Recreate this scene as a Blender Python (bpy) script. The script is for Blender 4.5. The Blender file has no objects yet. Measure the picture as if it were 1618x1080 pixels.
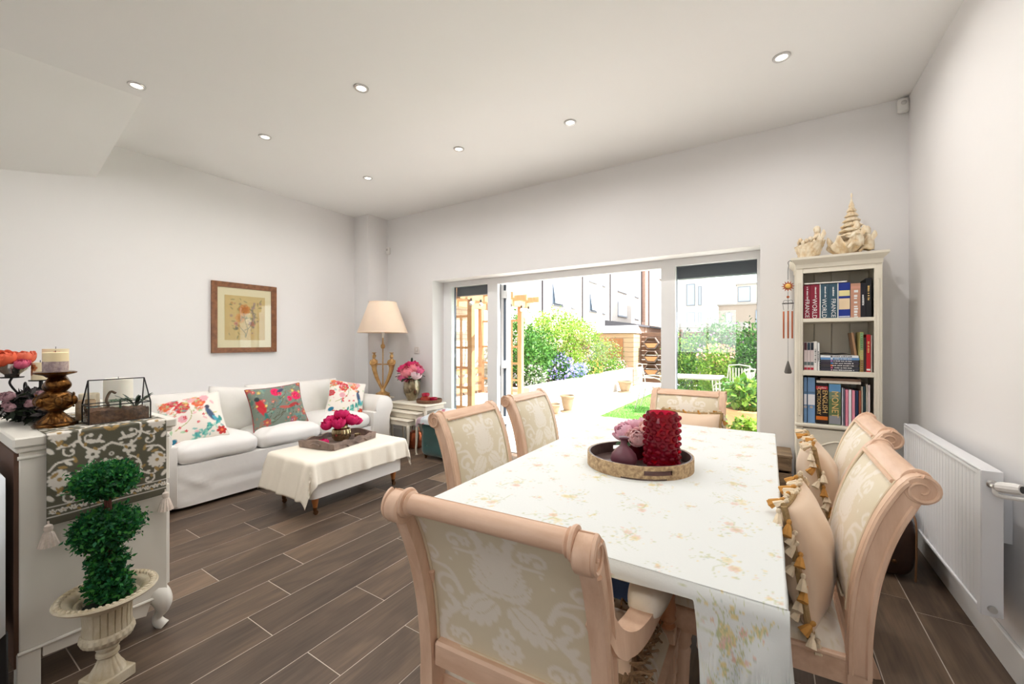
import bpy, bmesh, math, random
import numpy as np
from mathutils import Vector, Matrix

sc = bpy.context.scene
COL = sc.collection
PI = math.pi
R = math.radians
random.seed(7)
rng = np.random.default_rng(7)

# ------------------------------------------------------------------ camera, sky, sun, exposure
cam_d = bpy.data.cameras.new('camera'); cam_d.sensor_fit = 'HORIZONTAL'; cam_d.sensor_width = 36.0
cam_d.lens = 640.0 / 1618.0 * 36.0; cam_d.clip_start = 0.02; cam_d.clip_end = 400
cam = bpy.data.objects.new('camera', cam_d); COL.objects.link(cam)
cam.location = (0, 0, 1.29); cam.rotation_euler = (R(90), 0, R(32.4)); sc.camera = cam

world = bpy.data.worlds.new('sky'); sc.world = world; world.use_nodes = True
bg = world.node_tree.nodes['Background']; bg.inputs['Color'].default_value = (0.88, 0.94, 1.0, 1); bg.inputs['Strength'].default_value = 3.2

sun_d = bpy.data.lights.new('sun', 'SUN'); sun_d.energy = 14.0; sun_d.angle = R(0.6); sun_d.color = (1.0, 0.97, 0.935)
sun = bpy.data.objects.new('sun', sun_d); COL.objects.link(sun)
SUN_FROM = Vector((0.80, 0.10, 1.05)).normalized()
sun.rotation_euler = SUN_FROM.to_track_quat('Z', 'Y').to_euler()

DOWNLIGHT_W = 5.4
sc.view_settings.view_transform = 'Standard'; sc.view_settings.look = 'None'
sc.view_settings.gamma = 1.0; sc.view_settings.use_curve_mapping = False
sc.view_settings.exposure = 0.43
sc.cycles.use_denoising = True
sc.cycles.max_bounces = 10; sc.cycles.diffuse_bounces = 5; sc.cycles.transparent_max_bounces = 16
sc.cycles.sample_clamp_indirect = 8.0
sc.cycles.caustics_reflective = False; sc.cycles.caustics_refractive = False

# ------------------------------------------------------------------ materials
def lin(v):
    v = v / 255.0
    return v / 12.92 if v <= 0.04045 else ((v + 0.055) / 1.055) ** 2.4
def C(r, g, b): return (lin(r), lin(g), lin(b))

MATS = {}
def mat(name, col=(0.8, 0.8, 0.8), rough=0.6, metal=0.0, spec=0.5, var=0.0, vscale=6.0, col2=None, bump=0.0, bscale=40.0,
        sheen=0.0, coat=0.0, attr=False, emit=None, estr=0.0, stretch=None, rnd=0.0, trans=0.0, ior=1.45, sss=0.0, coords='Object', detail=5.0):
    if name in MATS: return MATS[name]
    m = bpy.data.materials.new(name); m.use_nodes = True; MATS[name] = m
    nt = m.node_tree; b = nt.nodes['Principled BSDF']; L = nt.links.new
    b.inputs['Roughness'].default_value = rough; b.inputs['Metallic'].default_value = metal
    b.inputs['Specular IOR Level'].default_value = spec; b.inputs['Sheen Weight'].default_value = sheen
    b.inputs['Coat Weight'].default_value = coat; b.inputs['Transmission Weight'].default_value = trans; b.inputs['IOR'].default_value = ior
    if sss: b.inputs['Subsurface Weight'].default_value = sss; b.inputs['Subsurface Radius'].default_value = (0.02, 0.012, 0.008)
    if emit: b.inputs['Emission Color'].default_value = (*emit, 1); b.inputs['Emission Strength'].default_value = estr
    tc = nt.nodes.new('ShaderNodeTexCoord'); vec = tc.outputs[coords]
    if stretch or rnd:
        mp = nt.nodes.new('ShaderNodeMapping'); L(vec, mp.inputs['Vector'])
        if stretch: mp.inputs['Scale'].default_value = stretch
        if rnd:
            oi = nt.nodes.new('ShaderNodeObjectInfo'); mu = nt.nodes.new('ShaderNodeMath'); mu.operation = 'MULTIPLY'; mu.inputs[1].default_value = 37.0
            L(oi.outputs['Random'], mu.inputs[0]); cx = nt.nodes.new('ShaderNodeCombineXYZ')
            for k in range(3): L(mu.outputs[0], cx.inputs[k])
            L(cx.outputs[0], mp.inputs['Location'])
        vec = mp.outputs[0]
    base = None
    if attr:
        a = nt.nodes.new('ShaderNodeAttribute'); a.attribute_name = 'col'; base = a.outputs['Color']
    else:
        rgb = nt.nodes.new('ShaderNodeRGB'); rgb.outputs[0].default_value = (*col, 1); base = rgb.outputs[0]
    if var or col2:
        n = nt.nodes.new('ShaderNodeTexNoise'); n.inputs['Scale'].default_value = vscale; n.inputs['Detail'].default_value = detail
        n.inputs['Roughness'].default_value = 0.62; L(vec, n.inputs['Vector'])
        if col2:
            rp = nt.nodes.new('ShaderNodeValToRGB'); rp.color_ramp.elements[0].position = 0.36; rp.color_ramp.elements[1].position = 0.66
            rp.color_ramp.elements[0].color = (*col, 1); rp.color_ramp.elements[1].color = (*col2, 1)
            L(n.outputs['Fac'], rp.inputs['Fac']); base = rp.outputs['Color']
        else:
            mr = nt.nodes.new('ShaderNodeMapRange'); mr.inputs['To Min'].default_value = 1 - var; mr.inputs['To Max'].default_value = 1 + var
            mr.inputs['From Min'].default_value = 0.25; mr.inputs['From Max'].default_value = 0.75
            L(n.outputs['Fac'], mr.inputs['Value']); vm = nt.nodes.new('ShaderNodeVectorMath'); vm.operation = 'SCALE'
            L(base, vm.inputs[0]); L(mr.outputs[0], vm.inputs['Scale']); base = vm.outputs[0]
    if rnd:
        oi2 = nt.nodes.new('ShaderNodeObjectInfo'); mr2 = nt.nodes.new('ShaderNodeMapRange'); mr2.inputs['To Min'].default_value = 1 - rnd; mr2.inputs['To Max'].default_value = 1 + rnd
        L(oi2.outputs['Random'], mr2.inputs['Value']); vm2 = nt.nodes.new('ShaderNodeVectorMath'); vm2.operation = 'SCALE'
        L(base, vm2.inputs[0]); L(mr2.outputs[0], vm2.inputs['Scale']); base = vm2.outputs[0]
    L(base, b.inputs['Base Color'])
    if bump:
        n2 = nt.nodes.new('ShaderNodeTexNoise'); n2.inputs['Scale'].default_value = bscale; n2.inputs['Detail'].default_value = 3
        L(vec, n2.inputs['Vector']); bp = nt.nodes.new('ShaderNodeBump'); bp.inputs['Strength'].default_value = bump; bp.inputs['Distance'].default_value = 0.004
        L(n2.outputs['Fac'], bp.inputs['Height']); L(bp.outputs[0], b.inputs['Normal'])
    return m

def glass_mat(name, tint=(0.97, 0.985, 0.98), refl=0.05):
    if name in MATS: return MATS[name]
    m = bpy.data.materials.new(name); m.use_nodes = True; MATS[name] = m
    nt = m.node_tree; nt.nodes.clear(); L = nt.links.new
    o = nt.nodes.new('ShaderNodeOutputMaterial'); t = nt.nodes.new('ShaderNodeBsdfTransparent'); g = nt.nodes.new('ShaderNodeBsdfGlossy')
    t.inputs['Color'].default_value = (*tint, 1); g.inputs['Roughness'].default_value = 0.01
    lw = nt.nodes.new('ShaderNodeLayerWeight'); lw.inputs['Blend'].default_value = 0.5
    pw = nt.nodes.new('ShaderNodeMath'); pw.operation = 'POWER'; pw.inputs[1].default_value = 5.0; L(lw.outputs['Facing'], pw.inputs[0])
    f = nt.nodes.new('ShaderNodeMath'); f.operation = 'MULTIPLY_ADD'; f.inputs[1].default_value = 0.9; f.inputs[2].default_value = refl; L(pw.outputs[0], f.inputs[0])
    mx = nt.nodes.new('ShaderNodeMixShader'); L(f.outputs[0], mx.inputs[0]); L(t.outputs[0], mx.inputs[1]); L(g.outputs[0], mx.inputs[2]); L(mx.outputs[0], o.inputs[0])
    return m

# ------------------------------------------------------------------ mesh helpers
class MB:
    def __init__(s): s.v = []; s.f = []; s.marks = 0
    def add(s, vs, fs):
        o = len(s.v); s.v.extend([tuple(map(float, p)) for p in vs]); s.f.extend([tuple(i + o for i in f) for f in fs]); return s
    def mark(s): s.marks = len(s.v); return s
    def xf(s, M):
        for i in range(s.marks, len(s.v)): s.v[i] = tuple(M @ Vector(s.v[i]))
        return s
    def box(s, x0, x1, y0, y1, z0, z1, b=0.0):
        if x1 < x0: x0, x1 = x1, x0
        if y1 < y0: y0, y1 = y1, y0
        if z1 < z0: z0, z1 = z1, z0
        b = min(b, (x1-x0)*0.49, (y1-y0)*0.49, (z1-z0)*0.49)
        if b <= 0:
            vs = [(x, y, z) for x in (x0, x1) for y in (y0, y1) for z in (z0, z1)]
            return s.add(vs, [(0, 1, 3, 2), (4, 6, 7, 5), (0, 4, 5, 1), (2, 3, 7, 6), (0, 2, 6, 4), (1, 5, 7, 3)])
        X = (x0, x1); Y = (y0, y1); Z = (z0, z1); vs = []; idx = {}
        for i in (0, 1):
            for j in (0, 1):
                for k in (0, 1):
                    cx, cy, cz = X[i], Y[j], Z[k]; dx = b if i == 0 else -b; dy = b if j == 0 else -b; dz = b if k == 0 else -b
                    for a, p in enumerate(((cx, cy+dy, cz+dz), (cx+dx, cy, cz+dz), (cx+dx, cy+dy, cz))):
                        idx[(i, j, k, a)] = len(vs); vs.append(p)
        fs = []
        g = lambda i, j, k, a: idx[(i, j, k, a)]
        for i in (0, 1): q = [g(i, 0, 0, 0), g(i, 1, 0, 0), g(i, 1, 1, 0), g(i, 0, 1, 0)]; fs.append(q if i else q[::-1])
        for j in (0, 1): q = [g(0, j, 0, 1), g(0, j, 1, 1), g(1, j, 1, 1), g(1, j, 0, 1)]; fs.append(q if j else q[::-1])
        for k in (0, 1): q = [g(0, 0, k, 2), g(1, 0, k, 2), g(1, 1, k, 2), g(0, 1, k, 2)]; fs.append(q if k else q[::-1])
        for i in (0, 1):
            for j in (0, 1): q = [g(i, j, 0, 0), g(i, j, 0, 1), g(i, j, 1, 1), g(i, j, 1, 0)]; fs.append(q if i != j else q[::-1])
        for i in (0, 1):
            for k in (0, 1): q = [g(i, 0, k, 0), g(i, 1, k, 0), g(i, 1, k, 2), g(i, 0, k, 2)]; fs.append(q if i != k else q[::-1])
        for j in (0, 1):
            for k in (0, 1): q = [g(0, j, k, 1), g(1, j, k, 1), g(1, j, k, 2), g(0, j, k, 2)]; fs.append(q[::-1] if j != k else q)
        for i in (0, 1):
            for j in (0, 1):
                for k in (0, 1): fs.append([g(i, j, k, 0), g(i, j, k, 1), g(i, j, k, 2)])
        return s.add(vs, fs)
    def lathe(s, prof, n=24, c=(0, 0, 0), fr=None, cap=True, axis='Z'):
        vs = []; fs = []; m = len(prof)
        for r, z in prof:
            for k in range(n):
                a = 2*PI*k/n; rr = r*(fr(a, z) if fr else 1)
                p = (rr*math.cos(a), rr*math.sin(a), z)
                if axis == 'X': p = (p[2], p[0], p[1])
                elif axis == 'Y': p = (p[1], p[2], p[0])
                vs.append((p[0]+c[0], p[1]+c[1], p[2]+c[2]))
        for i in range(m-1):
            for k in range(n):
                k2 = (k+1) % n; fs.append((i*n+k, i*n+k2, (i+1)*n+k2, (i+1)*n+k))
        if cap:
            if prof[0][0] > 1e-5: fs.append(tuple(range(n))[::-1])
            if prof[-1][0] > 1e-5: fs.append(tuple((m-1)*n+k for k in range(n)))
        return s.add(vs, fs)
    def tube(s, pts, rad, n=8, cap=True, flat=1.0):
        pts = [Vector(p) for p in pts]; m = len(pts)
        rads = rad if hasattr(rad, '__len__') else [rad]*m
        vs = []; fs = []; prev = None
        for i in range(m):
            t = (pts[min(i+1, m-1)] - pts[max(i-1, 0)]).normalized()
            if prev is None:
                up = Vector((0, 0, 1)) if abs(t.z) < 0.9 else Vector((1, 0, 0)); a = t.cross(up).normalized()
            else: a = (prev - t*prev.dot(t)).normalized()
            prev = a; b = t.cross(a)
            for k in range(n):
                w = 2*PI*k/n; vs.append(pts[i] + a*(rads[i]*math.cos(w)) + b*(rads[i]*flat*math.sin(w)))
        for i in range(m-1):
            for k in range(n):
                k2 = (k+1) % n; fs.append((i*n+k, i*n+k2, (i+1)*n+k2, (i+1)*n+k))
        if cap: fs.append(tuple(range(n))[::-1]); fs.append(tuple((m-1)*n+k for k in range(n)))
        return s.add(vs, fs)
    def surf(s, fn, nu, nv, cu=False, cv=False, flip=False):
        vs = []; fs = []
        for i in range(nu):
            for j in range(nv):
                vs.append(fn(i/(nu if cu else nu-1), j/(nv if cv else nv-1)))
        for i in range(nu if cu else nu-1):
            for j in range(nv if cv else nv-1):
                a, b, c, d = i*nv+j, ((i+1) % nu)*nv+j, ((i+1) % nu)*nv+(j+1) % nv, i*nv+(j+1) % nv
                fs.append((a, d, c, b) if flip else (a, b, c, d))
        return s.add(vs, fs)
    def prism(s, poly, a, b, plane='XY'):
        n = len(poly)
        def P(p, h): return {'XY': (p[0], p[1], h), 'XZ': (p[0], h, p[1]), 'YZ': (h, p[0], p[1])}[plane]
        vs = [P(p, a) for p in poly] + [P(p, b) for p in poly]
        fs = [tuple(range(n))[::-1], tuple(range(n, 2*n))] + [(i, (i+1) % n, n+(i+1) % n, n+i) for i in range(n)]
        return s.add(vs, fs)
    def strip(s, A, B, x0, x1):
        # band between two outlines A and B (lists of (y,z)), solid from x0 to x1
        n = len(A); vs = []
        for x in (x0, x1):
            vs += [(x, p[0], p[1]) for p in A] + [(x, p[0], p[1]) for p in B]
        fs = []
        for i in range(n-1):
            fs += [(i, i+1, n+i+1, n+i), (2*n+i, 3*n+i, 3*n+i+1, 2*n+i+1), (i, 2*n+i, 2*n+i+1, i+1), (n+i, n+i+1, 3*n+i+1, 3*n+i)]
        fs += [(0, n, 3*n, 2*n), (n-1, 3*n-1, 4*n-1, 2*n-1)]
        return s.add(vs, fs)
    def ball(s, c, r, n=10, m=7):
        r = r if hasattr(r, '__len__') else (r, r, r)
        prof = [(math.sin(PI*i/(m-1)), -math.cos(PI*i/(m-1))) for i in range(m)]
        k0 = len(s.v); s.lathe(prof, n, cap=False)
        for i in range(k0, len(s.v)):
            p = s.v[i]; s.v[i] = (p[0]*r[0]+c[0], p[1]*r[1]+c[1], p[2]*r[2]+c[2])
        return s
    def mesh(s, name, m=None, smooth=True, ang=38, fix=True):
        me = bpy.data.meshes.new(name); me.from_pydata(s.v, [], s.f)
        if fix:
            bm = bmesh.new(); bm.from_mesh(me); bmesh.ops.recalc_face_normals(bm, faces=bm.faces); bm.to_mesh(me); bm.free()
        if smooth and len(me.polygons):
            me.polygons.foreach_set('use_smooth', [True]*len(me.polygons)); me.set_sharp_from_angle(angle=R(ang))
        if m: me.materials.append(m)
        me.update(); return me
    def build(s, name, m=None, parent=None, smooth=True, ang=38, colors=None, fix=True):
        me = s.mesh(name, m, smooth, ang, fix)
        if colors is not None: setcol(me, colors)
        return link(name, me, parent)

def setcol(me, colors):
    ca = me.color_attributes.new('col', 'FLOAT_COLOR', 'POINT')
    arr = np.ones((len(me.vertices), 4), dtype=np.float32); arr[:, :3] = colors; ca.data.foreach_set('color', arr.ravel())
def link(name, data, parent=None):
    o = bpy.data.objects.new(name, data); COL.objects.link(o)
    if parent is not None: o.parent = parent
    return o
def tag(o, label, cat, group=None, kind=None):
    o['label'] = label; o['category'] = cat
    if group: o['group'] = group
    if kind: o['kind'] = kind
    return o
def thing(name, label, cat, loc=(0, 0, 0), rz=0.0, group=None):
    o = bpy.data.objects.new(name, None); COL.objects.link(o); o.location = loc; o.rotation_euler = (0, 0, rz); o.empty_display_size = 0.1
    return tag(o, label, cat, group)
def struct(o, label=None):
    o['kind'] = 'structure'
    if label: o['label'] = label
    return o
def copy_tree(o, parent=None):
    c = o.copy(); COL.objects.link(c); c.parent = parent
    for ch in list(o.children): copy_tree(ch, c)
    return c
TEXTS = []
def text(body, name, m, parent, size, loc, rot, ext=0.0004, align='CENTER', sx=1.0):
    if body.startswith('~'):      # print too small to read in the photograph: short marks along a line
        n = int(body[1:]); rd = random.Random(n*7+int(size*1e4)); mb = MB(); x = 0.0; w = []
        for k in range(n): l = size*rd.uniform(0.25, 0.6); w.append((x, x+l)); x += l+size*(0.18 if rd.random() < 0.75 else 0.55)
        for a, b in w: mb.box(a-x/2, b-x/2, -size*0.32, size*rd.uniform(0.15, 0.36), -ext, ext)
        o = mb.build('print_marks', m, parent, smooth=False); o['kind'] = 'stuff'
        o.location = loc; o.rotation_euler = rot; return
    cu = bpy.data.curves.new(name, 'FONT'); cu.body = body; cu.size = size; cu.extrude = ext; cu.align_x = align; cu.align_y = 'CENTER'; cu.resolution_u = 2
    TEXTS.append((body, cu, m, parent, Matrix.LocRotScale(Vector(loc), __import__('mathutils').Euler(rot), Vector((sx, 1, 1)))))
def build_texts():
    tmp = []
    for body, cu, m, parent, M in TEXTS:
        o = bpy.data.objects.new('tmp_text', cu); COL.objects.link(o); tmp.append(o)
    dg = bpy.context.evaluated_depsgraph_get(); dg.update()
    for o, (body, cu, m, parent, M) in zip(tmp, TEXTS):
        me = bpy.data.meshes.new_from_object(o.evaluated_get(dg)); me.name = 'lettering'; me.materials.clear(); me.materials.append(m)
        q = link('lettering', me, parent); q.matrix_local = M; q['label'] = 'lettering reading ' + body
    for o in tmp: bpy.data.objects.remove(o)
def spline(pts, n=8):
    # Catmull-Rom through pts (tuples of any length)
    P = [np.array(p, float) for p in pts]; P = [2*P[0]-P[1]] + P + [2*P[-1]-P[-2]]; out = []
    for i in range(1, len(P)-2):
        for k in range(n):
            t = k/n; a, b, c, d = P[i-1], P[i], P[i+1], P[i+2]
            out.append(tuple(0.5*((2*b)+(-a+c)*t+(2*a-5*b+4*c-d)*t*t+(-a+3*b-3*c+d)*t**3)))
    out.append(tuple(P[-2])); return out
def curve_offset(path, d):
    out = []; n = len(path)
    for i in range(n):
        a = path[max(i-1, 0)]; b = path[min(i+1, n-1)]; tx, ty = b[0]-a[0], b[1]-a[1]; l = math.hypot(tx, ty) or 1
        dd = d[i] if hasattr(d, '__len__') else d
        out.append((path[i][0]-ty/l*dd, path[i][1]+tx/l*dd))
    return out

class Paint:
    # colours at mesh points from flat motifs: a woven or printed pattern
    def __init__(s, P, base): s.P = np.asarray(P, float); s.c = np.tile(np.array(base, float), (len(s.P), 1))
    def _near(s, x, y, r): return np.where((np.abs(s.P[:, 0]-x) < r) & (np.abs(s.P[:, 1]-y) < r))[0]
    def put(s, idx, al, col): s.c[idx] = s.c[idx]*(1-al[:, None]) + np.array(col)*al[:, None]
    def ell(s, x, y, a, b, rot, col, al=1.0, soft=0.25):
        idx = s._near(x, y, max(a, b)*1.3)
        if not len(idx): return
        q = s.P[idx]-np.array((x, y)); cr, sr = math.cos(rot), math.sin(rot)
        d = np.sqrt(((q[:, 0]*cr+q[:, 1]*sr)/a)**2+((-q[:, 0]*sr+q[:, 1]*cr)/b)**2)
        s.put(idx, np.clip((1+soft/2-d)/soft, 0, 1)*al, col)
    def stroke(s, pts, w, col, al=1.0):
        pts = spline(pts, 6) if len(pts) > 2 else pts
        n = len(pts); A = np.array(pts); cen = A.mean(0); r = np.abs(A-cen).max()+0.02
        ws = np.array([w[0]+(w[1]-w[0])*i/(n-1) for i in range(n)]) if hasattr(w, '__len__') else np.full(n, w)
        idx = s._near(cen[0], cen[1], r+ws.max()*2)
        if not len(idx): return
        q = s.P[idx]; best = np.full(len(idx), 9.0)
        for i in range(n-1):
            a = A[i]; d = A[i+1]-a; L2 = (d@d) or 1e-9
            t = np.clip(((q-a)@d)/L2, 0, 1); dist = np.hypot(*(q-a-t[:, None]*d).T)
            best = np.minimum(best, dist/(ws[i]*(1-t)+ws[i+1]*t))
        s.put(idx, np.clip((1.2-best)/0.4, 0, 1)*al, col)
    def flower(s, x, y, r, n, col, cen, rot=0.0, al=1.0, fat=0.33):
        for k in range(n):
            a = rot+2*PI*k/n; s.ell(x+r*0.6*math.cos(a), y+r*0.6*math.sin(a), r*0.45, r*fat, a, col, al)
        s.ell(x, y, r*0.28, r*0.28, 0, cen, al)
    def curl(s, x, y, r, rot, turn, w, col, sgn=1):
        pts = []
        for k in range(10):
            t = k/9; a = rot+sgn*turn*t; rr = r*(1-0.8*t)
            pts.append((x+rr*math.cos(a), y+rr*math.sin(a)))
        s.stroke(pts, (w, w*0.5), col); s.ell(pts[-1][0], pts[-1][1], w*1.7, w*1.7, 0, col)
    def leaf(s, x, y, l, rot, col, al=1.0, fat=0.32): s.ell(x+l/2*math.cos(rot), y+l/2*math.sin(rot), l/2, l/2*fat, rot, col, al)

# ------------------------------------------------------------------ the room
XL, XR, YB, YF, H = -4.70, 0.803, 3.779, -4.2, 2.96
M_wall = mat('wall_paint', C(231, 229, 228), 0.85, spec=0.2, var=0.012, vscale=2.0)
M_ceil = mat('ceiling_paint', C(240, 239, 237), 0.9, spec=0.15, var=0.01, vscale=1.5)
M_trimw = mat('white_trim', C(236, 236, 234), 0.45, var=0.01)
M_grout = mat('grout', C(196, 184, 172), 0.9)
M_frame = mat('window_frame_white', C(238, 238, 238), 0.4)
M_frame_dk = mat('anthracite_frame', C(62, 70, 80), 0.4)

def tile_material():
    m = bpy.data.materials.new('wood_plank_tile'); m.use_nodes = True; nt = m.node_tree; b = nt.nodes['Principled BSDF']; L = nt.links.new; N = nt.nodes.new
    tc = N('ShaderNodeTexCoord'); oi = N('ShaderNodeObjectInfo'); mu = N('ShaderNodeMath'); mu.operation = 'MULTIPLY'; mu.inputs[1].default_value = 53.0
    L(oi.outputs['Random'], mu.inputs[0]); cx = N('ShaderNodeCombineXYZ'); L(mu.outputs[0], cx.inputs[1]); L(mu.outputs[0], cx.inputs[0])
    mp = N('ShaderNodeMapping'); mp.inputs['Scale'].default_value = (1.0, 0.28, 1.0); L(tc.outputs['Object'], mp.inputs['Vector']); L(cx.outputs[0], mp.inputs['Location'])
    n1 = N('ShaderNodeTexNoise'); n1.inputs['Scale'].default_value = 5.0; n1.inputs['Detail'].default_value = 3; n1.inputs['Distortion'].default_value = 0.6; L(mp.outputs[0], n1.inputs['Vector'])
    # growth rings: contour lines of the slow noise
    ml = N('ShaderNodeMath'); ml.operation = 'MULTIPLY'; ml.inputs[1].default_value = 26.0; L(n1.outputs['Fac'], ml.inputs[0])
    sn = N('ShaderNodeMath'); sn.operation = 'SINE'; L(ml.outputs[0], sn.inputs[0])
    mp2 = N('ShaderNodeMapping'); mp2.inputs['Scale'].default_value = (1.0, 0.05, 1.0); L(tc.outputs['Object'], mp2.inputs['Vector']); L(cx.outputs[0], mp2.inputs['Location'])
    n2 = N('ShaderNodeTexNoise'); n2.inputs['Scale'].default_value = 90.0; n2.inputs['Detail'].default_value = 4; L(mp2.outputs[0], n2.inputs['Vector'])
    n3 = N('ShaderNodeTexNoise'); n3.inputs['Scale'].default_value = 3.5; n3.inputs['Detail'].default_value = 2; L(mp.outputs[0], n3.inputs['Vector'])
    a1 = N('ShaderNodeMath'); a1.operation = 'MULTIPLY_ADD'; a1.inputs[1].default_value = 0.075; a1.inputs[2].default_value = 0.5; L(sn.outputs[0], a1.inputs[0])
    a2 = N('ShaderNodeMath'); a2.operation = 'MULTIPLY_ADD'; a2.inputs[1].default_value = 0.42; L(n2.outputs['Fac'], a2.inputs[0]); L(a1.outputs[0], a2.inputs[2])
    a3 = N('ShaderNodeMath'); a3.operation = 'MULTIPLY_ADD'; a3.inputs[1].default_value = 0.65; L(n3.outputs['Fac'], a3.inputs[0]); L(a2.outputs[0], a3.inputs[2])
    rn = N('ShaderNodeMath'); rn.operation = 'MULTIPLY_ADD'; rn.inputs[1].default_value = 0.34; rn.inputs[2].default_value = -0.72; L(oi.outputs['Random'], rn.inputs[0])
    a4 = N('ShaderNodeMath'); a4.operation = 'ADD'; L(a3.outputs[0], a4.inputs[0]); L(rn.outputs[0], a4.inputs[1])
    rp = N('ShaderNodeValToRGB'); e = rp.color_ramp.elements; e[0].position = 0.12; e[0].color = (*C(60, 50, 43), 1); e[1].position = 0.92; e[1].color = (*C(138, 115, 94), 1)
    x = rp.color_ramp.elements.new(0.5); x.color = (*C(95, 79, 66), 1)
    L(a4.outputs[0], rp.inputs['Fac']); L(rp.outputs['Color'], b.inputs['Base Color']); b.inputs['Roughness'].default_value = 0.42; b.inputs['Specular IOR Level'].default_value = 0.35
    bp = N('ShaderNodeBump'); bp.inputs['Strength'].default_value = 0.12; bp.inputs['Distance'].default_value = 0.002; L(n2.outputs['Fac'], bp.inputs['Height']); L(bp.outputs[0], b.inputs['Normal'])
    return m
M_tile = tile_material()

floor = struct(MB().box(XL-0.3, XR+0.3, YF-0.3, 4.06, -0.12, -0.0012).build('floor', M_grout), 'grey-brown wood-look plank tile floor with pale grout')
PW, PL, G = 0.2213, 0.905, 0.0042
known = {14: 1.0, 13: 1.34, 12: 1.143, 11: 0.94, 10: 1.367, 17: 1.153, 16: 1.42, 18: 1.527, -1: 2.672, 0: 2.78}
plank_meshes = {}
for k in range(-1, 25):
    x1 = min(0.59-PW*k, XR); x0 = max(0.59-PW*(k+1), XL)
    if x1-x0 < 0.02: continue
    y = known.get(k, random.uniform(0, PL)); y -= PL*math.ceil((y-YF)/PL)
    while y < 4.05:
        a, b_ = max(y, YF), min(y+PL, 4.055); y += PL
        if b_-a < 0.02: continue
        key = (round(x1-x0, 4), round(b_-a, 4))
        if key not in plank_meshes:
            w, l = key[0]-G, key[1]-G; plank_meshes[key] = MB().box(-w/2, w/2, -l/2, l/2, -0.010, 0.0, 0.0004).mesh('plank', M_tile, smooth=False)
        p = link('plank', plank_meshes[key], floor); p.location = ((x0+x1)/2, (a+b_)/2, 0)

OX0, OX1, OZ = -3.585, -0.060, 2.06
wb = MB().prism([(XL-0.3, 0), (OX0, 0), (OX0, OZ), (OX1, OZ), (OX1, 0), (XR+0.3, 0), (XR+0.3, H+0.2), (XL-0.3, H+0.2)], YB, 4.08, 'XZ').build('wall_back', M_wall, smooth=False)
struct(wb, 'white plastered wall around the garden door opening')
struct(MB().box(XL-0.3, XL, YF-0.3, YB, -0.1, H+0.2).build('wall_left', M_wall, smooth=False), 'plain white wall behind the sofa')
struct(MB().box(XR, XR+0.3, YF-0.3, YB, -0.1, H+0.2).build('wall_right', M_wall, smooth=False), 'plain white wall behind the radiator')
# wall behind the viewer, with an opening added to let in fill daylight
wr = MB(); WO, WI = [(XL, 0), (XR, 0), (XR, H), (XL, H)], [(-2.9, 0.95), (-0.7, 0.95), (-0.7, 2.20), (-2.9, 2.20)]
vs = [(p[0], y, p[1]) for y in (YF-0.3, YF) for p in WO+WI]; fs = []
for k in range(4):
    j = (k+1) % 4; fs += [(k, j, 4+j, 4+k), (8+k, 12+k, 12+j, 8+j), (k, 8+k, 8+j, j), (4+k, 4+j, 12+j, 12+k)]
wr = wr.add(vs, fs).build('wall_rear', M_wall, smooth=False)
struct(wr, 'white wall at the kitchen end with an opening added for fill daylight')
struct(MB().box(XL-0.3, XR+0.3, YF-0.3, 4.08, H, H+0.2).build('ceiling', M_ceil, smooth=False), 'flat white ceiling with recessed downlights')
struct(MB().box(XL, -4.42, 3.46, YB, 0, H).build('wall_corner', M_wall, smooth=False), 'narrow boxed-in white pillar in the far corner')
# sloping bulkhead under the stairs (triangular section, upper left)
bk = MB(); Y0, Y1 = YF, 0.985
NB = 24; ys = [Y1+(Y0-Y1)*k/NB for k in range(NB+1)]
for y in ys: bk.v += [(-3.625-0.096*(0.985-y)*max(0, min(1, 1+y/4)), y, H), (XL, y, H), (XL, y, 2.649-0.60*(1-math.exp(-(0.985-y)*0.40)))]
for k in range(NB):
    o = k*3; bk.f += [(o, o+3, o+4, o+1), (o+1, o+4, o+5, o+2), (o+2, o+5, o+3, o)]
bk.f += [(0, 1, 2), (NB*3+2, NB*3+1, NB*3)]
struct(bk.build('ceiling_bulkhead', M_ceil, ang=20), 'sloping white bulkhead below the stairs at upper left')
def base(name, x0, x1, y0, y1):
    m = MB().box(x0, x1, y0, y1, 0.0, 0.135, 0.004)
    return struct(m.build(name, M_trimw, smooth=False))
base('baseboard_right', XR-0.017, XR, YF, YB)
base('baseboard_left', XL, XL+0.017, YF, 3.46)
base('baseboard_back', OX1+0.001, XR-0.017, YB-0.017, YB)
base('baseboard_corner', -4.42, OX0-0.001, YB-0.017, YB)
base('baseboard_pillar', XL+0.017, -4.403, 3.443, 3.46)

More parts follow.
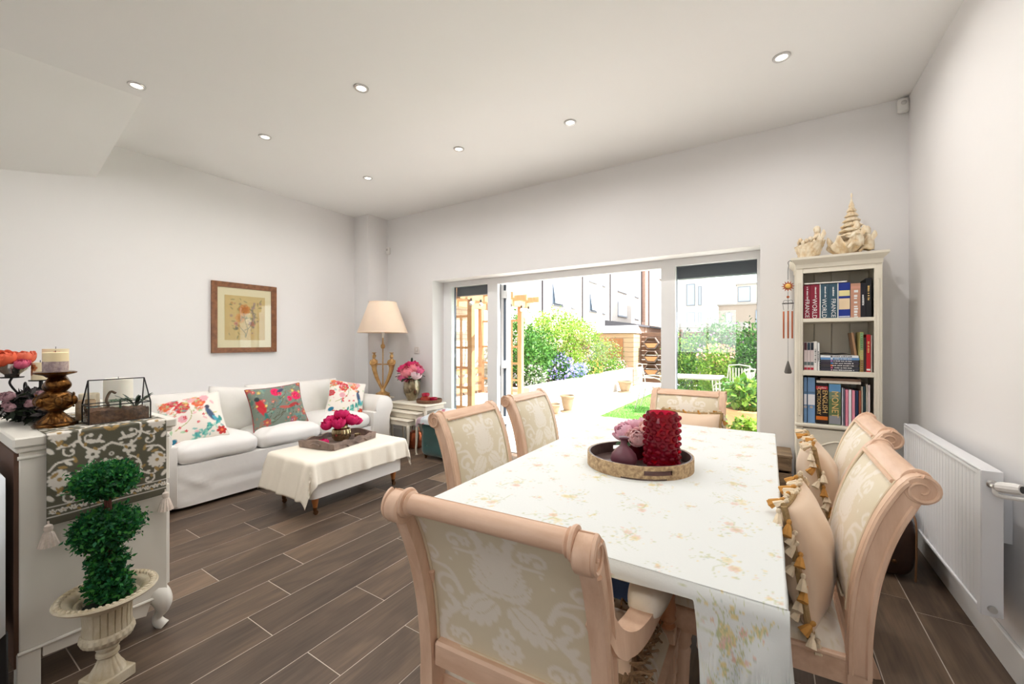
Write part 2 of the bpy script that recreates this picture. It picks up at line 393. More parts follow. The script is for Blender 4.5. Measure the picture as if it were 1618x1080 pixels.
# garden doors: white inside, anthracite outside
FY0, FY1 = 3.985, 4.045
M_glass = glass_mat('window_glass')
def fixed_window(name, x0, x1, label, blind):
    w = bpy.data.objects.new(name, None); COL.objects.link(w); struct(w, label)
    gz = OZ-0.062
    f = MB().prism([(x0, 0.0), (x1, 0.0), (x1, OZ), (x0, OZ)], FY0, FY1, 'XZ')
    f = MB()   # frame as a ring
    gx0, gx1 = blind[0], blind[1]
    ring_o = [(x0, 0), (x1, 0), (x1, OZ), (x0, OZ)]; ring_i = [(gx0, 0.07), (gx1, 0.07), (gx1, gz), (gx0, gz)]
    def ring(mb, o, i, ya, yb):
        vs = [(p[0], y, p[1]) for y in (ya, yb) for p in o+i]; fs = []
        for k in range(4):
            j = (k+1) % 4; fs += [(k, j, 4+j, 4+k), (8+k, 12+k, 12+j, 8+j), (k, 8+k, 8+j, j), (4+k, 4+j, 12+j, 12+k)]
        mb.add(vs, fs)
    ring(f, ring_o, ring_i, FY0, FY1); f.build('frame', M_frame, w, smooth=False)
    d = MB(); ring(d, ring_o, [(gx0+0.004, 0.074), (gx1-0.004, 0.074), (gx1-0.004, gz-0.004), (gx0+0.004, gz-0.004)], FY1, FY1+0.035)
    d.build('outer_frame', M_frame_dk, w, smooth=False)
    MB().box(gx0+0.001, gx1-0.001, FY0+0.024, FY0+0.034, 0.071, gz-0.001).build('pane', M_glass, w, smooth=False)
    bl = MB().box(gx0-0.01, gx1+0.01, FY1+0.06, FY1+0.14, gz-0.110, gz+0.03, 0.006).build('shade_box', M_frame_dk, w, smooth=False); bl['label'] = 'dark grey outdoor blind cassette across the top of the pane'
    return w
fixed_window('window_1', OX0, -2.735, 'narrow fixed window pane left of the open doors', (-3.455, -2.880))
fixed_window('window_2', -0.862, OX1, 'tall fixed window pane right of the open doors', (-0.735, -0.085))
hd = MB().box(-2.735, -0.862, FY0, FY1, OZ-0.075, OZ).build('trim_1', M_frame, smooth=False); struct(hd, 'white head of the folding door frame')
th = MB().box(-2.735, -0.862, FY0, FY1+0.06, -0.01, 0.012, 0.003).build('trim_2', mat('alu_threshold', C(190, 190, 190), 0.4, metal=0.6), smooth=False); struct(th, 'low threshold of the folding doors')
# folded door leaves, standing edge-on outside
def leaf(name, x, lab):
    w = bpy.data.objects.new(name, None); COL.objects.link(w); struct(w, lab); w.location = (x, FY1+0.022, 0); w.rotation_euler = (0, 0, R(31))
    f = MB(); L_ = 0.82; o = [(0, 0.03), (L_, 0.03), (L_, OZ-0.08), (0, OZ-0.08)]; i = [(0.07, 0.11), (L_-0.07, 0.11), (L_-0.07, OZ-0.16), (0.07, OZ-0.16)]
    for xa, xb, nm, mm in ((-0.032, 0.0, 'inner_frame', M_frame), (0.0, 0.026, 'outer_frame', M_frame_dk)):
        mb = MB(); vs = [(xx, p[0], p[1]) for xx in (xa, xb) for p in o+i]; fs = []
        for k in range(4):
            j = (k+1) % 4; fs += [(k, j, 4+j, 4+k), (8+k, 12+k, 12+j, 8+j), (k, 8+k, 8+j, j), (4+k, 4+j, 12+j, 12+k)]
        mb.add(vs, fs).build(nm, mm, w, smooth=False)
    MB().box(-0.006, 0.006, 0.071, L_-0.071, 0.111, OZ-0.161).build('pane', M_glass, w, smooth=False)
    for z in (0.35, 1.02, 1.86):
        MB().box(-0.02, 0.034, -0.018, 0.02, z-0.045, z+0.045, 0.006).build('hinge', M_frame, w, smooth=False)
    return w
leaf('door_1', -2.700, 'folded white glazed door leaf standing open beside the narrow pane')
lf2 = leaf('door_2', -2.664, 'second folded door leaf stacked against the first'); lf2.scale = (-1, 1, 1)
# frame bars of the fill-light window added behind the viewer
kw = bpy.data.objects.new('fill_window', None); COL.objects.link(kw); struct(kw, 'unseen window added at the kitchen end for fill daylight')
for x in (-2.9, -2.183, -1.467, -0.75): MB().box(x, x+0.05, YF-0.2, YF-0.14, 0.95, 2.20).build('mullion', M_frame, kw, smooth=False)
for z in (0.95, 2.15): MB().box(-2.85, -0.75, YF-0.2, YF-0.14, z, z+0.05).build('rail', M_frame, kw, smooth=False)

# recessed downlights
M_chrome = mat('brushed_steel', C(205, 203, 200), 0.28, metal=0.9)
M_lamp = mat('lamp_lens', (1, 1, 1), 0.5, emit=(1.0, 0.93, 0.82), estr=2.2)
dl_names = {(-3.479, 0.918): 'recessed downlight close to the sloping bulkhead edge', (-2.265, 1.719): 'recessed downlight in the ceiling above the ottoman, second row',
    (0.062, 2.852): 'recessed ceiling downlight nearest the bookcase and right wall', (-3.465, 1.708): 'recessed ceiling downlight above the middle of the sofa front',
    (-2.266, 2.712): 'recessed ceiling downlight above the folded door leaves', (-1.277, 2.838): 'recessed ceiling downlight above the open doorway centre',
    (-3.452, 2.697): 'smallest recessed downlight, nearest the corner pillar'}
def downlight(x, y, lab, group=None):
    t = thing('downlight', lab, 'downlight', (x, y, H), 0, 'recessed ceiling downlights')
    MB().lathe([(0.030, -0.001), (0.032, -0.006), (0.044, -0.007), (0.047, -0.003), (0.047, 0.0)], 28, cap=False).build('bezel', M_chrome, t)
    MB().lathe([(0.0, -0.0045), (0.027, -0.0045), (0.030, -0.002)], 24, cap=False).build('lens', M_lamp, t)
    ld = bpy.data.lights.new('lamp', 'AREA'); ld.shape = 'DISK'; ld.size = 0.05; ld.energy = DOWNLIGHT_W; ld.color = (1.0, 0.975, 0.95); ld.spread = R(165)
    lo = bpy.data.objects.new('lamp', ld); COL.objects.link(lo); lo.parent = t; lo.location = (0, 0, -0.012)
for (x, y), lab in dl_names.items(): downlight(x, y, lab)
for x, y in [(-2.265, 0.72), (-1.277, 0.8), (0.062, 1.8)] + [(xx, yy) for xx in (-2.265, 0.062) for yy in (-0.9, -2.6)]:  # extra downlights added out of view to fill the room with light
    downlight(x, y, 'added recessed downlight out of view, giving fill light')

# wall fittings
M_plastic = mat('white_plastic', C(232, 230, 226), 0.4)
t = thing('light_switch', 'small white light switch on the wall beside the lamp', 'switch', (-3.858, YB, 1.183))
MB().box(-0.043, 0.043, -0.010, 0, -0.043, 0.043, 0.004).build('plate', mat('switch_plate', C(214, 208, 202), 0.4), t); MB().box(-0.012, 0.012, -0.015, -0.010, -0.02, 0.02, 0.002).build('rocker', M_plastic, t)
for (x, z, lab, s_) in ((-4.385, 2.53, 'white motion sensor high beside the corner pillar', 1.0), (0.772, 2.90, 'tiny white motion sensor in the ceiling corner above the bookcase', 1.0)):
    t = thing('motion_sensor', lab, 'sensor', (x, YB, z))
    MB().box(-0.03, 0.03, -0.04, 0, -0.05, 0.05, 0.012).build('housing', M_plastic, t); MB().lathe([(0.0, -0.047), (0.012, -0.044), (0.018, -0.038)], 12, cap=False, axis='Y', c=(0, 0, 0.012)).build('lens', mat('sensor_lens', C(206, 204, 200), 0.2), t)

# ------------------------------------------------------------------ the garden
GZ = -0.05
M_patio = mat('patio_stone', C(224, 221, 214), 0.8, var=0.05, vscale=2.5, bump=0.2, bscale=30)
M_lawn_base = mat('lawn_green', C(96, 150, 62), 0.9, var=0.25, vscale=9.0)
pat = MB().box(-9, 8, 4.06, 14.5, GZ-0.25, GZ-0.006).build('ground', mat('patio_joint', C(176, 168, 156), 0.9), smooth=False); struct(pat, 'joints below the pale paving slabs')
slab = {}
for i in range(-6, 12):
    for j in range(0, 11):
        x0 = -2.58-0.93+i*0.62; y0 = 4.085+j*0.92+(0.46 if i % 2 else 0)
        x1, y1 = x0+0.62, y0+0.92
        if x0 >= -2.6 and y1 > 7.0: y1 = 7.0
        if y1-y0 < 0.1 or x1 < -5 or x0 > 2.5 or y0 > 13.0: continue
        if x0 >= -2.6 and y0 >= 6.9: continue
        key = (round(y1-y0, 3),)
        if key not in slab: slab[key] = MB().box(-0.305, 0.305, -(y1-y0)/2+0.005, (y1-y0)/2-0.005, -0.03, 0.0, 0.004).mesh('paving_slab', M_patio, smooth=False)
        p = link('paving_slab', slab[key], pat); p.location = ((x0+x1)/2, (y0+y1)/2, GZ)
lawn = MB().box(-2.57, 3.5, 7.01, 13.2, GZ-0.02, GZ+0.012).build('lawn', M_lawn_base, smooth=False); lawn['kind'] = 'structure'; lawn['label'] = 'bright green lawn beyond the pale paving'
# grass blades over the part of the lawn in view
n = 26000; gx = rng.uniform(-2.57, 0.6, n); gy = 7.02+6.0*rng.uniform(0, 1, n)**1.5; gh = rng.uniform(0.02, 0.045, n); ga = rng.uniform(0, 2*PI, n); lean = rng.normal(0, 0.012, (n, 2))
V = np.zeros((n, 3, 3)); wx, wy = 0.004*np.cos(ga), 0.004*np.sin(ga)
V[:, 0] = np.c_[gx-wx, gy-wy, np.full(n, GZ+0.01)]; V[:, 1] = np.c_[gx+wx, gy+wy, np.full(n, GZ+0.01)]; V[:, 2] = np.c_[gx+lean[:, 0], gy+lean[:, 1], GZ+0.01+gh]
gm = MB(); gm.v = [tuple(p) for p in V.reshape(-1, 3)]; gm.f = [(3*i, 3*i+1, 3*i+2) for i in range(n)]
go = gm.build('grass', mat('grass_blade', C(104, 160, 66), 0.8), smooth=False, fix=False); tag(go, 'short bright green grass on the lawn', 'grass', kind='stuff')

def leaf_cloud(blobs, n, size, cols, aspect=0.5, shell=0.45, droop=0.0):
    # n folded leaf diamonds spread through ellipsoids (cx,cy,cz,rx,ry,rz)
    w = np.array([b[3]*b[4]*b[5] for b in blobs])**0.7; w /= w.sum(); which = rng.choice(len(blobs), n, p=w); B = np.array(blobs)[which]
    d = rng.normal(size=(n, 3)); d /= np.linalg.norm(d, axis=1)[:, None]; rad = (shell+(1-shell)*rng.uniform(0, 1, n)**0.6)[:, None]*(1+0.12*rng.normal(size=(n, 1)))
    P = B[:, :3]+d*rad*B[:, 3:6]
    u = d*0.6+rng.normal(size=(n, 3))*0.7; u[:, 2] -= droop; u /= np.linalg.norm(u, axis=1)[:, None]
    t = rng.normal(size=(n, 3)); v = np.cross(u, t); v /= np.linalg.norm(v, axis=1)[:, None]; nn = np.cross(u, v)
    s = size*rng.uniform(0.6, 1.3, n)[:, None]
    A = P-u*s*0.5; D = P+u*s*0.5; Bq = P+v*s*aspect*0.5+nn*s*0.12; Cq = P-v*s*aspect*0.5+nn*s*0.12
    V = np.stack([A, Bq, D, Cq], 1).reshape(-1, 3)
    cc = np.array(cols)[rng.integers(0, len(cols), n)]*rng.uniform(0.75, 1.25, (n, 1))
    return V, np.repeat(cc, 4, 0)
def cloud_obj(name, V, cols, m, parent):
    me = bpy.data.meshes.new(name); n = len(V)//4
    me.vertices.add(len(V)); me.vertices.foreach_set('co', V.ravel().astype(np.float32))
    me.loops.add(n*4); me.loops.foreach_set('vertex_index', np.arange(n*4, dtype=np.int32)); me.polygons.add(n)
    me.polygons.foreach_set('loop_start', np.arange(0, n*4, 4, dtype=np.int32)); me.update(calc_edges=True); me.validate()
    setcol(me, cols); me.materials.append(m); o = link(name, me, parent); o['kind'] = 'stuff'; return o
def leaf_material(name, rough=0.5, tr=0.35):
    m = bpy.data.materials.new(name); m.use_nodes = True; nt = m.node_tree; b = nt.nodes['Principled BSDF']; L = nt.links.new
    a = nt.nodes.new('ShaderNodeAttribute'); a.attribute_name = 'col'; L(a.outputs['Color'], b.inputs['Base Color']); b.inputs['Roughness'].default_value = rough; b.inputs['Specular IOR Level'].default_value = 0.3
    t = nt.nodes.new('ShaderNodeBsdfTranslucent'); L(a.outputs['Color'], t.inputs['Color']); mx = nt.nodes.new('ShaderNodeMixShader'); mx.inputs[0].default_value = tr
    L(b.outputs[0], mx.inputs[1]); L(t.outputs[0], mx.inputs[2]); L(mx.outputs[0], nt.nodes['Material Output'].inputs[0]); return m
M_leaf = leaf_material('leaf'); M_petal = leaf_material('petal', 0.6, 0.25)
M_bark = mat('bark', C(92, 70, 52), 0.9, var=0.2, vscale=30, bump=0.4)
YG = [C(128, 160, 56), C(100, 142, 46), C(150, 170, 76)]; DG = [C(40, 70, 36), C(54, 88, 40), C(30, 56, 32)]; MG = [C(74, 122, 50), C(94, 138, 62), C(60, 104, 44)]; SG = [C(116, 136, 100), C(98, 124, 84), C(140, 152, 118)]
def shrub(label, x, y, z, blobs, n, size, cols, flowers=None, cat='shrub', name='garden_shrub', aspect=0.5, stems=3, droop=0.0, group='plants in the raised bed'):
    t = thing(name, label, cat, (x, y, z), 0, group)
    V, c = leaf_cloud(blobs, n, size, cols, aspect, droop=droop); cloud_obj('foliage', V, c, M_leaf, t)
    for k in range(stems):
        b = blobs[k % len(blobs)]; x0 = random.uniform(-0.05, 0.05)
        MB().tube([(x0, x0*0.5, -0.02), ((b[0]+x0)/2, b[1]/2, b[2]*0.5), (b[0]+x0, b[1], b[2]+b[5]*0.4)], [0.012, 0.009, 0.004], 6).build('stem', M_bark, t)
    if flowers:
        for cols_f, nf, sf, bl in flowers:
            V, c = leaf_cloud(bl or blobs, nf, sf, cols_f, 0.9, shell=0.9); o = cloud_obj('blossom', V, c, M_petal, t)
    return t

# raised bed with white rendered front
M_render = mat('white_render', C(206, 198, 190), 0.85, var=0.04, vscale=3, bump=0.15, bscale=60)
pl = thing('raised_planter', 'long low white rendered planter wall along the paving', 'planter', (-3.51, 9.3, GZ))
MB().box(-0.14, 0, -3.2, 3.1, 0, 0.52, 0.006).build('front_wall', M_render, pl, smooth=False)
MB().box(-1.15, -0.14, -3.2, -3.06, 0, 0.52, 0.006).build('end_wall', M_render, pl, smooth=False)
MB().box(-0.165, 0.02, -3.22, 3.1, 0.52, 0.552, 0.006).build('coping', M_render, pl, smooth=False)
MB().box(-1.15, -0.14, -3.06, 3.1, 0.0, 0.46).build('soil', mat('soil', C(58, 44, 34), 0.95, var=0.2, vscale=20), pl, smooth=False)
# brick boundary wall on the left
def brick_mat(name, c1, c2, mortar, sx=1.0, bw=0.5, rh=0.25, scale=2.3):
    if name in MATS: return MATS[name]
    m = bpy.data.materials.new(name); m.use_nodes = True; MATS[name] = m; nt = m.node_tree; b = nt.nodes['Principled BSDF']; L = nt.links.new; N = nt.nodes.new
    tc = N('ShaderNodeTexCoord'); sp = N('ShaderNodeSeparateXYZ'); L(tc.outputs['Object'], sp.inputs[0]); ad = N('ShaderNodeMath'); ad.operation = 'ADD'; L(sp.outputs['X'], ad.inputs[0]); L(sp.outputs['Y'], ad.inputs[1])
    cx = N('ShaderNodeCombineXYZ'); L(ad.outputs[0], cx.inputs[0]); L(sp.outputs['Z'], cx.inputs[1])
    br = N('ShaderNodeTexBrick'); br.inputs['Color1'].default_value = (*c1, 1); br.inputs['Color2'].default_value = (*c2, 1); br.inputs['Mortar'].default_value = (*mortar, 1)
    br.inputs['Scale'].default_value = 1.0; br.inputs['Brick Width'].default_value = 0.225; br.inputs['Row Height'].default_value = 0.075; br.inputs['Mortar Size'].default_value = 0.006; L(cx.outputs[0], br.inputs['Vector'])
    L(br.outputs['Color'], b.inputs['Base Color']); b.inputs['Roughness'].default_value = 0.9
    bp = N('ShaderNodeBump'); bp.invert = True; bp.inputs['Strength'].default_value = 0.6; bp.inputs['Distance'].default_value = 0.008; L(br.outputs['Fac'], bp.inputs['Height']); L(bp.outputs[0], b.inputs['Normal'])
    return m
M_brick_pale = brick_mat('pale_brick', C(222, 204, 186), C(230, 214, 198), C(190, 174, 160))
bw = MB().box(-4.95, -4.72, 4.09, 13.3, GZ, 1.9).build('wall_garden', M_brick_pale, smooth=False); struct(bw, 'pale brick boundary wall beyond the arbour')
wbk = MB().box(-4.95, -4.55, 4.09, 5.9, 1.9, 2.9).build('wall_outbuilding', M_brick_pale, smooth=False); struct(wbk, 'pale brick upper wall of the neighbouring building')

# wooden arbour with trellis sides
M_pine = mat('pine_wood', C(192, 148, 104), 0.6, col2=C(174, 128, 86), vscale=4, stretch=(8, 8, 1), bump=0.1, bscale=60)
ab = thing('garden_arbour', 'slatted pine arbour seat with trellis sides outside the narrow pane', 'arbour', (-3.9, 5.12, GZ))
for sx in (0.40, -0.42):
    for sy in (-0.665, 0.665):
        MB().box(sx-0.04, sx+0.04, sy-0.04, sy+0.04, 0, 1.92, 0.004).build('post', M_pine, ab, smooth=False)
for sy in (-0.665, 0.665):
    for x in (-0.2, 0.02, 0.22): MB().box(x-0.014, x+0.014, sy-0.012, sy+0.012, 0.12, 1.72).build('trellis_upright', M_pine, ab, smooth=False)
    for z in (0.14, 0.42, 0.70, 0.98, 1.26, 1.70): MB().box(-0.38, 0.36, sy-0.02, sy+0.006, z-0.016, z+0.016).build('trellis_rail', M_pine, ab, smooth=False)
for sx in (0.40, -0.42): MB().box(sx-0.03, sx+0.03, -0.95, 0.95, 1.92, 2.02, 0.004).build('beam', M_pine, ab, smooth=False)
for y in (-0.8, -0.4, 0.0, 0.4, 0.8): MB().box(-0.68, 0.68, y-0.022, y+0.022, 2.0, 2.09, 0.004).build('rafter', M_pine, ab, smooth=False)
for x in (-0.30, -0.15, 0.0, 0.15, 0.29): MB().box(x-0.06, x+0.06, -0.62, 0.62, 0.36, 0.39, 0.003).build('seat_slat', M_pine, ab, smooth=False)
for z in (0.55, 0.70, 0.85): MB().box(-0.40, -0.375, -0.62, 0.62, z-0.05, z+0.05, 0.003).build('back_slat', M_pine, ab, smooth=False)
MB().box(0.30, 0.345, -0.62, 0.62, 0.22, 0.36).build('front_rail', M_pine, ab, smooth=False)
cu = MB().box(-0.36, 0.33, -0.6, 0.6, 0.392, 0.46, 0.03).build('seat_pad', mat('white_canvas', C(240, 236, 228), 0.9), ab)
# string of bulbs along the front beam
M_bulb = mat('bulb_glass', C(240, 236, 226), 0.15, trans=0.3)
for k, (y, nm_) in enumerate(((-0.72, 'festoon bulb on the arbour beam nearest the house'), (-0.5, 'second festoon bulb from the house on the arbour beam'), (0.3, 'middle festoon bulb of five on the arbour beam'), (0.62, 'festoon bulb on the arbour beam above the far post'), (0.85, 'festoon bulb at the far tip of the arbour beam'))):
    t = thing('string_bulb', nm_, 'bulb', (-3.455, 5.12+y, GZ+1.90), 0, 'festoon bulbs on the arbour')
    MB().ball((0, 0, -0.03), 0.032).build('globe', M_bulb, t); MB().lathe([(0.012, 0.0), (0.014, 0.03), (0.01, 0.045)], 8).build('socket', mat('bulb_socket', C(40, 38, 36), 0.6), t)
t = thing('paper_globe', 'white paper globe lantern hung at the far arbour post', 'lantern', (-3.42, 5.90, 1.66)); MB().ball((0, 0, 0), 0.075, 20, 14).build('globe', mat('white_paper', C(226, 222, 216), 0.9), t); MB().tube([(0, 0, 0.07), (0, -0.02, 0.30)], 0.0025, 5).build('cord', MATS['bulb_socket'], t)
# bench with slatted back behind the arbour front, and tools hung on the wall
bn = thing('garden_bench', 'wooden planter bench standing beside the arbour', 'bench', (-3.98, 5.96, GZ)); 
MB().box(-0.28, 0.28, -0.10, 0.10, 0.40, 0.46, 0.004).build('top', M_pine, bn, smooth=False)
for x in (-0.22, 0.0, 0.22): MB().box(x-0.09, x+0.09, -0.085, -0.065, 0.12, 0.40, 0.003).build('board', M_pine, bn, smooth=False)
for x in (-0.26, 0.26):
    for y in (-0.07, 0.07): MB().box(x-0.02, x+0.02, y-0.02, y+0.02, 0, 0.40).build('leg', M_pine, bn, smooth=False)
for (y, z0, z1, lean, lab) in ((4.75, 0.15, 1.35, 0.10, 'dark-handled garden rake leaning on the brick wall'), (5.25, 0.1, 1.55, 0.02, 'grey garden hoe leaning upright on the brick wall'), (5.55, 0.1, 1.25, -0.16, 'dark garden fork tilted against the brick wall')):
    t = thing('garden_tool', lab, 'tool', (-4.60, y, GZ), 0, 'garden tools on the brick wall')
    MB().tube([(0.05, -lean, z0), (-0.085, lean, z1)], 0.012, 8).build('handle', mat('tool_handle', C(120, 110, 98), 0.6), t)
    MB().box(0.045, 0.06, -lean-0.07, -lean+0.07, z0-0.12, z0, 0.003).build('head', mat('tool_steel', C(120, 124, 130), 0.4, metal=0.7), t)
t = thing('wall_shelf', 'weathered wooden shelf fixed to the brick wall', 'shelf', (-4.72, 4.92, 1.42))
MB().box(0, 0.16, -0.45, 0.45, 0, 0.035, 0.003).build('board', mat('weathered_wood', C(150, 132, 110), 0.85, var=0.15, vscale=12), t, smooth=False)
for y in (-0.3, 0.3): MB().box(0, 0.13, y-0.015, y+0.015, -0.12, 0).build('bracket', MATS['weathered_wood'], t, smooth=False)

# planting, arbour end to shed
zb = GZ+0.46
shrub('tall bright green climbing bush right of the arbour post', -4.05, 6.55, zb, [(0, 0, 0.75, 0.42, 0.42, 0.72), (0.1, 0.4, 0.55, 0.38, 0.5, 0.55), (0.0, 0.8, 0.7, 0.4, 0.5, 0.5)], 4200, 0.075, MG, stems=4)
shrub('airy pale green tree with loose branches above the flower bed', -4.08, 8.3, zb, [(0, 0, 1.25, 0.5, 0.75, 0.38), (0.05, 0.7, 1.15, 0.45, 0.6, 0.36), (0.0, -0.7, 1.0, 0.45, 0.6, 0.45), (0, 1.5, 1.05, 0.45, 0.6, 0.4)], 4600, 0.065, YG, stems=3)
shrub('white flowered low bush at the near end of the planter', -3.85, 6.75, zb, [(0, 0, 0.2, 0.3, 0.4, 0.26)], 1100, 0.05, SG, flowers=[([C(244, 240, 240), C(236, 220, 232)], 260, 0.045, None)])
shrub('dark green rose bush with purple-blue blooms mid planter', -3.85, 7.75, zb, [(0, 0, 0.34, 0.32, 0.45, 0.36)], 1500, 0.06, MG+DG, flowers=[([C(150, 140, 220), C(176, 166, 232)], 260, 0.05, [(0.16, 0.0, 0.34, 0.22, 0.42, 0.28)])])
shrub('clump of blue agapanthus flowers spilling over the planter edge', -3.68, 8.35, zb, [(0, 0, 0.16, 0.22, 0.45, 0.2)], 900, 0.07, MG, flowers=[([C(140, 140, 226), C(168, 170, 240)], 340, 0.045, [(0.06, 0, 0.26, 0.2, 0.45, 0.14)])], aspect=0.25)
shrub('yellow-leaved shrub in the middle of the raised bed', -3.95, 8.75, zb, [(0, 0, 0.5, 0.34, 0.45, 0.42)], 1500, 0.06, YG)
shrub('red-tinged smoke bush behind the yellow shrub', -4.2, 9.6, zb, [(0, 0, 0.75, 0.36, 0.45, 0.40)], 1200, 0.06, [C(190, 130, 110), C(150, 110, 90), C(176, 150, 96)])
shrub('silvery green shrub with small pale leaves beside the shed', -3.95, 10.5, zb, [(0, 0, 0.55, 0.4, 0.6, 0.48), (0, 0.9, 0.5, 0.4, 0.6, 0.5), (0, -0.7, 0.7, 0.4, 0.5, 0.4)], 3400, 0.055, SG+YG)
shrub('low mixed bedding plants trailing at the far planter end', -3.72, 11.3, zb, [(0, 0, 0.2, 0.22, 0.8, 0.22)], 1100, 0.055, YG+MG, flowers=[([C(230, 150, 170), C(240, 220, 225)], 160, 0.05, None)])
shrub('leafy bush with orange blooms along the planter front', -3.72, 9.6, zb, [(0, 0, 0.2, 0.22, 0.5, 0.24)], 1000, 0.055, MG+YG, flowers=[([C(230, 160, 90), C(236, 190, 110)], 120, 0.05, None)])

# terracotta pots on the paving
M_stonepot = mat('stone_pot', C(136, 116, 90), 0.8, var=0.12, vscale=14, bump=0.2)
M_terra = mat('terracotta', C(196, 140, 96), 0.8, var=0.1, vscale=10, bump=0.15)
def pot(label, x, y, r, h, m, plant=None, z=GZ, foot=True):
    t = thing('plant_pot', label, 'pot', (x, y, z), 0, 'pots on the paving')
    prof = [(r*0.62, 0), (r*0.66, h*0.06), (r*0.55, h*0.10), (r*0.75, h*0.45), (r*0.92, h*0.86), (r*1.04, h*0.88), (r*1.06, h*0.97), (r*1.0, h), (r*0.92, h), (r*0.84, h*0.8), (0.0, h*0.8)]
    MB().lathe(prof, 24, cap=False).build('vessel', m, t)
    MB().lathe([(r*0.86, h*0.84), (0, h*0.86)], 16, cap=False).build('compost', MATS['soil'], t)
    if foot: MB().lathe([(r*0.95, 0.0), (r*1.0, 0.012), (r*0.95, 0.022), (0, 0.02)], 20).build('saucer', m, t)
    return t
pot('carved stone urn pot at the foot of the planter, nearest the doors', -3.27, 7.15, 0.14, 0.32, M_stonepot)
pot('short stone bowl beside the carved urn pot', -3.36, 6.72, 0.14, 0.2, M_stonepot)
pot('round stone tub by the far end of the planter', -3.25, 10.75, 0.19, 0.30, M_stonepot)
pot('clay pot in front of the hexagon fence planters', -2.35, 11.6, 0.22, 0.52, M_stonepot)
pt = pot('wide terracotta bowl just outside the fixed pane', -0.20, 4.60, 0.18, 0.46, M_terra)
shrub('fresh green leafy herb in the wide terracotta bowl', -0.20, 4.60, GZ+0.40, [(0, 0, 0.10, 0.13, 0.13, 0.10)], 260, 0.06, YG, stems=2, name='potted_herb', cat='plant', group='potted plants by the pane', aspect=0.7)
pot('second terracotta pot behind the wide bowl', -0.24, 5.75, 0.24, 0.52, M_terra)
shrub('large-leaved green plant in the second terracotta pot', -0.24, 5.75, GZ+0.46, [(0, 0, 0.22, 0.24, 0.24, 0.22)], 320, 0.11, MG+YG, stems=4, name='potted_plant', cat='plant', group='potted plants by the pane', aspect=0.65)
pot('terracotta trough pot beside the garden chairs', -0.32, 7.1, 0.28, 0.45, M_terra)
shrub('spreading green plant in the pot beside the garden chairs', -0.32, 7.1, GZ+0.40, [(0, 0, 0.18, 0.3, 0.3, 0.2)], 420, 0.09, MG, stems=3, name='potted_plant', cat='plant', group='potted plants by the pane', aspect=0.6)

# shed, rear fence, hexagon planters
M_shed = mat('shed_timber', C(170, 142, 112), 0.8, var=0.1, vscale=5, stretch=(1, 1, 8))
sh = thing('garden_shed', 'small pale timber shed with white felt roof at the planter end', 'shed', (-4.07, 12.85, GZ))
for k in range(11):
    z0 = 0.02+k*0.145
    MB().box(-0.6, 0.56, -0.43, -0.41, z0, z0+0.138, 0.003).build('board', M_shed, sh, smooth=False)
    MB().box(0.56, 0.58, -0.43, 0.3, z0, z0+0.138, 0.003).build('board', M_shed, sh, smooth=False)
MB().box(-0.58, 0.55, -0.40, 0.3, 0, 1.6).build('carcass', M_shed, sh, smooth=False)
dr = MB().box(-0.34, 0.26, -0.455, -0.43, 0.12, 1.45, 0.004).build('door', mat('shed_door', C(150, 100, 62), 0.7, var=0.12, vscale=5, stretch=(6, 1, 1)), sh, smooth=False); MB().box(0.18, 0.2, -0.48, -0.455, 0.75, 0.87, 0.003).build('handle', M_chrome, dr)
MB().prism([(-0.52, 1.62), (0.32, 1.62), (0.32, 1.66), (-0.10, 1.86), (-0.52, 1.66)], -0.62, 0.62, 'YZ').build('roof', mat('shed_roof', C(232, 228, 222), 0.9), sh, smooth=False)
M_fence = mat('fence_board', C(128, 96, 76), 0.85, col2=C(98, 72, 58), vscale=5, stretch=(1, 1, 10))
fn = thing('rear_fence', 'dark brown horizontal board fence across the garden end', 'fence', (-1.2, 13.2, GZ))
for i, x in enumerate(np.arange(-2.3, 3.9, 1.24)):
    for k in range(11): MB().box(x+0.04, x+1.20, -0.012, 0.012, 0.06+k*0.145, 0.19+k*0.145, 0.003).build('board', M_fence, fn, smooth=False)
    MB().box(x-0.04, x+0.04, -0.05, 0.05, 0, 1.72, 0.004).build('post', M_fence, fn, smooth=False)
M_hexa = mat('hex_planter', C(112, 96, 88), 0.7)
for k, (z, lab) in enumerate(((1.30, 'topmost hexagonal wall planter on the brown fence'), (0.88, 'middle hexagonal wall planter on the brown fence'), (0.46, 'lowest hexagonal wall planter on the brown fence'))):
    t = thing('hexagon_planter', lab, 'planter', (-3.12, 13.16, GZ+z), 0, 'hexagonal planters on the fence')
    hx = [(0.24*math.cos(R(60*i)), 0.21*math.sin(R(60*i))) for i in range(6)]; hi = [(p[0]*0.86, p[1]*0.86) for p in hx]
    mb = MB(); vs = [(p[0], y, p[1]) for y in (-0.16, 0.0) for p in hx+hi]; fs = []
    for i in range(6):
        j = (i+1) % 6; fs += [(i, j, 6+j, 6+i), (12+i, 18+i, 18+j, 12+j), (i, 12+i, 12+j, j), (6+i, 6+j, 18+j, 18+i)]
    mb.add(vs, fs).build('frame', M_hexa, t, smooth=False)
    MB().prism([(0.2*math.cos(R(a)), 0.16*math.sin(R(a))) for a in (180, 240, 300, 360)], -0.14, -0.01, 'XZ').build('trough', M_terra, t, smooth=False)

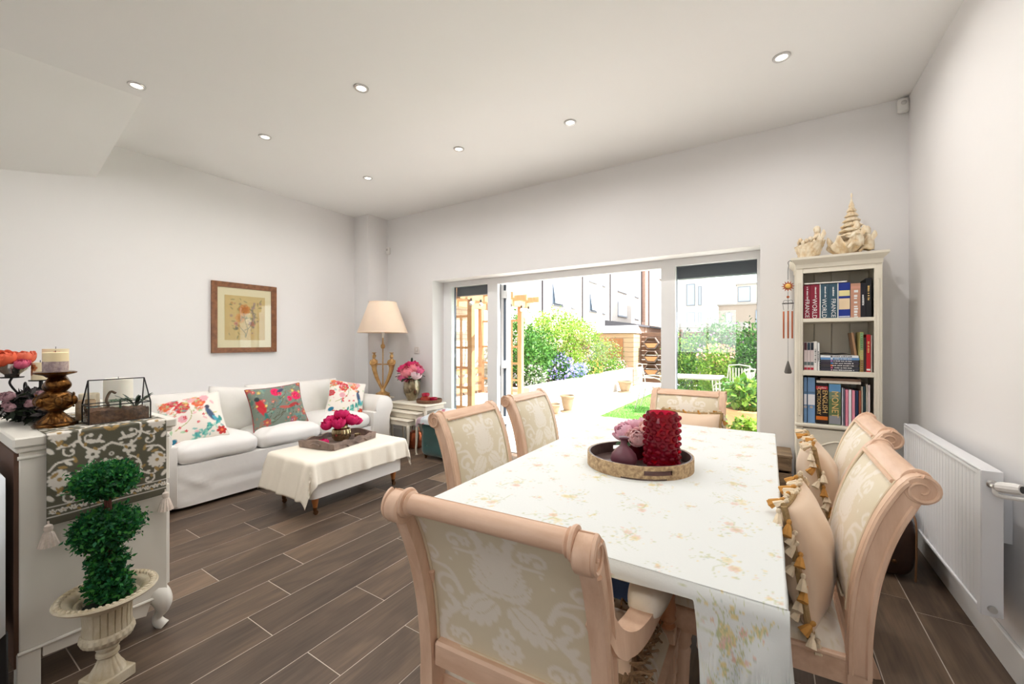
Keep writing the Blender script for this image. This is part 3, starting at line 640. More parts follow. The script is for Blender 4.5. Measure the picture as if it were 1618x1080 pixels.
# right-hand hedge, shrubs and seating seen through the fixed pane
shrub('dense dark green hedge along the garden end behind the table', -0.9, 12.6, GZ, [(x, 0, 0.75, 0.55, 0.4, 0.85) for x in (-1.1, -0.4, 0.3, 1.0)], 7000, 0.085, DG, stems=4, name='hedge', cat='hedge', group=None)
shrub('yellow-green topped bush in front of the hedge', -1.75, 11.6, GZ, [(0, 0, 1.05, 0.7, 0.4, 0.5), (-0.1, 0, 0.5, 0.6, 0.4, 0.5)], 2800, 0.08, YG+MG, stems=3, group='shrubs behind the garden table')
shrub('tall buddleia with mauve flower spikes behind the table', -0.95, 10.6, GZ, [(0, 0, 1.2, 0.55, 0.5, 0.75), (0.1, 0, 0.6, 0.6, 0.5, 0.5)], 3200, 0.10, SG+MG, flowers=[([C(190, 130, 190), C(210, 160, 200)], 160, 0.06, None)], stems=4, group='shrubs behind the garden table', aspect=0.28)
shrub('bright lime bush with pinkish tips beside the buddleia', -0.95, 9.6, GZ, [(0, 0, 0.65, 0.38, 0.35, 0.6)], 2000, 0.075, YG, flowers=[([C(214, 150, 130)], 120, 0.06, [(0, 0, 1.1, 0.36, 0.3, 0.2)])], stems=3, group='shrubs behind the garden table')
shrub('dark glossy bush at the right edge of the fixed pane', -0.2, 9.9, GZ, [(0, 0, 0.9, 0.45, 0.45, 0.9)], 2200, 0.08, DG+MG, stems=3, group='shrubs behind the garden table')
M_metal_g = mat('grey_garden_metal', C(176, 170, 160), 0.5, metal=0.3)
gt = thing('garden_table', 'pale garden table on the lawn behind the dining chair', 'table', (-1.15, 8.1, GZ))
for k in range(8): MB().box(-0.55, 0.45, -0.36+k*0.09, -0.28+k*0.09, 0.70, 0.72, 0.003).build('slat', mat('table_slat', C(232, 228, 220), 0.6), gt, smooth=False)
for sx in (-0.5, 0.4):
    for sy in (-0.3, 0.3): MB().tube([(sx, sy, 0.0), (sx*0.92, sy*0.92, 0.70)], 0.014, 8).build('leg', M_metal_g, gt)
MB().box(-0.52, 0.42, -0.32, 0.32, 0.675, 0.70).build('apron', M_metal_g, gt, smooth=False)
def garden_chair(lab, x, y, rz):
    t = thing('garden_chair', lab, 'chair', (x, y, GZ), rz, 'metal garden chairs')
    for k in range(6): MB().box(-0.21, 0.21, -0.2+k*0.07, -0.145+k*0.07, 0.43, 0.445, 0.003).build('seat_slat', M_metal_g, t, smooth=False)
    for s in (-1, 1):
        MB().tube(spline([(s*0.21, -0.30, 0.0), (s*0.21, -0.2, 0.42), (s*0.21, -0.27, 0.88)], 5), 0.012, 8).build('rear_leg', M_metal_g, t); MB().tube([(s*0.21, 0.22, 0), (s*0.21, 0.2, 0.43)], 0.012, 8).build('front_leg', M_metal_g, t)
        MB().tube(spline([(s*0.23, -0.24, 0.64), (s*0.25, 0.0, 0.66), (s*0.23, 0.2, 0.60), (s*0.21, 0.2, 0.43)], 5), 0.011, 8).build('arm', M_metal_g, t)
    for k in range(7): MB().box(-0.18+k*0.06-0.012, -0.18+k*0.06+0.012, -0.262, -0.25, 0.48, 0.84, 0.002).build('back_slat', M_metal_g, t, smooth=False)
    MB().tube([(-0.21, -0.27, 0.88), (0, -0.28, 0.90), (0.21, -0.27, 0.88)], 0.013, 8).build('top_rail', M_metal_g, t)
garden_chair('slatted metal garden chair right of the pale garden table', -0.52, 7.75, R(70))
garden_chair('grey metal garden chair at the far side of the garden table', -0.62, 8.7, R(150))
garden_chair('white metal garden chair left of the garden table', -1.95, 8.3, R(-90))
t = tag(MB().surf(lambda u, v: (-0.22+0.44*u, -0.2+0.4*v, 0.05*math.sin(PI*u)*math.sin(PI*v)+0.01*math.sin(9*u)), 12, 12).build('seat_cushion', mat('slate_cushion', C(92, 116, 128), 0.9)), 'slate blue pad on the slatted garden chair', 'cushion'); t.location = (-0.52, 7.75, GZ+0.45); t.rotation_euler = (0, 0, R(70))
sm = t.modifiers.new('thick', 'SOLIDIFY'); sm.thickness = 0.03; sm.offset = -1

# houses beyond the gardens
M_house = brick_mat('cream_brick', C(196, 188, 180), C(206, 198, 190), C(192, 184, 176))
M_house_red = brick_mat('red_brick', C(160, 124, 108), C(176, 140, 122), C(164, 150, 140))
M_hglass = mat('far_window_glass', C(150, 166, 184), 0.08, spec=0.9); M_hframe = mat('far_window_frame', C(120, 124, 132), 0.5); M_pipe = mat('drainpipe', C(52, 46, 50), 0.5)
HX = -15.8
def house(lab, ya, yb, wins, h, m, pipe=None, loc_x=HX):
    t = thing('terraced_house', lab, 'house', (loc_x, ya, GZ), 0, 'terraced houses behind the gardens')
    L_ = yb-ya; MB().box(-8, 0, 0, L_, 0, h).build('walls', m, t, smooth=False)
    MB().box(-8.2, 0.25, 0.01, L_-0.01, h, h+0.3).build('roof', mat('roof_slab', C(120, 116, 116), 0.8), t, smooth=False)
    for (y0, y1, z0, z1, opened) in wins:
        f = MB().box(-0.05, 0.05, y0-ya, y1-ya, z0, z1, 0.01).build('window', M_hframe, t, smooth=False)
        MB().box(0.045, 0.065, y0-ya+0.09, y1-ya-0.09, z0+0.10, z1-0.10).build('pane', M_hglass, f, smooth=False)
        MB().box(0.0, 0.14, y0-ya-0.08, y1-ya+0.08, z0-0.10, z0).build('sill', M_hframe, f, smooth=False)
        if opened:
            o = MB().box(-0.02, 0.02, 0.08, (y1-y0)-0.08, -(z1-z0)+0.1, 0).build('sash', M_hglass, f, smooth=False); o.location = (0.09, y0-ya, z1-0.05); o.rotation_euler = (0, R(-8), 0)
    if pipe is not None: MB().tube([(0.08, pipe-ya, 0), (0.08, pipe-ya, h)], 0.07, 8).build('drainpipe', M_pipe, t)
    return t
bays = [(23.34, 29.63, [(24.14, 24.64), (26.99, 27.99)], 'first terraced house of the row, half hidden by the arbour'), (29.63, 38.11, [(31.31, 33.53), (35.41, 36.30)], 'terraced house with an open top-hung window above the pale tree'),
        (38.11, 46.45, [(39.89, 42.00), (43.87, 44.71)], 'middle terraced house with tall narrow side window'), (46.45, 60.14, [(49.28, 52.97), (56.83, 58.78)], 'terraced house with shaded casement next to the brick stair tower')]
for i, (ya, yb, ws, lab) in enumerate(bays):
    wins = [(wa, wb_, z0, z1, k == 0 and z0 < 5 and i in (1, 2)) for k, (wa, wb_) in enumerate(ws) for (z0, z1) in ((4.6, 6.4), (7.7, 9.6))]
    house(lab, ya, yb, wins, 12.5, M_house, pipe=yb-0.15)
house('red brick stair tower at the end of the terrace', 60.14, 69.15, [], 13.5, M_house_red, pipe=61.92, loc_x=HX+0.6)
house('pale end house just left of the right mullion', 69.15, 76.91, [], 12.0, M_house)
for k, (ya, yb, lab) in enumerate(((42.28, 47.60, 'lean-to porch with dark sloping roof, leftmost of three'), (48.07, 57.47, 'lean-to porch with dark sloping roof, middle of three'), (58.45, 66.58, 'lean-to porch with dark sloping roof, beside the brick tower'))):
    t = thing('porch', lab, 'porch', (HX+0.9, ya, GZ), 0, 'lean-to porches along the terrace')
    MB().box(0.0, 3.0, 0, yb-ya-0.4, 0, 3.0).build('walls', M_house_red, t, smooth=False)
    MB().prism([(0.0, 3.0), (3.4, 3.0), (3.4, 3.2), (0.0, 3.7)], -0.2, yb-ya+0.1, 'XZ').build('roof', mat('porch_roof', C(72, 72, 78), 0.6), t, smooth=False)
    MB().box(2.7, 3.1, yb-ya-0.9, yb-ya-0.1, 0, 3.6).build('pier', M_house_red, t, smooth=False)
# blocks seen through the fixed pane
def block(lab, x0, x1, y, h, m, wins, depth=8, cat='building', zb=0.0):
    t = thing('apartment_block', lab, cat, ((x0+x1)/2, y, GZ), 0, 'far blocks seen through the fixed pane'); c_ = (x0+x1)/2
    MB().box(x0-c_, x1-c_, 0, depth, zb, h).build('walls', m, t, smooth=False); MB().box(x0-c_-0.15, x1-c_+0.15, -0.15, depth, h, h+0.2).build('parapet', mat('parapet', C(150, 146, 142), 0.8), t, smooth=False)
    for (a, b_, z0, z1) in wins:
        f = MB().box(a-c_, b_-c_, -0.06, 0.05, z0, z1, 0.01).build('window', M_hframe, t, smooth=False); MB().box(a-c_+0.1, b_-c_-0.1, -0.08, -0.05, z0+0.1, z1-0.1).build('pane', M_hglass, f, smooth=False)
    return t
block('tall cream block with open casements seen through the fixed pane', -9.6, -5.75, 48.0, 14, M_house, [(-7.7, -6.8, 5.3, 7.7), (-7.7, -6.8, 9.0, 11), (-6.5, -6.15, 5.3, 7.4), (-7.7, -6.8, 2.6, 4.6), (-6.5, -6.15, 2.6, 4.6)])
block('low brown brick block with dark windows through the fixed pane', -5.4, 3.5, 57.0, 5.9, mat('brown_render', C(150, 138, 128), 0.9, var=0.06), [(-4.6, -3.9, 3.2, 5.0), (-1.4, 0.2, 3.0, 5.2)])
tw = block('pale rooftop box with blue glazed corner on the low block', -3.4, 1.5, 57.6, 8.4, M_house, [(-3.3, -1.9, 6.3, 8.2)], depth=5, zb=6.11)
block('plain grey garden garage beyond the hedge', -3.6, -1.0, 20.0, 2.0, mat('grey_render', C(176, 172, 168), 0.9), [], depth=3, cat='garage')
far = MB().box(-70, 60, 14.5, 120, GZ-0.4, GZ-0.1).build('terrain', mat('far_ground', C(150, 146, 132), 0.9), smooth=False); struct(far, 'ground beyond the garden')
fr2 = MB().box(-40, 40, -40, YF-0.3, GZ-0.4, GZ).build('pavement', mat('bounce_paving', C(226, 222, 216), 0.9), smooth=False); struct(fr2, 'unseen paving outside the kitchen end, pale to bounce sunlight in')  # unseen ground, made pale so it bounces sunlight onto the ceiling

# ------------------------------------------------------------------ shared soft shapes
def pillow(w, h, t, n=26, puff=0.55, ear=0.06, wr=0.0, seed=0):
    """square cushion in the XZ plane (normal Y), centre at origin; returns MB and flat (x,z) of every point"""
    mb = MB(); flat = []; side = []
    N = n
    def P(i, j, s):
        u = -1+2*i/(N-1); v = -1+2*j/(N-1)
        e = max(0.0, (1-u*u)*(1-v*v)); th = t/2*(e**puff)
        pin = 1-ear*(1-abs(u*v))*0 - ear*((1-v*v)*(abs(u)**6)+0) ; pinv = 1-ear*((1-u*u)*(abs(v)**6))
        x = u*w/2*pin; z = v*h/2*pinv
        wob = wr*e*(math.sin(7*u+3*v+seed)+math.sin(5*v-4*u+2*seed))
        return (x, s*(th+wob), z), (x, z)
    idx = {}
    for s in (-1, 1):
        for i in range(N):
            for j in range(N):
                edge = i in (0, N-1) or j in (0, N-1)
                if edge and s == 1: idx[(i, j, 1)] = idx[(i, j, -1)]; continue
                p, f = P(i, j, s); idx[(i, j, s)] = len(mb.v); mb.v.append(p); flat.append(f); side.append(s)
    for s in (-1, 1):
        for i in range(N-1):
            for j in range(N-1):
                q = (idx[(i, j, s)], idx[(i+1, j, s)], idx[(i+1, j+1, s)], idx[(i, j+1, s)]); mb.f.append(q if s == -1 else q[::-1])
    return mb, np.array(flat), np.array(side)
def slab_cushion(x0, x1, y0, y1, z0, z1, r=0.05, crown=0.03, nx=20, ny=20, wr=0.004, seed=0):
    """upholstered box cushion: rounded edges, domed top"""
    mb = MB(); cx, cy = (x0+x1)/2, (y0+y1)/2; hx, hy, hz = (x1-x0)/2, (y1-y0)/2, (z1-z0)/2
    def S(a, b):
        # a: around, b: bottom to top; superellipse
        w = 2*PI*a; c, s = math.cos(w), math.sin(w); e = 0.22
        px = math.copysign(abs(c)**e, c); py = math.copysign(abs(s)**e, s); m = max(abs(px), abs(py)); 
        v = -PI/2+PI*b; cv, sv = math.cos(v), math.sin(v); rr = abs(cv)**0.30; zz = math.copysign(abs(sv)**0.62, sv)
        x, y = px*rr, py*rr
        z = zz*hz + (crown*(1-min(1, x*x))*(1-min(1, y*y)) if sv > 0 else 0)
        k = wr*(math.sin(9*x+4*y+seed)+math.sin(7*y-5*x+2*seed)+0.6*math.sin(17*x+11*y))
        return (cx+x*hx, cy+y*hy, z0+hz+z+k*(1 if sv > 0 else 0.5))
    mb.surf(S, 64, 26, cu=True); return mb
def petal_flower(c, r, cols, parent, name='flower', layers=None, up=(0, 0, 1), cup=0.5, seed=1, open_=0.0):
    """double bloom: shells of overlapping petals wrapped round a ball, one part"""
    rd = random.Random(seed); mb = MB(); cl = []; q = Vector(up).normalized().to_track_quat('Z', 'Y')
    for li, (n, rr, th1) in enumerate(((3, 0.34, 8), (4, 0.52, 16), (5, 0.70, 30), (6, 0.86, 46), (7, 1.0, 62))):
        for k in range(n):
            a = 2*PI*k/n+li*0.8+rd.uniform(-0.2, 0.2); t1 = th1+open_*li*5+rd.uniform(-7, 7); t0 = 150; rad = r*rr*rd.uniform(0.95, 1.06); half = (PI/n)*1.5; o = len(mb.v); lift = rd.uniform(-0.04, 0.06)*r
            for i in range(6):
                for j in range(5):
                    u = i/5; v = -1+2*j/4; th = R(t0+(t1-t0)*u); w = half*v*math.sin(PI*(0.20+0.62*u))
                    flare = 1+0.16*max(0, u-0.72)/0.28*(0.6+0.4*math.cos(v*2))+0.05*math.sin(3*v+k)*u
                    rr_ = rad*flare*math.sin(th); edge = -0.14*r*abs(v)**2*u*u
                    p = Vector((rr_*math.cos(a+w), rr_*math.sin(a+w), rad*math.cos(th)*0.92+lift+edge)); mb.v.append(tuple(q @ p+Vector(c)))
                    m_ = u*0.75+0.25*li/4; cc = np.array(cols[0])*(1-m_)+np.array(cols[1])*m_; cl.append(cc*(0.9+0.16*rd.random()))
            for i in range(5):
                for j in range(4): mb.f.append((o+i*5+j, o+(i+1)*5+j, o+(i+1)*5+j+1, o+i*5+j+1))
    return mb.build(name, M_petal, parent, colors=np.array(cl), fix=False, ang=180)
def leaf_blade(p, d, l, w, m, parent, name='leaf'):
    d = Vector(d).normalized(); s = d.cross(Vector((0.1, 0.2, 1))).normalized(); n = s.cross(d); p = Vector(p); mb = MB(); rows = 6
    for i in range(rows):
        t = i/(rows-1); ww = w*math.sin(PI*(0.06+0.90*t))**0.8; c = p+d*l*t-Vector((0, 0, 1))*l*0.25*t*t
        for k in (-1, 0, 1): mb.v.append(tuple(c+s*ww*k*0.5+n*(0.12*w*abs(k))))
    for i in range(rows-1):
        for k in range(2): mb.f.append((i*3+k, i*3+k+1, i*3+k+4, i*3+k+3))
    return mb.build(name, m, parent, fix=False, ang=180)
M_gleaf = mat('green_leaf', C(46, 84, 50), 0.5, var=0.2, vscale=30)
M_gleaf2 = mat('dark_leaf', C(30, 52, 36), 0.5, var=0.2, vscale=30)

# ------------------------------------------------------------------ dining chairs
M_limed = mat('limed_peach_wood', C(228, 194, 168), 0.42, col2=C(213, 175, 147), vscale=5, stretch=(6, 6, 1.2), bump=0.06, bscale=60)
M_limed_x = mat('limed_peach_rail', C(230, 196, 170), 0.40, col2=C(215, 177, 149), vscale=5, stretch=(1.2, 6, 6), bump=0.06, bscale=60)
M_damask = mat('damask_cloth', attr=True, rough=0.55, sheen=0.25, bump=0.15, bscale=400)
M_piping = mat('piping_cord', C(218, 200, 172), 0.7)
GROUND, MOTIF = C(218, 205, 178), C(231, 222, 208)
def damask(P, cx=0.0, cy=0.0, sc_=1.0, ground=GROUND, motif=MOTIF):
    p = Paint(P, ground)
    def feather(x, y, l, rot, curl=0.0, fat=0.5):
        """acanthus plume: a spine with lobes on both sides and a vein in ground colour"""
        n = 7; pts = []
        for i in range(n+1):
            t = i/n; a = rot+curl*t*t; pts.append((x+l*t*math.cos(a), y+l*t*math.sin(a)))
        for i in range(1, n+1):
            t = i/n; w = l*fat*0.42*math.sin(PI*(0.15+0.75*t)); dx, dy = pts[i][0]-pts[i-1][0], pts[i][1]-pts[i-1][1]; a = math.atan2(dy, dx)
            for s in (-1, 1): p.leaf(pts[i-1][0], pts[i-1][1], w*1.5, a+s*0.85, motif, fat=0.55)
            p.ell(pts[i][0], pts[i][1], l*0.085, l*0.05, a, motif)
        p.stroke([pts[0], pts[3], pts[-2]], (l*0.018, l*0.008), ground)
    def one(ox, oy, k):
        X = lambda v: ox+v*k
        Y = lambda v: oy+v*k
        for a, l in ((90, .115), (64, .105), (116, .105), (38, .085), (142, .085), (8, .07), (172, .07)): feather(X(0), Y(.02), l*k, R(a), 0.35*(1 if a < 90 else -1 if a > 90 else 0))
        for s in (-1, 1):
            feather(X(s*.015), Y(-.005), .11*k, R(-90+s*38), s*0.7); feather(X(s*.03), Y(.0), .075*k, R(90-s*112), -s*0.5)
            p.curl(X(s*.128), Y(-.005), .036*k, R(90+s*90), 5.6, .0062*k, motif, sgn=-s); p.curl(X(s*.150), Y(.065), .028*k, R(90-s*120), 5.2, .005*k, motif, sgn=s)
            p.stroke([(X(s*.092), Y(-.005)), (X(s*.115), Y(.04)), (X(s*.165), Y(.05)), (X(s*.175), Y(.10))], (.006*k, .003*k), motif)
            for i in range(6): p.leaf(X(s*(.105+.010*i)), Y(-.05-.012*i), .03*k, R(90-s*(30+30*i)), motif, fat=0.55)
            p.stroke([(X(s*.105), Y(-.045)), (X(s*.15), Y(-.09)), (X(s*.14), Y(-.13)), (X(s*.09), Y(-.135))], (.007*k, .003*k), motif)
            p.curl(X(s*.095), Y(-.115), .022*k, R(90-s*60), 4.6, .005*k, motif, sgn=s); p.flower(X(s*.168), Y(.135), .022*k, 7, motif, ground); p.flower(X(s*.06), Y(.128), .014*k, 6, motif, ground)
            for i in range(5): p.ell(X(s*(.05+.018*i)), Y(.105-.010*i*i*.4), .004*k, .004*k, 0, motif)
        for i in range(5): p.flower(X(0), Y(-.07-.026*i), (.017-.002*i)*k, 5, motif, ground, i)
    for j in range(-2, 4):
        for i in range(-2, 3): one(cx+i*0.36*sc_+(0.18*sc_ if j % 2 else 0), cy+j*0.235*sc_, sc_)
    return p.c
CH_A = spline([(-.222, .40), (-.223, .52), (-.233, .64), (-.253, .74), (-.281, .83), (-.311, .895), (-.336, .935), (-.367, .956)], 5)
CH_B = spline([(-.276, .40), (-.278, .52), (-.291, .64), (-.313, .74), (-.336, .81), (-.351, .845), (-.361, .867), (-.368, .884)], 5)
HW = 0.236   # half width of the back
def arc_at(path, z0, z1, n):
    pts = [p for p in path]; d = [0]
    for i in range(1, len(pts)): d.append(d[-1]+math.hypot(pts[i][0]-pts[i-1][0], pts[i][1]-pts[i-1][1]))
    zs = [p[1] for p in pts]; s0 = np.interp(z0, zs, d); s1 = np.interp(z1, zs, d); S = np.linspace(s0, s1, n)
    return [(float(np.interp(s, d, [p[0] for p in pts])), float(np.interp(s, d, zs))) for s in S], S-s0
def chair_meshes():
    out = []
    for s in (-1, 1):
        mb = MB(); mb.strip(CH_A, CH_B, s*HW, s*(HW-0.033))
        cen = (-.368, .918); mb.lathe([(0.0, -0.019), (0.032, -0.019), (0.036, -0.015), (0.036, 0.015), (0.032, 0.019), (0, 0.019)], 26, c=(s*(HW-0.017), cen[0], cen[1]), axis='X', cap=False)
        out.append(('stile', mb.mesh('stile', M_limed, ang=30), 'root'))
        bd = MB()
        for path, off in ((CH_A, -0.008), (CH_B, 0.008)):
            q = curve_offset(path, -off if path is CH_A else -off); bd.tube([(s*HW, p[0], p[1]) for p in q[:-4]], 0.0070, 6)
        sp = [(s*(HW+0.003), cen[0]+(0.037-0.030*t)*math.cos(R(95)+t*9.5), cen[1]+(0.037-0.030*t)*math.sin(R(95)+t*9.5)) for t in np.linspace(0, 1, 34)]
        bd.tube(sp, [0.0055-0.003*t for t in np.linspace(0, 1, 34)], 6)
        out.append(('scroll_moulding', bd.mesh('scroll_moulding', M_limed), 'stile'))
    # roll along the top, with rings near its ends
    w = HW-0.034; prof = [(0.026, -w), (0.032, -w+0.002), (0.033, -w+0.006), (0.031, -w+0.010), (0.024, -w+0.012), (0.027, -w+0.017), (0.022, -w+0.022)]
    prof = prof+[(r, -z) for r, z in prof[::-1]]
    out.append(('top_roll', MB().lathe(prof, 28, c=(0, -.368, .930), axis='X').mesh('top_roll', M_limed_x, ang=30), 'root'))
    # crest board from upholstery to the roll
    ia = [i for i, p in enumerate(CH_A) if p[1] > 0.918]; A = CH_A[ia[0]:-1]; B = curve_offset(A, 0.022)
    out.append(('crest_rail', MB().strip(A, B, -HW+0.037, HW-0.037).mesh('crest_rail', M_limed_x, ang=30), 'root'))
    A2 = [p for p in CH_A if 0.915 < p[1] < 0.935]; 
    cm = MB().tube([(-HW+0.04, A2[0][0]+0.004, A2[0][1]), (HW-0.04, A2[0][0]+0.004, A2[0][1])], 0.006, 8); out.append(('crest_bead', cm.mesh('crest_bead', M_limed_x), 'crest_rail'))
    out.append(('lower_rail', MB().box(-HW+0.036, HW-0.036, -.274, -.228, .495, .556, 0.006).mesh('lower_rail', M_limed_x, ang=30), 'root'))
    # upholstered panel, two faces
    PA, SA = arc_at(CH_A, .552, .924, 92); w = HW-0.032; nx = 94; mb = MB(); flat = []
    for face in (0, 1):
        for i in range(92):
            y, z = PA[i]; j0, j1 = PA[max(i-1, 0)], PA[min(i+1, 91)]; ty, tz = j1[0]-j0[0], j1[1]-j0[1]; l = math.hypot(ty, tz); ny, nz = tz/l, -ty/l
            v = i/91
            for j in range(nx):
                u = j/(nx-1); e = (1-(2*u-1)**4)*(1-(2*v-1)**4)
                d = -0.006+0.020*e if face == 0 else -0.026-0.008*e
                mb.v.append((-w+2*w*u, y+ny*d, z+nz*d)); flat.append((-w+2*w*u, SA[i]))
    for face in (0, 1):
        o = face*92*nx
        for i in range(91):
            for j in range(nx-1):
                q = (o+i*nx+j, o+i*nx+j+1, o+(i+1)*nx+j+1, o+(i+1)*nx+j); mb.f.append(q[::-1] if face else q)
    me = mb.mesh('back_upholstery', M_damask, fix=False, ang=60); setcol(me, damask(np.array(flat), 0, 0.17, 1.22)); out.append(('back_upholstery', me, 'root'))
    pp = MB()
    for d in (-0.001, -0.029):
        L = []
        for (y, z), k in zip(PA, range(92)):
            L.append((y+d, z))
        pts = [(-w+0.004, p[0], p[1]) for p in L]+[(x, L[-1][0], L[-1][1]-0.002) for x in np.linspace(-w+0.02, w-0.02, 8)]+[(w-0.004, p[0], p[1]) for p in L[::-1]]+[(x, L[0][0], L[0][1]+0.003) for x in np.linspace(w-0.02, -w+0.02, 8)]
        pp.tube(pts[::2], 0.0042, 6)
    out.append(('piping', pp.mesh('piping', M_piping), 'back_upholstery'))
    # seat
    mb = MB(); flat = []; N = 72
    for i in range(N):
        for j in range(N):
            u = -1+2*i/(N-1); v = -1+2*j/(N-1); wv = 0.222+0.026*(v+1)/2
            e = max(0, 1-abs(u)**7)*max(0, 1-abs(v)**7); x = u*wv; y = -0.225+0.225*(v+1); y += 0.02*(1-u*u)*max(0, v)
            mb.v.append((x, y, 0.440+0.062*e**0.55+0.012*(1-u*u)*(1-v*v))); flat.append((x, y))
    for i in range(N-1):
        for j in range(N-1): mb.f.append((i*N+j, (i+1)*N+j, (i+1)*N+j+1, i*N+j+1))
    me = mb.mesh('seat', M_damask, fix=False, ang=80); setcol(me, damask(np.array(flat), 0, -0.02, 1.0)); out.append(('seat', me, 'root'))
    fr = MB().prism([(-.232, -.232), (.232, -.232), (.256, .232), (-.256, .232)], .365, .442, 'XY'); out.append(('seat_frame', fr.mesh('seat_frame', M_limed_x, smooth=False), 'root'))
    bd = MB().tube([(-.232, -.22, .435), (-.257, .234, .435), (.257, .234, .435), (.232, -.22, .435)], 0.007, 8); out.append(('frame_bead', bd.mesh('frame_bead', M_limed_x), 'seat_frame'))
    for s in (-1, 1):
        prof = [(0.012, 0), (0.018, 0.01), (0.016, 0.03), (0.019, 0.12), (0.024, 0.25), (0.028, 0.29), (0.022, 0.30), (0.030, 0.315), (0.028, 0.33), (0.031, 0.34), (0.031, 0.37)]
        out.append(('front_leg', MB().lathe(prof, 16, c=(s*0.222, 0.195, 0), fr=lambda a, z: 1-0.05*math.cos(8*a)*(0.04 < z < 0.27)).mesh('front_leg', M_limed), 'root'))
        pa = spline([(-.249, .402), (-.256, .25), (-.29, .1), (-.325, 0.0)], 5); A_ = curve_offset(pa, [0.026-0.008*i/(len(pa)-1) for i in range(len(pa))]); B_ = curve_offset(pa, [-0.026+0.008*i/(len(pa)-1) for i in range(len(pa))])
        out.append(('rear_leg', MB().strip(A_, B_, s*HW, s*(HW-0.045)).mesh('rear_leg', M_limed, ang=30), 'root'))
    return out
CHM = chair_meshes()
def chair(label, loc, rz, arms=False, name='dining_chair'):
    t = thing(name, label, 'chair', loc, rz, 'peach wood sleigh-back dining chairs'); last = {}; nlegs = 0
    for nm, me, par in CHM:
        o = link(nm, me, t if par == 'root' else last[par]); last[nm] = o
        if arms and nm in ('seat', 'seat_frame'): o.scale = (1.20, 1, 1)
        if arms and nm == 'front_leg': o.location = (0.055 if nlegs else -0.055, 0, 0); nlegs += 1
    if arms:
        for s in (-1, 1):
            pa = spline([(-.262, .745), (-.235, .690), (-.18, .655), (-.11, .648), (-.03, .660), (.07, .668), (.19, .664)], 5)
            wd = [0.016]*len(pa); A_ = curve_offset(pa, [0.020]*len(pa)); B_ = curve_offset(pa, [-0.026 if i > 8 else -0.030 for i in range(len(pa))])
            mb = MB(); n = len(pa)
            # arm sweeps slightly outward
            for i in range(n):
                x = s*(HW-0.026+0.072*min(1, i/(n*0.75))); h = 0.020+0.006*min(1, i/(n*0.5))
                for dx, (yy, zz) in ((-h, A_[i]), (h, A_[i]), (h, B_[i]), (-h, B_[i])): mb.v.append((x+dx, yy, zz))
            for i in range(n-1):
                for k in range(4): mb.f.append((i*4+k, i*4+(k+1) % 4, (i+1)*4+(k+1) % 4, (i+1)*4+k))
            mb.f += [(0, 1, 2, 3), (n*4-4, n*4-1, n*4-2, n*4-3)]
            ar = mb.build('arm', M_limed, t, ang=30)
            pd = MB()
            def padf(a, b, s=s):
                w_ = 2*PI*a; v = -PI/2+PI*b; cv = abs(math.cos(v))**0.45; y = 0.045+0.140*math.copysign(abs(math.sin(v))**0.7, math.sin(v))
                return (s*(HW+0.032)+s*0.06*y+0.048*math.copysign(abs(math.cos(w_))**0.7, math.cos(w_))*cv, y, 0.676+0.038*math.copysign(abs(math.sin(w_))**0.7, math.sin(w_))*cv)
            pd.surf(padf, 20, 16, cu=True); P2 = np.array([(p[0]*1.0, p[1]) for p in pd.v]); pd.build('arm_pad', M_damask, ar, colors=damask(P2, s*0.3, 0.1, 0.5, C(226, 216, 198), MOTIF), ang=80)
            tw = MB(); px, py = s*(HW+0.046), 0.176
            prof = [(0.020, .475), (0.024, .482), (0.018, .49), (0.025, .502), (0.021, .51)]+[(0.0225, .51+0.0145*k) for k in range(1, 10)]+[(0.019, .652), (0.022, .66)]
            tw.lathe(prof, 24, c=(px, py, 0), fr=lambda a, z: 1+(0.14*math.cos(4*a+z*95) if 0.515 < z < 0.645 else 0)); tw.build('twist_post', mat('orange_turned_wood', C(206, 146, 106), 0.4), t)
            MB().box(px-0.024, px+0.024, py-0.024, py+0.024, 0.36, 0.477, 0.004).build('post_block', M_limed, t, ang=30)
    return t
chair('peach wood armchair with damask back seen from behind, nearest the viewer', (-0.516, 1.024, 0), R(4.2), arms=True, name='dining_armchair')
chair('sleigh-back dining chair left of the table, nearer the ottoman corner', (-0.962, 1.65, 0), R(-90))
chair('sleigh-back dining chair left of the table, nearer the open doors', (-1.01, 2.335, 0), R(-90))
chair('sleigh-back dining chair at the far end before the fixed pane', (-0.485, 2.715, 0), R(180))
chair('sleigh-back dining chair right of the table with big near scroll', (-0.046, 1.64, 0), R(90))
chair('sleigh-back dining chair right of the table beside the bookcase', (0.02, 2.29, 0), R(90))

# ------------------------------------------------------------------ table and cloth
TX0, TX1, TY0, TY1, TZ = -0.945, 0.030, 0.945, 2.72, 0.772
tb = thing('dining_table', 'rectangular dining table hidden beneath the floral cloth', 'table', ((TX0+TX1)/2, (TY0+TY1)/2, 0))
M_tablewood = mat('table_wood', C(196, 160, 128), 0.5, var=0.1, vscale=5, stretch=(1, 6, 1))
hx, hy = (TX1-TX0)/2-0.006, (TY1-TY0)/2-0.006
MB().box(-hx, hx, -hy, hy, TZ-0.032, TZ-0.004, 0.004).build('top', M_tablewood, tb)
MB().box(-hx+0.07, hx-0.07, -hy+0.07, hy-0.07, TZ-0.055, TZ-0.032).build('apron', M_tablewood, tb, smooth=False)
for sx in (-1, 1):
    for sy in (-1, 1):
        MB().lathe([(0.022, 0), (0.026, 0.02), (0.02, 0.05), (0.03, 0.3), (0.038, 0.5), (0.028, 0.53), (0.042, 0.56), (0.042, TZ-0.033)], 18, c=(sx*(hx-0.10), sy*(hy-0.10), 0)).build('leg', M_tablewood, tb)
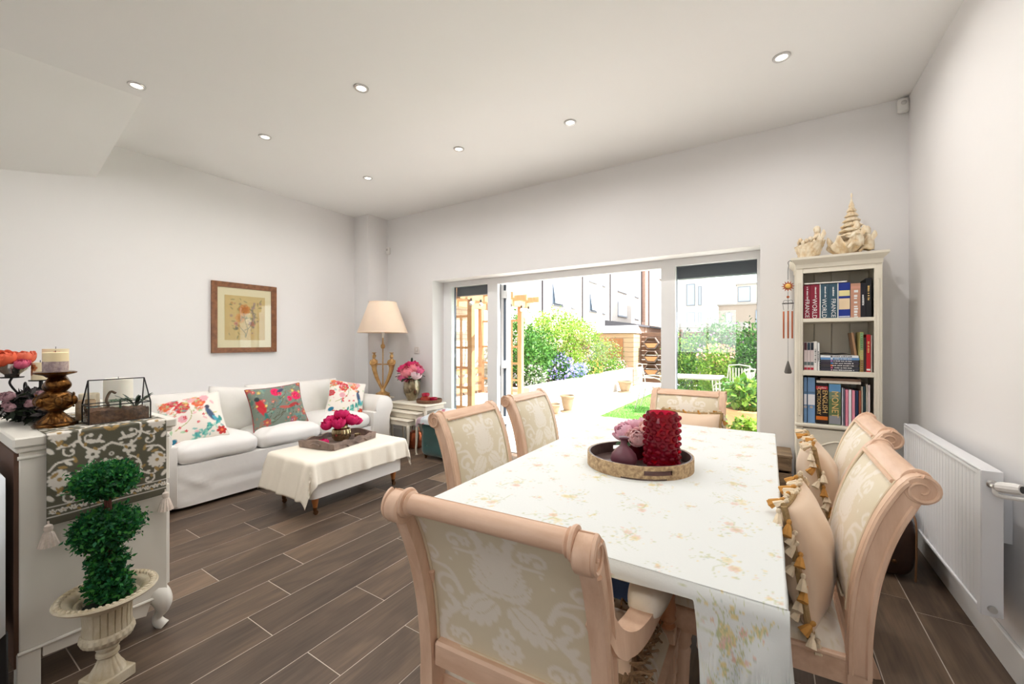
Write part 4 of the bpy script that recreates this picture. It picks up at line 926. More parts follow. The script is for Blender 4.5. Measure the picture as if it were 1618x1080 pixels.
# cloth: top sheet, shallow lip at the near edge, long fall at the near right corner, side drops
CLOTH = C(226, 229, 227)
cl = MB(); flat = []
def cgrid(fn, nu, nv):
    o = len(cl.v)
    for i in range(nu):
        for j in range(nv):
            p, f = fn(i/(nu-1), j/(nv-1)); cl.v.append(p); flat.append(f)
    for i in range(nu-1):
        for j in range(nv-1): cl.f.append((o+i*nv+j, o+(i+1)*nv+j, o+(i+1)*nv+j+1, o+i*nv+j+1))
wv = lambda x, y: 0.0007*math.sin(9*x+3*y)+0.0005*math.sin(21*y-6*x)
W_, L_ = TX1-TX0, TY1-TY0
cgrid(lambda u, v: ((TX0+W_*u, TY0+L_*v, TZ+wv(TX0+W_*u, TY0+L_*v)*min(1, 12*min(u, v, 1-u, 1-v))), (TX0+W_*u, TY0+L_*v)), 250, 450)
XC = -0.118
def near_drop(u, v):
    # shallow hem along the near edge, running into the long fall at the right corner
    x = TX0+(XC-0.03-TX0)*u/0.3 if u < 0.3 else XC-0.03+0.055*(u-0.3)/0.3 if u < 0.6 else XC+0.025+(TX1+0.004-XC-0.025)*(u-0.6)/0.4
    k = max(0.0, min(1.0, (x-(XC-0.02))/0.04)); k = k*k*(3-2*k); D_ = 0.034+0.004*math.sin(14*x)+0.53*k; d = D_*v; w = max(0, (x-XC)/(TX1-XC)); g = min(1, max(0, d-0.06)*7)
    fold = 0.015*math.sin(w*9+4.2)*g+0.008*math.sin(w*5+d*16)*g
    crease = (0.0045*math.sin(60*d+22*math.sin(9*w))*(0.35+w)+0.003*math.sin(95*d+30*w))*min(1, max(0, d-0.1)*8)
    return (x+0.05*d*k*(1-w), TY0-0.010*math.sin(min(1, d/0.025)*PI/2)-0.03*d+fold+crease, TZ-d), (x, TY0-d)
cgrid(near_drop, 200, 110)
def right_fall(u, v):
    y = TY0+L_*u; dd = 0.24+0.02*math.sin(5*u); d = dd*v
    return (TX1+0.004*math.sin(min(1, v*6)*PI/2)+0.012*math.sin(y*14)*v*v+0.006*math.sin(y*31)*v, y, TZ-d), (TX1+d, y)
cgrid(right_fall, 140, 20)
def left_fall(u, v):
    y = TY0+L_*u; d = 0.22*v
    return (TX0-0.006*math.sin(min(1, v*6)*PI/2)-0.010*math.sin(y*13)*v*v, y, TZ-d), (TX0-d, y)
cgrid(left_fall, 120, 14)
def far_fall(u, v):
    x = TX0+W_*u; d = 0.22*v
    return (x, TY1+0.006*math.sin(min(1, v*6)*PI/2)+0.010*math.sin(x*15)*v*v, TZ-d), (x, TY1+d)
cgrid(far_fall, 70, 14)
pc = Paint(flat, CLOTH); rd = random.Random(3)
PK, YL, GR, BL = C(224, 188, 172), C(226, 210, 158), C(190, 196, 152), C(190, 200, 194)
def bouquet(x, y, s, rot, dens=1.0, al=0.75):
    for k in range(int(48*dens)):
        a = rd.uniform(0, 2*PI); r = s*rd.uniform(0, 1)**0.7; px, py = x+r*math.cos(a)*1.35*math.cos(rot)-r*math.sin(a)*0.8*math.sin(rot), y+r*math.cos(a)*1.35*math.sin(rot)+r*math.sin(a)*0.8*math.cos(rot)
        c_ = rd.choice([YL, YL, GR, GR, PK, BL])
        if rd.random() < 0.5: pc.leaf(px, py, s*rd.uniform(.08, .20), rd.uniform(0, 6.28), c_, al)
        else: pc.flower(px, py, s*rd.uniform(.04, .09), 5, c_, YL, rd.uniform(0, 1), al)
    for k in range(3): a = rd.uniform(0, 6.28); pc.flower(x+s*.3*math.cos(a), y+s*.3*math.sin(a), s*.2, 6, rd.choice([PK, YL]), GR, 0, al)
    for k in range(4):
        a = rd.uniform(0, 6.28); pc.stroke([(x, y), (x+s*.6*math.cos(a), y+s*.6*math.sin(a)), (x+s*1.2*math.cos(a+.5), y+s*1.2*math.sin(a+.5))], (s*.025, s*.012), GR, al)
row = 0; y = TY0-0.72
while y < TY1+0.35:
    x = TX0-0.3+(0.115 if row % 2 else 0)
    while x < TX1+0.45:
        big = (row % 2 == 0); bouquet(x+rd.uniform(-.02, .02), y+rd.uniform(-.02, .02), 0.068 if big else 0.032, rd.uniform(0, 3.1), 1.0 if big else 0.45, 0.8 if y < TY0 else 0.55)
        x += 0.23
    y += 0.105; row += 1
for k in range(26):   # denser garland along the fall
    bouquet(XC+0.055+0.03*math.sin(k*0.8)+rd.uniform(-.03, .03), TY0-0.03-0.02*k, 0.028, rd.uniform(0, 3), 0.5, 0.95)
M_cloth = mat('floral_tablecloth', attr=True, rough=0.85, bump=0.10, bscale=160, spec=0.2)
tc_o = cl.build('tablecloth', M_cloth, colors=pc.c, fix=False, ang=70)
tag(tc_o, 'white tablecloth with faint floral bouquets covering the dining table', 'tablecloth')
so = tc_o.modifiers.new('thick', 'SOLIDIFY'); so.thickness = 0.0015; so.offset = 1

# ------------------------------------------------------------------ tassel cushions
M_satin = mat('peach_satin', C(232, 204, 176), 0.32, var=0.04, vscale=5, sheen=0.3, bump=0.35, bscale=9)
M_tas_c = mat('cream_tassel', C(226, 208, 180), 0.9, var=0.15, vscale=60); M_tas_g = mat('gold_tassel', C(196, 142, 72), 0.9, var=0.15, vscale=60); M_braid = mat('olive_braid', C(166, 138, 96), 0.9, var=0.3, vscale=90)
tassel_me = {}
for nm, mm in (('c', M_tas_c), ('g', M_tas_g)):
    tassel_me[nm] = MB().lathe([(0.003, 0.012), (0.008, 0.008), (0.009, 0.0), (0.006, -0.006), (0.010, -0.014), (0.016, -0.036), (0.018, -0.046), (0.0, -0.042)], 12, fr=lambda a, z: 1+(0.12*math.cos(6*a) if z < -0.01 else 0), cap=False).mesh('tassel', mm)
def tassel_cushion(label, loc, eul, w=0.42, t=0.17, sides=(0, 1, 2, 3), fringe=None, step=0.028):
    c = thing('tassel_cushion', label, 'cushion', loc, 0, 'satin cushions with tassel trim'); c.rotation_euler = eul
    mb, f, s = pillow(w, w, t, 26, ear=0.10, wr=0.004); mb.build('cover', M_satin, c, ang=120)
    rd = random.Random(len(label))
    h = w/2; edges = {0: ((-h, -h), (-h, h)), 1: ((-h, h), (h, h)), 2: ((h, h), (h, -h)), 3: ((h, -h), (-h, -h))}
    bm = MB()
    for e in sides:
        a, b_ = edges[e]; n = int(w/step); nrm = {0: (-1, 0), 1: (0, 1), 2: (1, 0), 3: (0, -1)}[e]
        pin = lambda k: 1-0.10*(1-(2*k-1)**2)
        pts = []
        for k in np.linspace(0, 1, 14): x = a[0]+(b_[0]-a[0])*k; z = a[1]+(b_[1]-a[1])*k; q = pin(k); pts.append((x*(q if nrm[0] else 1), 0, z*(q if nrm[1] else 1)))
        bm.tube(pts, 0.009, 8)
        for k in range(n):
            u = (k+0.5)/n; x = a[0]+(b_[0]-a[0])*u; z = a[1]+(b_[1]-a[1])*u; q = pin(u)
            if fringe:
                for r_ in range(6):
                    y0 = rd.uniform(-.02, .02); x_ = x*(q if nrm[0] else 1)+rd.uniform(-.012, .012); z_ = z*(q if nrm[1] else 1)+rd.uniform(-.012, .012)
                    bm.tube([(x_, y0, z_), (x_+nrm[0]*.02, y0+rd.uniform(-.02, .02), z_+nrm[1]*.02+.01), (x_+nrm[0]*.035+rd.uniform(-.01, .01), y0+rd.uniform(-.02, .02), z_+nrm[1]*.035-.005)], 0.0028, 5)
                continue
            ta = link('tassel', tassel_me['g' if (k % 3 == 1) else 'c'], c); y0 = rd.choice((-1, 1))*rd.uniform(0.004, 0.016)
            ta.location = (x*(q if nrm[0] else 1)+nrm[0]*0.012, y0, z*(q if nrm[1] else 1)+nrm[1]*0.012)
            d = Vector((-nrm[0]*0.55+rd.uniform(-.25, .25), -rd.choice((0.2, 0.9)), -nrm[1]*0.55+rd.uniform(-.25, .25)+0.9)).normalized(); ta.rotation_euler = d.to_track_quat('Z', 'Y').to_euler(); ta.scale = (0.75, 0.75, 0.75*rd.uniform(0.85, 1.15))
    bm.build('braid', fringe or M_braid, c)
    return c
tassel_cushion('peach satin cushion with tassels on the right chair nearest the viewer', (0.095, 1.58, 0.640), (R(-10), 0, R(81)), 0.36, 0.15)
tassel_cushion('peach satin cushion with tassels on the right chair by the bookcase', (0.192, 2.29, 0.658), (R(-10), 0, R(90)), 0.38, 0.15)
tassel_cushion('cream satin cushion with gold tassels on the far end chair', (-0.43, 2.835, 0.665), (R(-12), 0, R(2)), 0.36, 0.13)
tassel_cushion('brown looped-fringe cushion lying on the near armchair seat', (-0.40, 1.00, 0.535), (R(86), 0, R(8)), 0.27, 0.07, fringe=mat('brown_fringe', C(146, 116, 86), 0.95, var=0.3, vscale=60))

# ------------------------------------------------------------------ things on the table
M_wicker = mat('mottled_wicker', C(206, 178, 138), 0.7, col2=C(150, 120, 90), vscale=70, bump=0.5, bscale=130)
M_wick_dk = mat('dark_lacquer', C(72, 52, 48), 0.4, col2=C(110, 92, 86), vscale=10)
tr = thing('oval_tray', 'round mottled tray with slot handles on the tablecloth', 'tray', (-0.462, 1.725, TZ+0.0015), R(20))
def tray_wall(r0, m, nm, dr, z1=0.052):
    mb = MB(); n = 72; zs = (0.0, 0.018, 0.036, z1)
    for rr in (r0, r0-dr):
        for z in zs:
            for k in range(n): a = 2*PI*k/n; mb.v.append((rr*1.04*math.cos(a), rr*0.98*math.sin(a), z))
    hole = lambda k: any(abs(((360.0*k/n-h+180) % 360)-180) < 15 for h in (283, 103))
    for q in (0, 1):
        for i in range(3):
            for k in range(n):
                if i == 1 and hole(k+0.5): continue
                o = q*4*n; mb.f.append((o+i*n+k, o+i*n+(k+1) % n, o+(i+1)*n+(k+1) % n, o+(i+1)*n+k))
    for k in range(n): mb.f.append((3*n+k, 3*n+(k+1) % n, 7*n+(k+1) % n, 7*n+k))
    for k in range(n):
        if hole(k+0.5):
            for i in (1, 2): mb.f.append((i*n+k, i*n+(k+1) % n, 4*n+i*n+(k+1) % n, 4*n+i*n+k))
    return mb.build(nm, m, tr, ang=40)
tray_wall(0.205, M_wicker, 'rim', 0.005); tray_wall(0.1995, M_wick_dk, 'lining', 0.006)
MB().lathe([(0.0, 0.001), (0.203, 0.001), (0.203, 0.006), (0.0, 0.006)], 48, cap=False).build('base', M_wick_dk, tr)
def red_glass(name, col, tr_=0.35, rough=0.06): return mat(name, col, rough, trans=tr_, spec=0.7, ior=1.35)
M_ruby = red_glass('ruby_glass', C(206, 24, 62), 0.8, 0.03)
hv = thing('hurricane_vase', 'tall ruby glass hurricane candle holder covered in bubbles', 'vase', (-0.372, 1.735, TZ+0.008))
MB().lathe([(0.0, 0.004), (0.060, 0.0), (0.064, 0.01), (0.064, 0.215), (0.061, 0.222), (0.058, 0.218), (0.057, 0.02), (0.0, 0.016)], 48, cap=False).build('wall', M_ruby, hv)
bb = MB()
for rw in range(8):
    for k in range(12):
        a = 2*PI*(k+0.5*(rw % 2))/12; bb.ball((0.0645*math.cos(a), 0.0645*math.sin(a), 0.018+rw*0.0262), (0.0120, 0.0120, 0.0108), 12, 9)
o = bb.build('bubble_relief', M_ruby, hv, ang=180); o['kind'] = 'stuff'
bo = thing('bottle_vase', 'squat mauve ribbed bottle vase on the round tray', 'vase', (-0.505, 1.655, TZ+0.008))
MB().lathe([(0.0, 0), (0.042, 0), (0.050, 0.012), (0.053, 0.030), (0.048, 0.050), (0.034, 0.068), (0.020, 0.080), (0.013, 0.090), (0.012, 0.106), (0.020, 0.116), (0.021, 0.119), (0.010, 0.118), (0.0, 0.10)], 40, cap=False, fr=lambda a, z: 1+(0.012*math.sin(z*900) if 0.01 < z < 0.08 else 0)).build('body', mat('mauve_ceramic', C(112, 66, 78), 0.35, var=0.1, vscale=10), bo)
MB().lathe([(0.0, 0.1205), (0.013, 0.121), (0.017, 0.119), (0.013, 0.117)], 24, cap=False).build('stopper', mat('mauve_dark', C(86, 48, 60), 0.4), bo)
rv = thing('rose_vase', 'small dark red glass tumbler holding the pink roses', 'vase', (-0.492, 1.80, TZ+0.008))
MB().lathe([(0.0, 0.0), (0.034, 0.0), (0.040, 0.01), (0.047, 0.085), (0.044, 0.085), (0.037, 0.012), (0.0, 0.01)], 32, cap=False).build('glass', red_glass('garnet_glass', C(120, 14, 34), 0.4), rv)
rs = thing('rose_bunch', 'bunch of pale pink roses in the dark red tumbler', 'flowers', (-0.492, 1.80, TZ+0.05))
RP = [(C(244, 160, 166), C(252, 222, 222)), (C(240, 160, 190), C(250, 214, 226)), (C(246, 166, 160), C(252, 220, 212))]
for k, (dx, dy, dz, r, ci, up) in enumerate(((-.058, -.015, .072, .042, 1, (-.5, -.6, .7)), (-.022, .04, .098, .038, 1, (-.1, .1, 1)), (.016, -.045, .058, .040, 0, (.1, -.9, .6)), (.048, .0, .088, .038, 2, (.4, -.4, .8)), (.025, .065, .104, .034, 1, (.3, .2, 1)), (-.018, -.045, .066, .022, 2, (-.2, -.8, .5)))):
    petal_flower((dx, dy, dz), r, RP[ci], rs, layers=((3, 0.5, 1.35), (4, 0.75, 1.2), (5, 0.95, 0.9), (6, 1.05, 0.45)), up=up, seed=k+3)
    MB().tube([(dx*0.2, dy*0.2, -0.03), (dx, dy, dz-0.005)], 0.002, 5).build('stem', M_gleaf, rs)
for p, d in (((-.04, -.04, .03), (-.5, -.8, .1)), ((-.02, .0, .05), (.1, -.5, .9)), ((0, -.03, .04), (-.4, -.9, -.2))): leaf_blade(p, d, 0.05, 0.028, M_gleaf, rs)

# ------------------------------------------------------------------ sofa
M_linen = mat('white_linen', C(234, 231, 228), 0.9, var=0.02, vscale=6, sheen=0.15, bump=0.35, bscale=14, spec=0.2)
M_linen2 = mat('white_linen_plain', C(236, 232, 227), 0.9, var=0.02, vscale=6, sheen=0.15, bump=0.2, bscale=24, spec=0.2)
sf = thing('sofa', 'white slipcovered three-seat sofa with rolled arms along the left wall', 'sofa', (-4.22, 2.11, 0))
def wrinkled_box(x0, x1, y0, y1, z0, z1, amp=0.006, n=40, m=14, seed=0.0):
    mb = MB()
    def S(a, b):
        w = 2*PI*a; c, s = math.cos(w), math.sin(w); e = 0.12; px = math.copysign(abs(c)**e, c); py = math.copysign(abs(s)**e, s)
        x = (x0+x1)/2+px*(x1-x0)/2; y = (y0+y1)/2+py*(y1-y0)/2; z = z0+(z1-z0)*b
        k = amp*(math.sin(y*23+z*30+seed)+0.7*math.sin(y*11-z*44+seed)+0.5*math.sin(y*41+z*70))*math.sin(PI*min(1, b*1.1))
        return (x+k*px, y+k*py*0.6, z)
    mb.surf(S, 160, m, cu=True)
    k0 = len(mb.v)-0; mb.f.append(tuple(i*m+m-1 for i in range(160))); mb.f.append(tuple(i*m for i in range(160))[::-1]); return mb
wrinkled_box(-0.44, 0.465, -0.92, 0.92, 0.03, 0.345, 0.0035).build('base', M_linen, sf, ang=50)
for s in (-1, 1):
    sec = [(s*0.885, 0.04), (s*0.885, 0.50)]
    cy, cz, r = s*1.045, 0.548, 0.125
    for k in range(15):
        a = R(200-k*15.5) if s > 0 else R(-20+k*15.5); sec.append((cy+r*math.cos(a), cz+r*math.sin(a)))
    sec += [(s*1.125, 0.44), (s*1.12, 0.25), (s*1.125, 0.04)]
    n = len(sec); mb = MB()
    xs = [(-0.44, 1), (0.0, 1), (0.40, 1), (0.446, 1), (0.468, 0.985), (0.478, 0.95)]; cyy = sum(p[0] for p in sec)/n; czz = 0.40
    for x, k in xs:
        for i, p in enumerate(sec): mb.v.append((x, cyy+(p[0]-cyy)*k, czz+(p[1]-czz)*k))
    for i in range(len(xs)-1):
        for j in range(n): mb.f.append((i*n+j, i*n+(j+1) % n, (i+1)*n+(j+1) % n, (i+1)*n+j))
    mb.f.append(tuple(range(n))); mb.f.append(tuple((len(xs)-1)*n+j for j in range(n)))
    a_ = mb.build('arm', M_linen2, sf, ang=50)
    MB().tube([(0.470, cyy+(p[0]-cyy)*0.98, czz+(p[1]-czz)*0.98) for p in sec[1:-2]], 0.005, 6).build('piping', M_linen2, a_)
bk_ = MB(); 
def backS(a, b):
    w = 2*PI*a; c, s = math.cos(w), math.sin(w); px = math.copysign(abs(c)**0.25, c); pz = math.copysign(abs(s)**0.4, s); e = 1-0.02*abs(2*b-1)**8
    return (-0.375+px*0.085*e-0.03*pz, -0.93+1.86*b, 0.46+pz*0.295*e)
bk_.surf(backS, 40, 20, cu=True); bk_.f.append(tuple(i*20 for i in range(40))); bk_.f.append(tuple(i*20+19 for i in range(40))); bk_.build('backrest', M_linen, sf, ang=50)
for k, (y0, y1) in enumerate(((-0.88, -0.295), (-0.29, 0.29), (0.295, 0.88))):
    slab_cushion(-0.24, 0.475, y0, y1, 0.335, 0.495, crown=0.045, wr=0.0045, seed=k*1.7).build('seat_cushion', M_linen, sf, ang=80)
for (x, y, z, rx, ry, rz, w, h, tt) in ((-0.17, -0.62, 0.635, -14, 0, 90, 0.56, 0.42, 0.22), (-0.05, -0.27, 0.655, -10, 4, 60, 0.46, 0.42, 0.20), (-0.15, 0.16, 0.650, -14, 0, 92, 0.58, 0.44, 0.20), (-0.17, 0.62, 0.650, -14, 0, 90, 0.56, 0.42, 0.20)):
    mb, f, s_ = pillow(w, h, tt, 24, puff=0.42, ear=0.02, wr=0.004, seed=y*9); o = mb.build('back_cushion', M_linen2, sf, ang=120); o.location = (x, y, z); o.rotation_euler = (R(rx), R(ry), R(rz))
for sx in (-0.36, 0.40):
    for sy in (-1.0, 1.0): MB().lathe([(0.022, 0), (0.026, 0.02), (0.03, 0.045)], 14, c=(sx, sy, 0)).build('foot', mat('pale_foot', C(206, 190, 168), 0.6), sf)

# scatter cushions
M_print = mat('printed_linen', attr=True, rough=0.85, sheen=0.15, bump=0.15, bscale=200)
def print_cushion(label, loc, eul, w, h, t, painter, group, back=None, edge=None):
    mb, f, s_ = pillow(w, h, t, 70, ear=0.07, wr=0.003); p = painter(f); 
    if back is not None: p.c[s_ > 0] = back
    c = thing('scatter_cushion', label, 'cushion', loc, 0, group); c.rotation_euler = eul; mb.build('cover', M_print, c, colors=p.c, ang=120)
    h2, w2 = h/2, w/2; q = 0.07
    pts = [(-w2*(1-q*(1-v*v)), 0, v*h2) for v in np.linspace(-1, 1, 10)]+[(v*w2, 0, h2*(1-q*(1-v*v))) for v in np.linspace(-0.95, 0.95, 10)]+[(w2*(1-q*(1-v*v)), 0, -v*h2) for v in np.linspace(-1, 1, 10)]+[(-v*w2, 0, -h2*(1-q*(1-v*v))) for v in np.linspace(-0.95, 1, 10)]
    MB().tube(pts, 0.004, 6).build('piping', edge or M_linen2, c)
    return c
RED, ORG, PNK, TEA, LIM, DKB = C(206, 50, 60), C(226, 104, 60), C(234, 168, 176), C(80, 176, 170), C(196, 196, 110), C(66, 70, 90)
def floral_white(seed):
    def f(P):
        p = Paint(P, C(238, 230, 220)); rd = random.Random(seed)
        for (x, y, r, c_) in ((-.15, .14, .04, ORG), (-.10, .16, .035, RED), (-.05, .10, .05, RED), (.06, .12, .045, ORG), (-.17, .02, .035, RED), (.10, .15, .03, PNK), (-.06, .0, .03, PNK), (.02, .16, .035, PNK)):
            p.flower(x, y, r, 7, c_, C(240, 160, 90), rd.random(), fat=0.42); p.flower(x, y, r*0.6, 6, tuple(np.array(c_)*0.75+0.1), c_, rd.random(), fat=0.42)
        for k in range(26):
            a = rd.uniform(-.19, .19); b = rd.uniform(-.2, .2); p.leaf(a, b, rd.uniform(.02, .045), rd.uniform(0, 6.3), rd.choice([TEA, LIM, PNK, C(150, 200, 150)]), 0.8, fat=0.4)
        for k in range(9): p.leaf(.02+.02*k, -.17+.012*k, .05, rd.uniform(0.5, 2.4), rd.choice([TEA, C(60, 150, 140)]), fat=0.4)
        p.leaf(.10, .06, .13, R(-72), C(70, 90, 120), fat=0.30); p.ell(.108, .065, .016, .016, 0, DKB); p.leaf(.13, -.02, .08, R(-60), C(80, 170, 190), fat=0.3)
        p.flower(.17, -.15, .035, 6, C(196, 50, 46), C(230, 120, 70)); p.ell(-.15, -.16, .03, .02, 0.5, C(40, 120, 150)); p.flower(-.12, -.185, .02, 6, ORG, RED)
        p.stroke([(-.12, -.08), (-.02, -.02), (.0, .06), (-.06, .12)], (.003, .002), C(170, 170, 100))
        for k in range(6): p.flower(rd.uniform(-.1, .08), rd.uniform(-.1, .02), .011, 5, RED, PNK)
        for k in range(60):
            x, y = rd.uniform(-.2, .1), rd.uniform(.04, .19); p.flower(x, y, rd.uniform(.006, .014), 5, rd.choice([ORG, PNK, RED, C(236, 190, 120), C(150, 190, 130), C(120, 190, 190)]), C(240, 210, 150), rd.random(), 0.75)
        for k in range(40):
            t_ = rd.random(); p.leaf(-.05+.22*t_+rd.uniform(-.02, .02), -.185+.12*t_*t_+rd.uniform(-.015, .03), rd.uniform(.015, .035), rd.uniform(0, 6.3), rd.choice([TEA, C(110, 200, 180), C(70, 150, 150), C(150, 210, 190)]), 0.75, fat=0.45)
        return p
    return f
def birds(P):
    p = Paint(P, C(118, 130, 118)); rd = random.Random(11)
    for k in range(46): p.leaf(rd.uniform(-.24, .24), rd.uniform(-.2, .2), rd.uniform(.03, .07), rd.uniform(0, 6.3), rd.choice([C(70, 116, 104), C(128, 160, 140), C(96, 110, 92), C(150, 120, 100), C(90, 140, 140)]), 0.8, fat=0.35)
    for k in range(7):
        x, y = rd.uniform(-.2, .2), rd.uniform(-.18, .1); p.stroke([(x, y), (x+.05, y+.03), (x+.09, y+.1)], (.003, .0015), C(90, 84, 60))
    for (x, y, r) in ((-.02, .13, .040), (.0, .115, .03), (.16, .07, .042), (.09, .045, .025), (.185, .06, .03)):
        p.flower(x, y, r, 8, C(226, 30, 96), C(246, 150, 170), rd.random(), fat=0.45); p.flower(x, y, r*.55, 6, C(196, 16, 70), C(240, 120, 60), rd.random())
    for k in range(110): p.leaf(rd.uniform(-.25, .25), rd.uniform(-.2, .2), rd.uniform(.012, .035), rd.uniform(0, 6.3), rd.choice([C(80, 130, 120), C(150, 170, 140), C(170, 120, 96), C(96, 100, 80), C(120, 150, 150), C(160, 90, 84), C(190, 170, 110)]), 0.8, fat=0.4)
    for k in range(9):
        x, y = rd.uniform(-.22, .2), rd.uniform(-.19, .12); p.stroke([(x, y), (x+rd.uniform(-.05, .06), y+.04), (x+rd.uniform(-.06, .08), y+.09)], (.0025, .001), C(84, 74, 56))
    p.leaf(-.185, .09, .15, R(-76), C(190, 40, 48), fat=0.42); p.leaf(-.20, .02, .14, R(-60), C(200, 50, 60), fat=0.25); p.ell(-.185, .085, .02, .022, 0, C(46, 60, 62)); p.leaf(-.15, -.05, .07, R(-75), C(50, 120, 110), fat=0.4)
    p.leaf(.05, -.04, .11, R(20), C(170, 50, 50), fat=0.30); p.leaf(-.02, -.02, .10, R(-10), C(190, 90, 80), fat=0.25); p.ell(.155, -.02, .014, .014, 0, C(150, 40, 50)); p.leaf(.06, .15, .07, R(200), C(60, 66, 100), fat=0.4)
    for (a, b) in ((-.235, .19), (.235, .19), (.22, -.1), (-.14, -.14), (.1, -.16)): p.flower(a, b, .035, 6, C(176, 86, 78), C(220, 160, 90), rd.random())
    for k in range(14): p.flower(rd.uniform(-.22, .22), rd.uniform(-.19, .18), rd.uniform(.01, .018), 5, rd.choice([C(210, 180, 90), C(200, 80, 90), C(140, 80, 140)]), C(230, 210, 150))
    return p
G_SC = 'scatter cushions on the sofa'
print_cushion('white floral print cushion at the near end of the sofa', (-3.985, 1.400, 0.655), (R(-26), R(-10), R(72)), 0.42, 0.40, 0.15, floral_white(1), G_SC, back=C(150, 170, 110))
print_cushion('teal cushion with pink flowers and a red bird mid sofa', (-3.975, 2.075, 0.675), (R(-20), R(-3), R(88)), 0.50, 0.40, 0.15, birds, G_SC, back=C(110, 120, 108), edge=mat('red_piping', C(150, 56, 60), 0.8))
print_cushion('white floral print cushion leaning by the far sofa arm', (-4.04, 2.865, 0.665), (R(-24), R(12), R(66)), 0.40, 0.38, 0.14, floral_white(5), G_SC, back=C(150, 170, 110))

# ------------------------------------------------------------------ ottoman with throw
ot = thing('ottoman', 'long white upholstered ottoman on turned castor legs', 'ottoman', (-3.08, 2.14, 0))
wrinkled_box(-0.272, 0.272, -0.43, 0.43, 0.135, 0.345, 0.0015, m=10).build('body', M_linen2, ot, ang=50)
slab_cushion(-0.268, 0.268, -0.425, 0.425, 0.33, 0.40, crown=0.01, wr=0.0).build('padding', M_linen2, ot, ang=60)
M_turned = mat('honey_turned_wood', C(170, 108, 58), 0.4, var=0.1, vscale=14)
M_brass_dk = mat('dark_brass', C(96, 66, 40), 0.35, metal=0.8)
for sx in (-1, 1):
    for sy in (-1, 1):
        x, y = sx*0.215, sy*0.372
        l = MB().lathe([(0.014, 0.05), (0.017, 0.065), (0.024, 0.10), (0.026, 0.125), (0.022, 0.132), (0.027, 0.137)], 16, c=(x, y, 0)).build('leg', M_turned, ot)
        MB().lathe([(0.0, 0.028), (0.015, 0.03), (0.016, 0.055), (0.0, 0.056)], 12, c=(x, y, 0), cap=False).build('castor_cup', M_brass_dk, l)
        MB().lathe([(0.0, -0.007), (0.017, -0.007), (0.018, 0.0), (0.017, 0.007), (0, 0.007)], 14, c=(x+0.008, y, 0.018), axis='X', cap=False).build('castor_wheel', M_brass_dk, l)
def throw_mesh(hx, hy, ox0, ox1, oy0, oy1, zt, n=90, m=110, fold=0.014, dropk=1.0, flare=0.02, dome=0.0):
    mb = MB()
    for i in range(n):
        for j in range(m):
            a = -hx-ox0+(2*hx+ox0+ox1)*i/(n-1); b = -hy-oy0+(2*hy+oy0+oy1)*j/(m-1)
            dx = max(0, abs(a)-hx); dy = max(0, abs(b)-hy); sx = 1 if a > 0 else -1; sy = 1 if b > 0 else -1; d = math.hypot(dx, dy)
            x = max(-hx, min(hx, a)); y = max(-hy, min(hy, b)); rr = 0.025
            if d > 0:
                nx_, ny_ = dx/d*sx, dy/d*sy; ph = min(d/rr, PI/2); out = rr*math.sin(ph)+flare*d*(2.0 if dy > dx and sy < 0 else 1.0); dn = rr*(1-math.cos(ph))+max(0, d-rr*PI/2)
                along = y if dx >= dy else x
                wv_ = fold*min(1, d/0.12)*(math.sin(along*26+1.0)+0.6*math.sin(along*47+2.0))
                if dx > 0 and dy > 0: wv_ += 0.03*math.sin(math.atan2(dy, dx)*4)*min(1, d/0.15)
                x += nx_*(out+max(0, wv_)+0.004); y += ny_*(out+max(0, wv_)+0.004); z = zt-dn*dropk
            else: z = zt+0.0015*math.sin(a*17+b*9)+dome*(1-(a/hx)**2)*(1-(b/hy)**2)
            mb.v.append((x, y, max(z, 0.02)))
    for i in range(n-1):
        for j in range(m-1): mb.f.append((i*m+j, (i+1)*m+j, (i+1)*m+j+1, i*m+j+1))
    return mb
th_ = throw_mesh(0.272, 0.428, 0.12, 0.175, 0.27, 0.20, 0.418, flare=0.13, fold=0.012).build('throw_blanket', mat('cream_throw', C(238, 230, 216), 0.95, var=0.025, vscale=9, bump=0.3, bscale=220, spec=0.15), fix=False, ang=80)
th_.location = (-3.08, 2.14, 0); tag(th_, 'cream woven throw draped over the long ottoman', 'throw'); so = th_.modifiers.new('thick', 'SOLIDIFY'); so.thickness = 0.003; so.offset = -1
M_driftwood = mat('grey_carved_wood', C(150, 130, 118), 0.8, col2=C(112, 96, 88), vscale=9, bump=0.6, bscale=26)
ty = thing('carved_tray', 'grey carved wooden tray on the ottoman', 'tray', (-3.16, 2.17, 0.4215), R(12))
MB().box(-0.17, 0.17, -0.235, 0.235, 0.0, 0.012).build('base', M_driftwood, ty, smooth=False)
for sx in (-1, 1):
    pts = [(-0.245, 0), (0.245, 0)]+[(y, 0.052+0.008*math.sin(y*40)*(abs(y) < .2)) for y in np.linspace(0.255, -0.255, 22)]
    sd = MB().prism(pts, sx*0.17, sx*0.188, 'YZ').build('side', M_driftwood, ty, smooth=False)
    for k in range(7): leaf_blade((sx*0.1905, -0.19+0.055*k, 0.026), (0, 1, 0.35*(-1)**k), 0.05, 0.020, M_driftwood, sd, 'carving')
for sy in (-1, 1):
    pts = [(-0.17, 0), (0.17, 0)]+[(x, 0.062+0.010*math.cos(x*18)) for x in np.linspace(0.185, -0.185, 18)]
    MB().prism(pts, sy*0.237, sy*0.255, 'XZ').build('end', M_driftwood, ty, smooth=False)
    MB().tube(spline([(-0.05, sy*0.258, 0.03), (0, sy*0.262, 0.045), (0.05, sy*0.258, 0.03)], 5), 0.008, 8).build('handle', M_driftwood, ty)
M_mercury = mat('mercury_glass', C(196, 178, 140), 0.18, metal=0.85, col2=C(120, 98, 66), vscale=16)
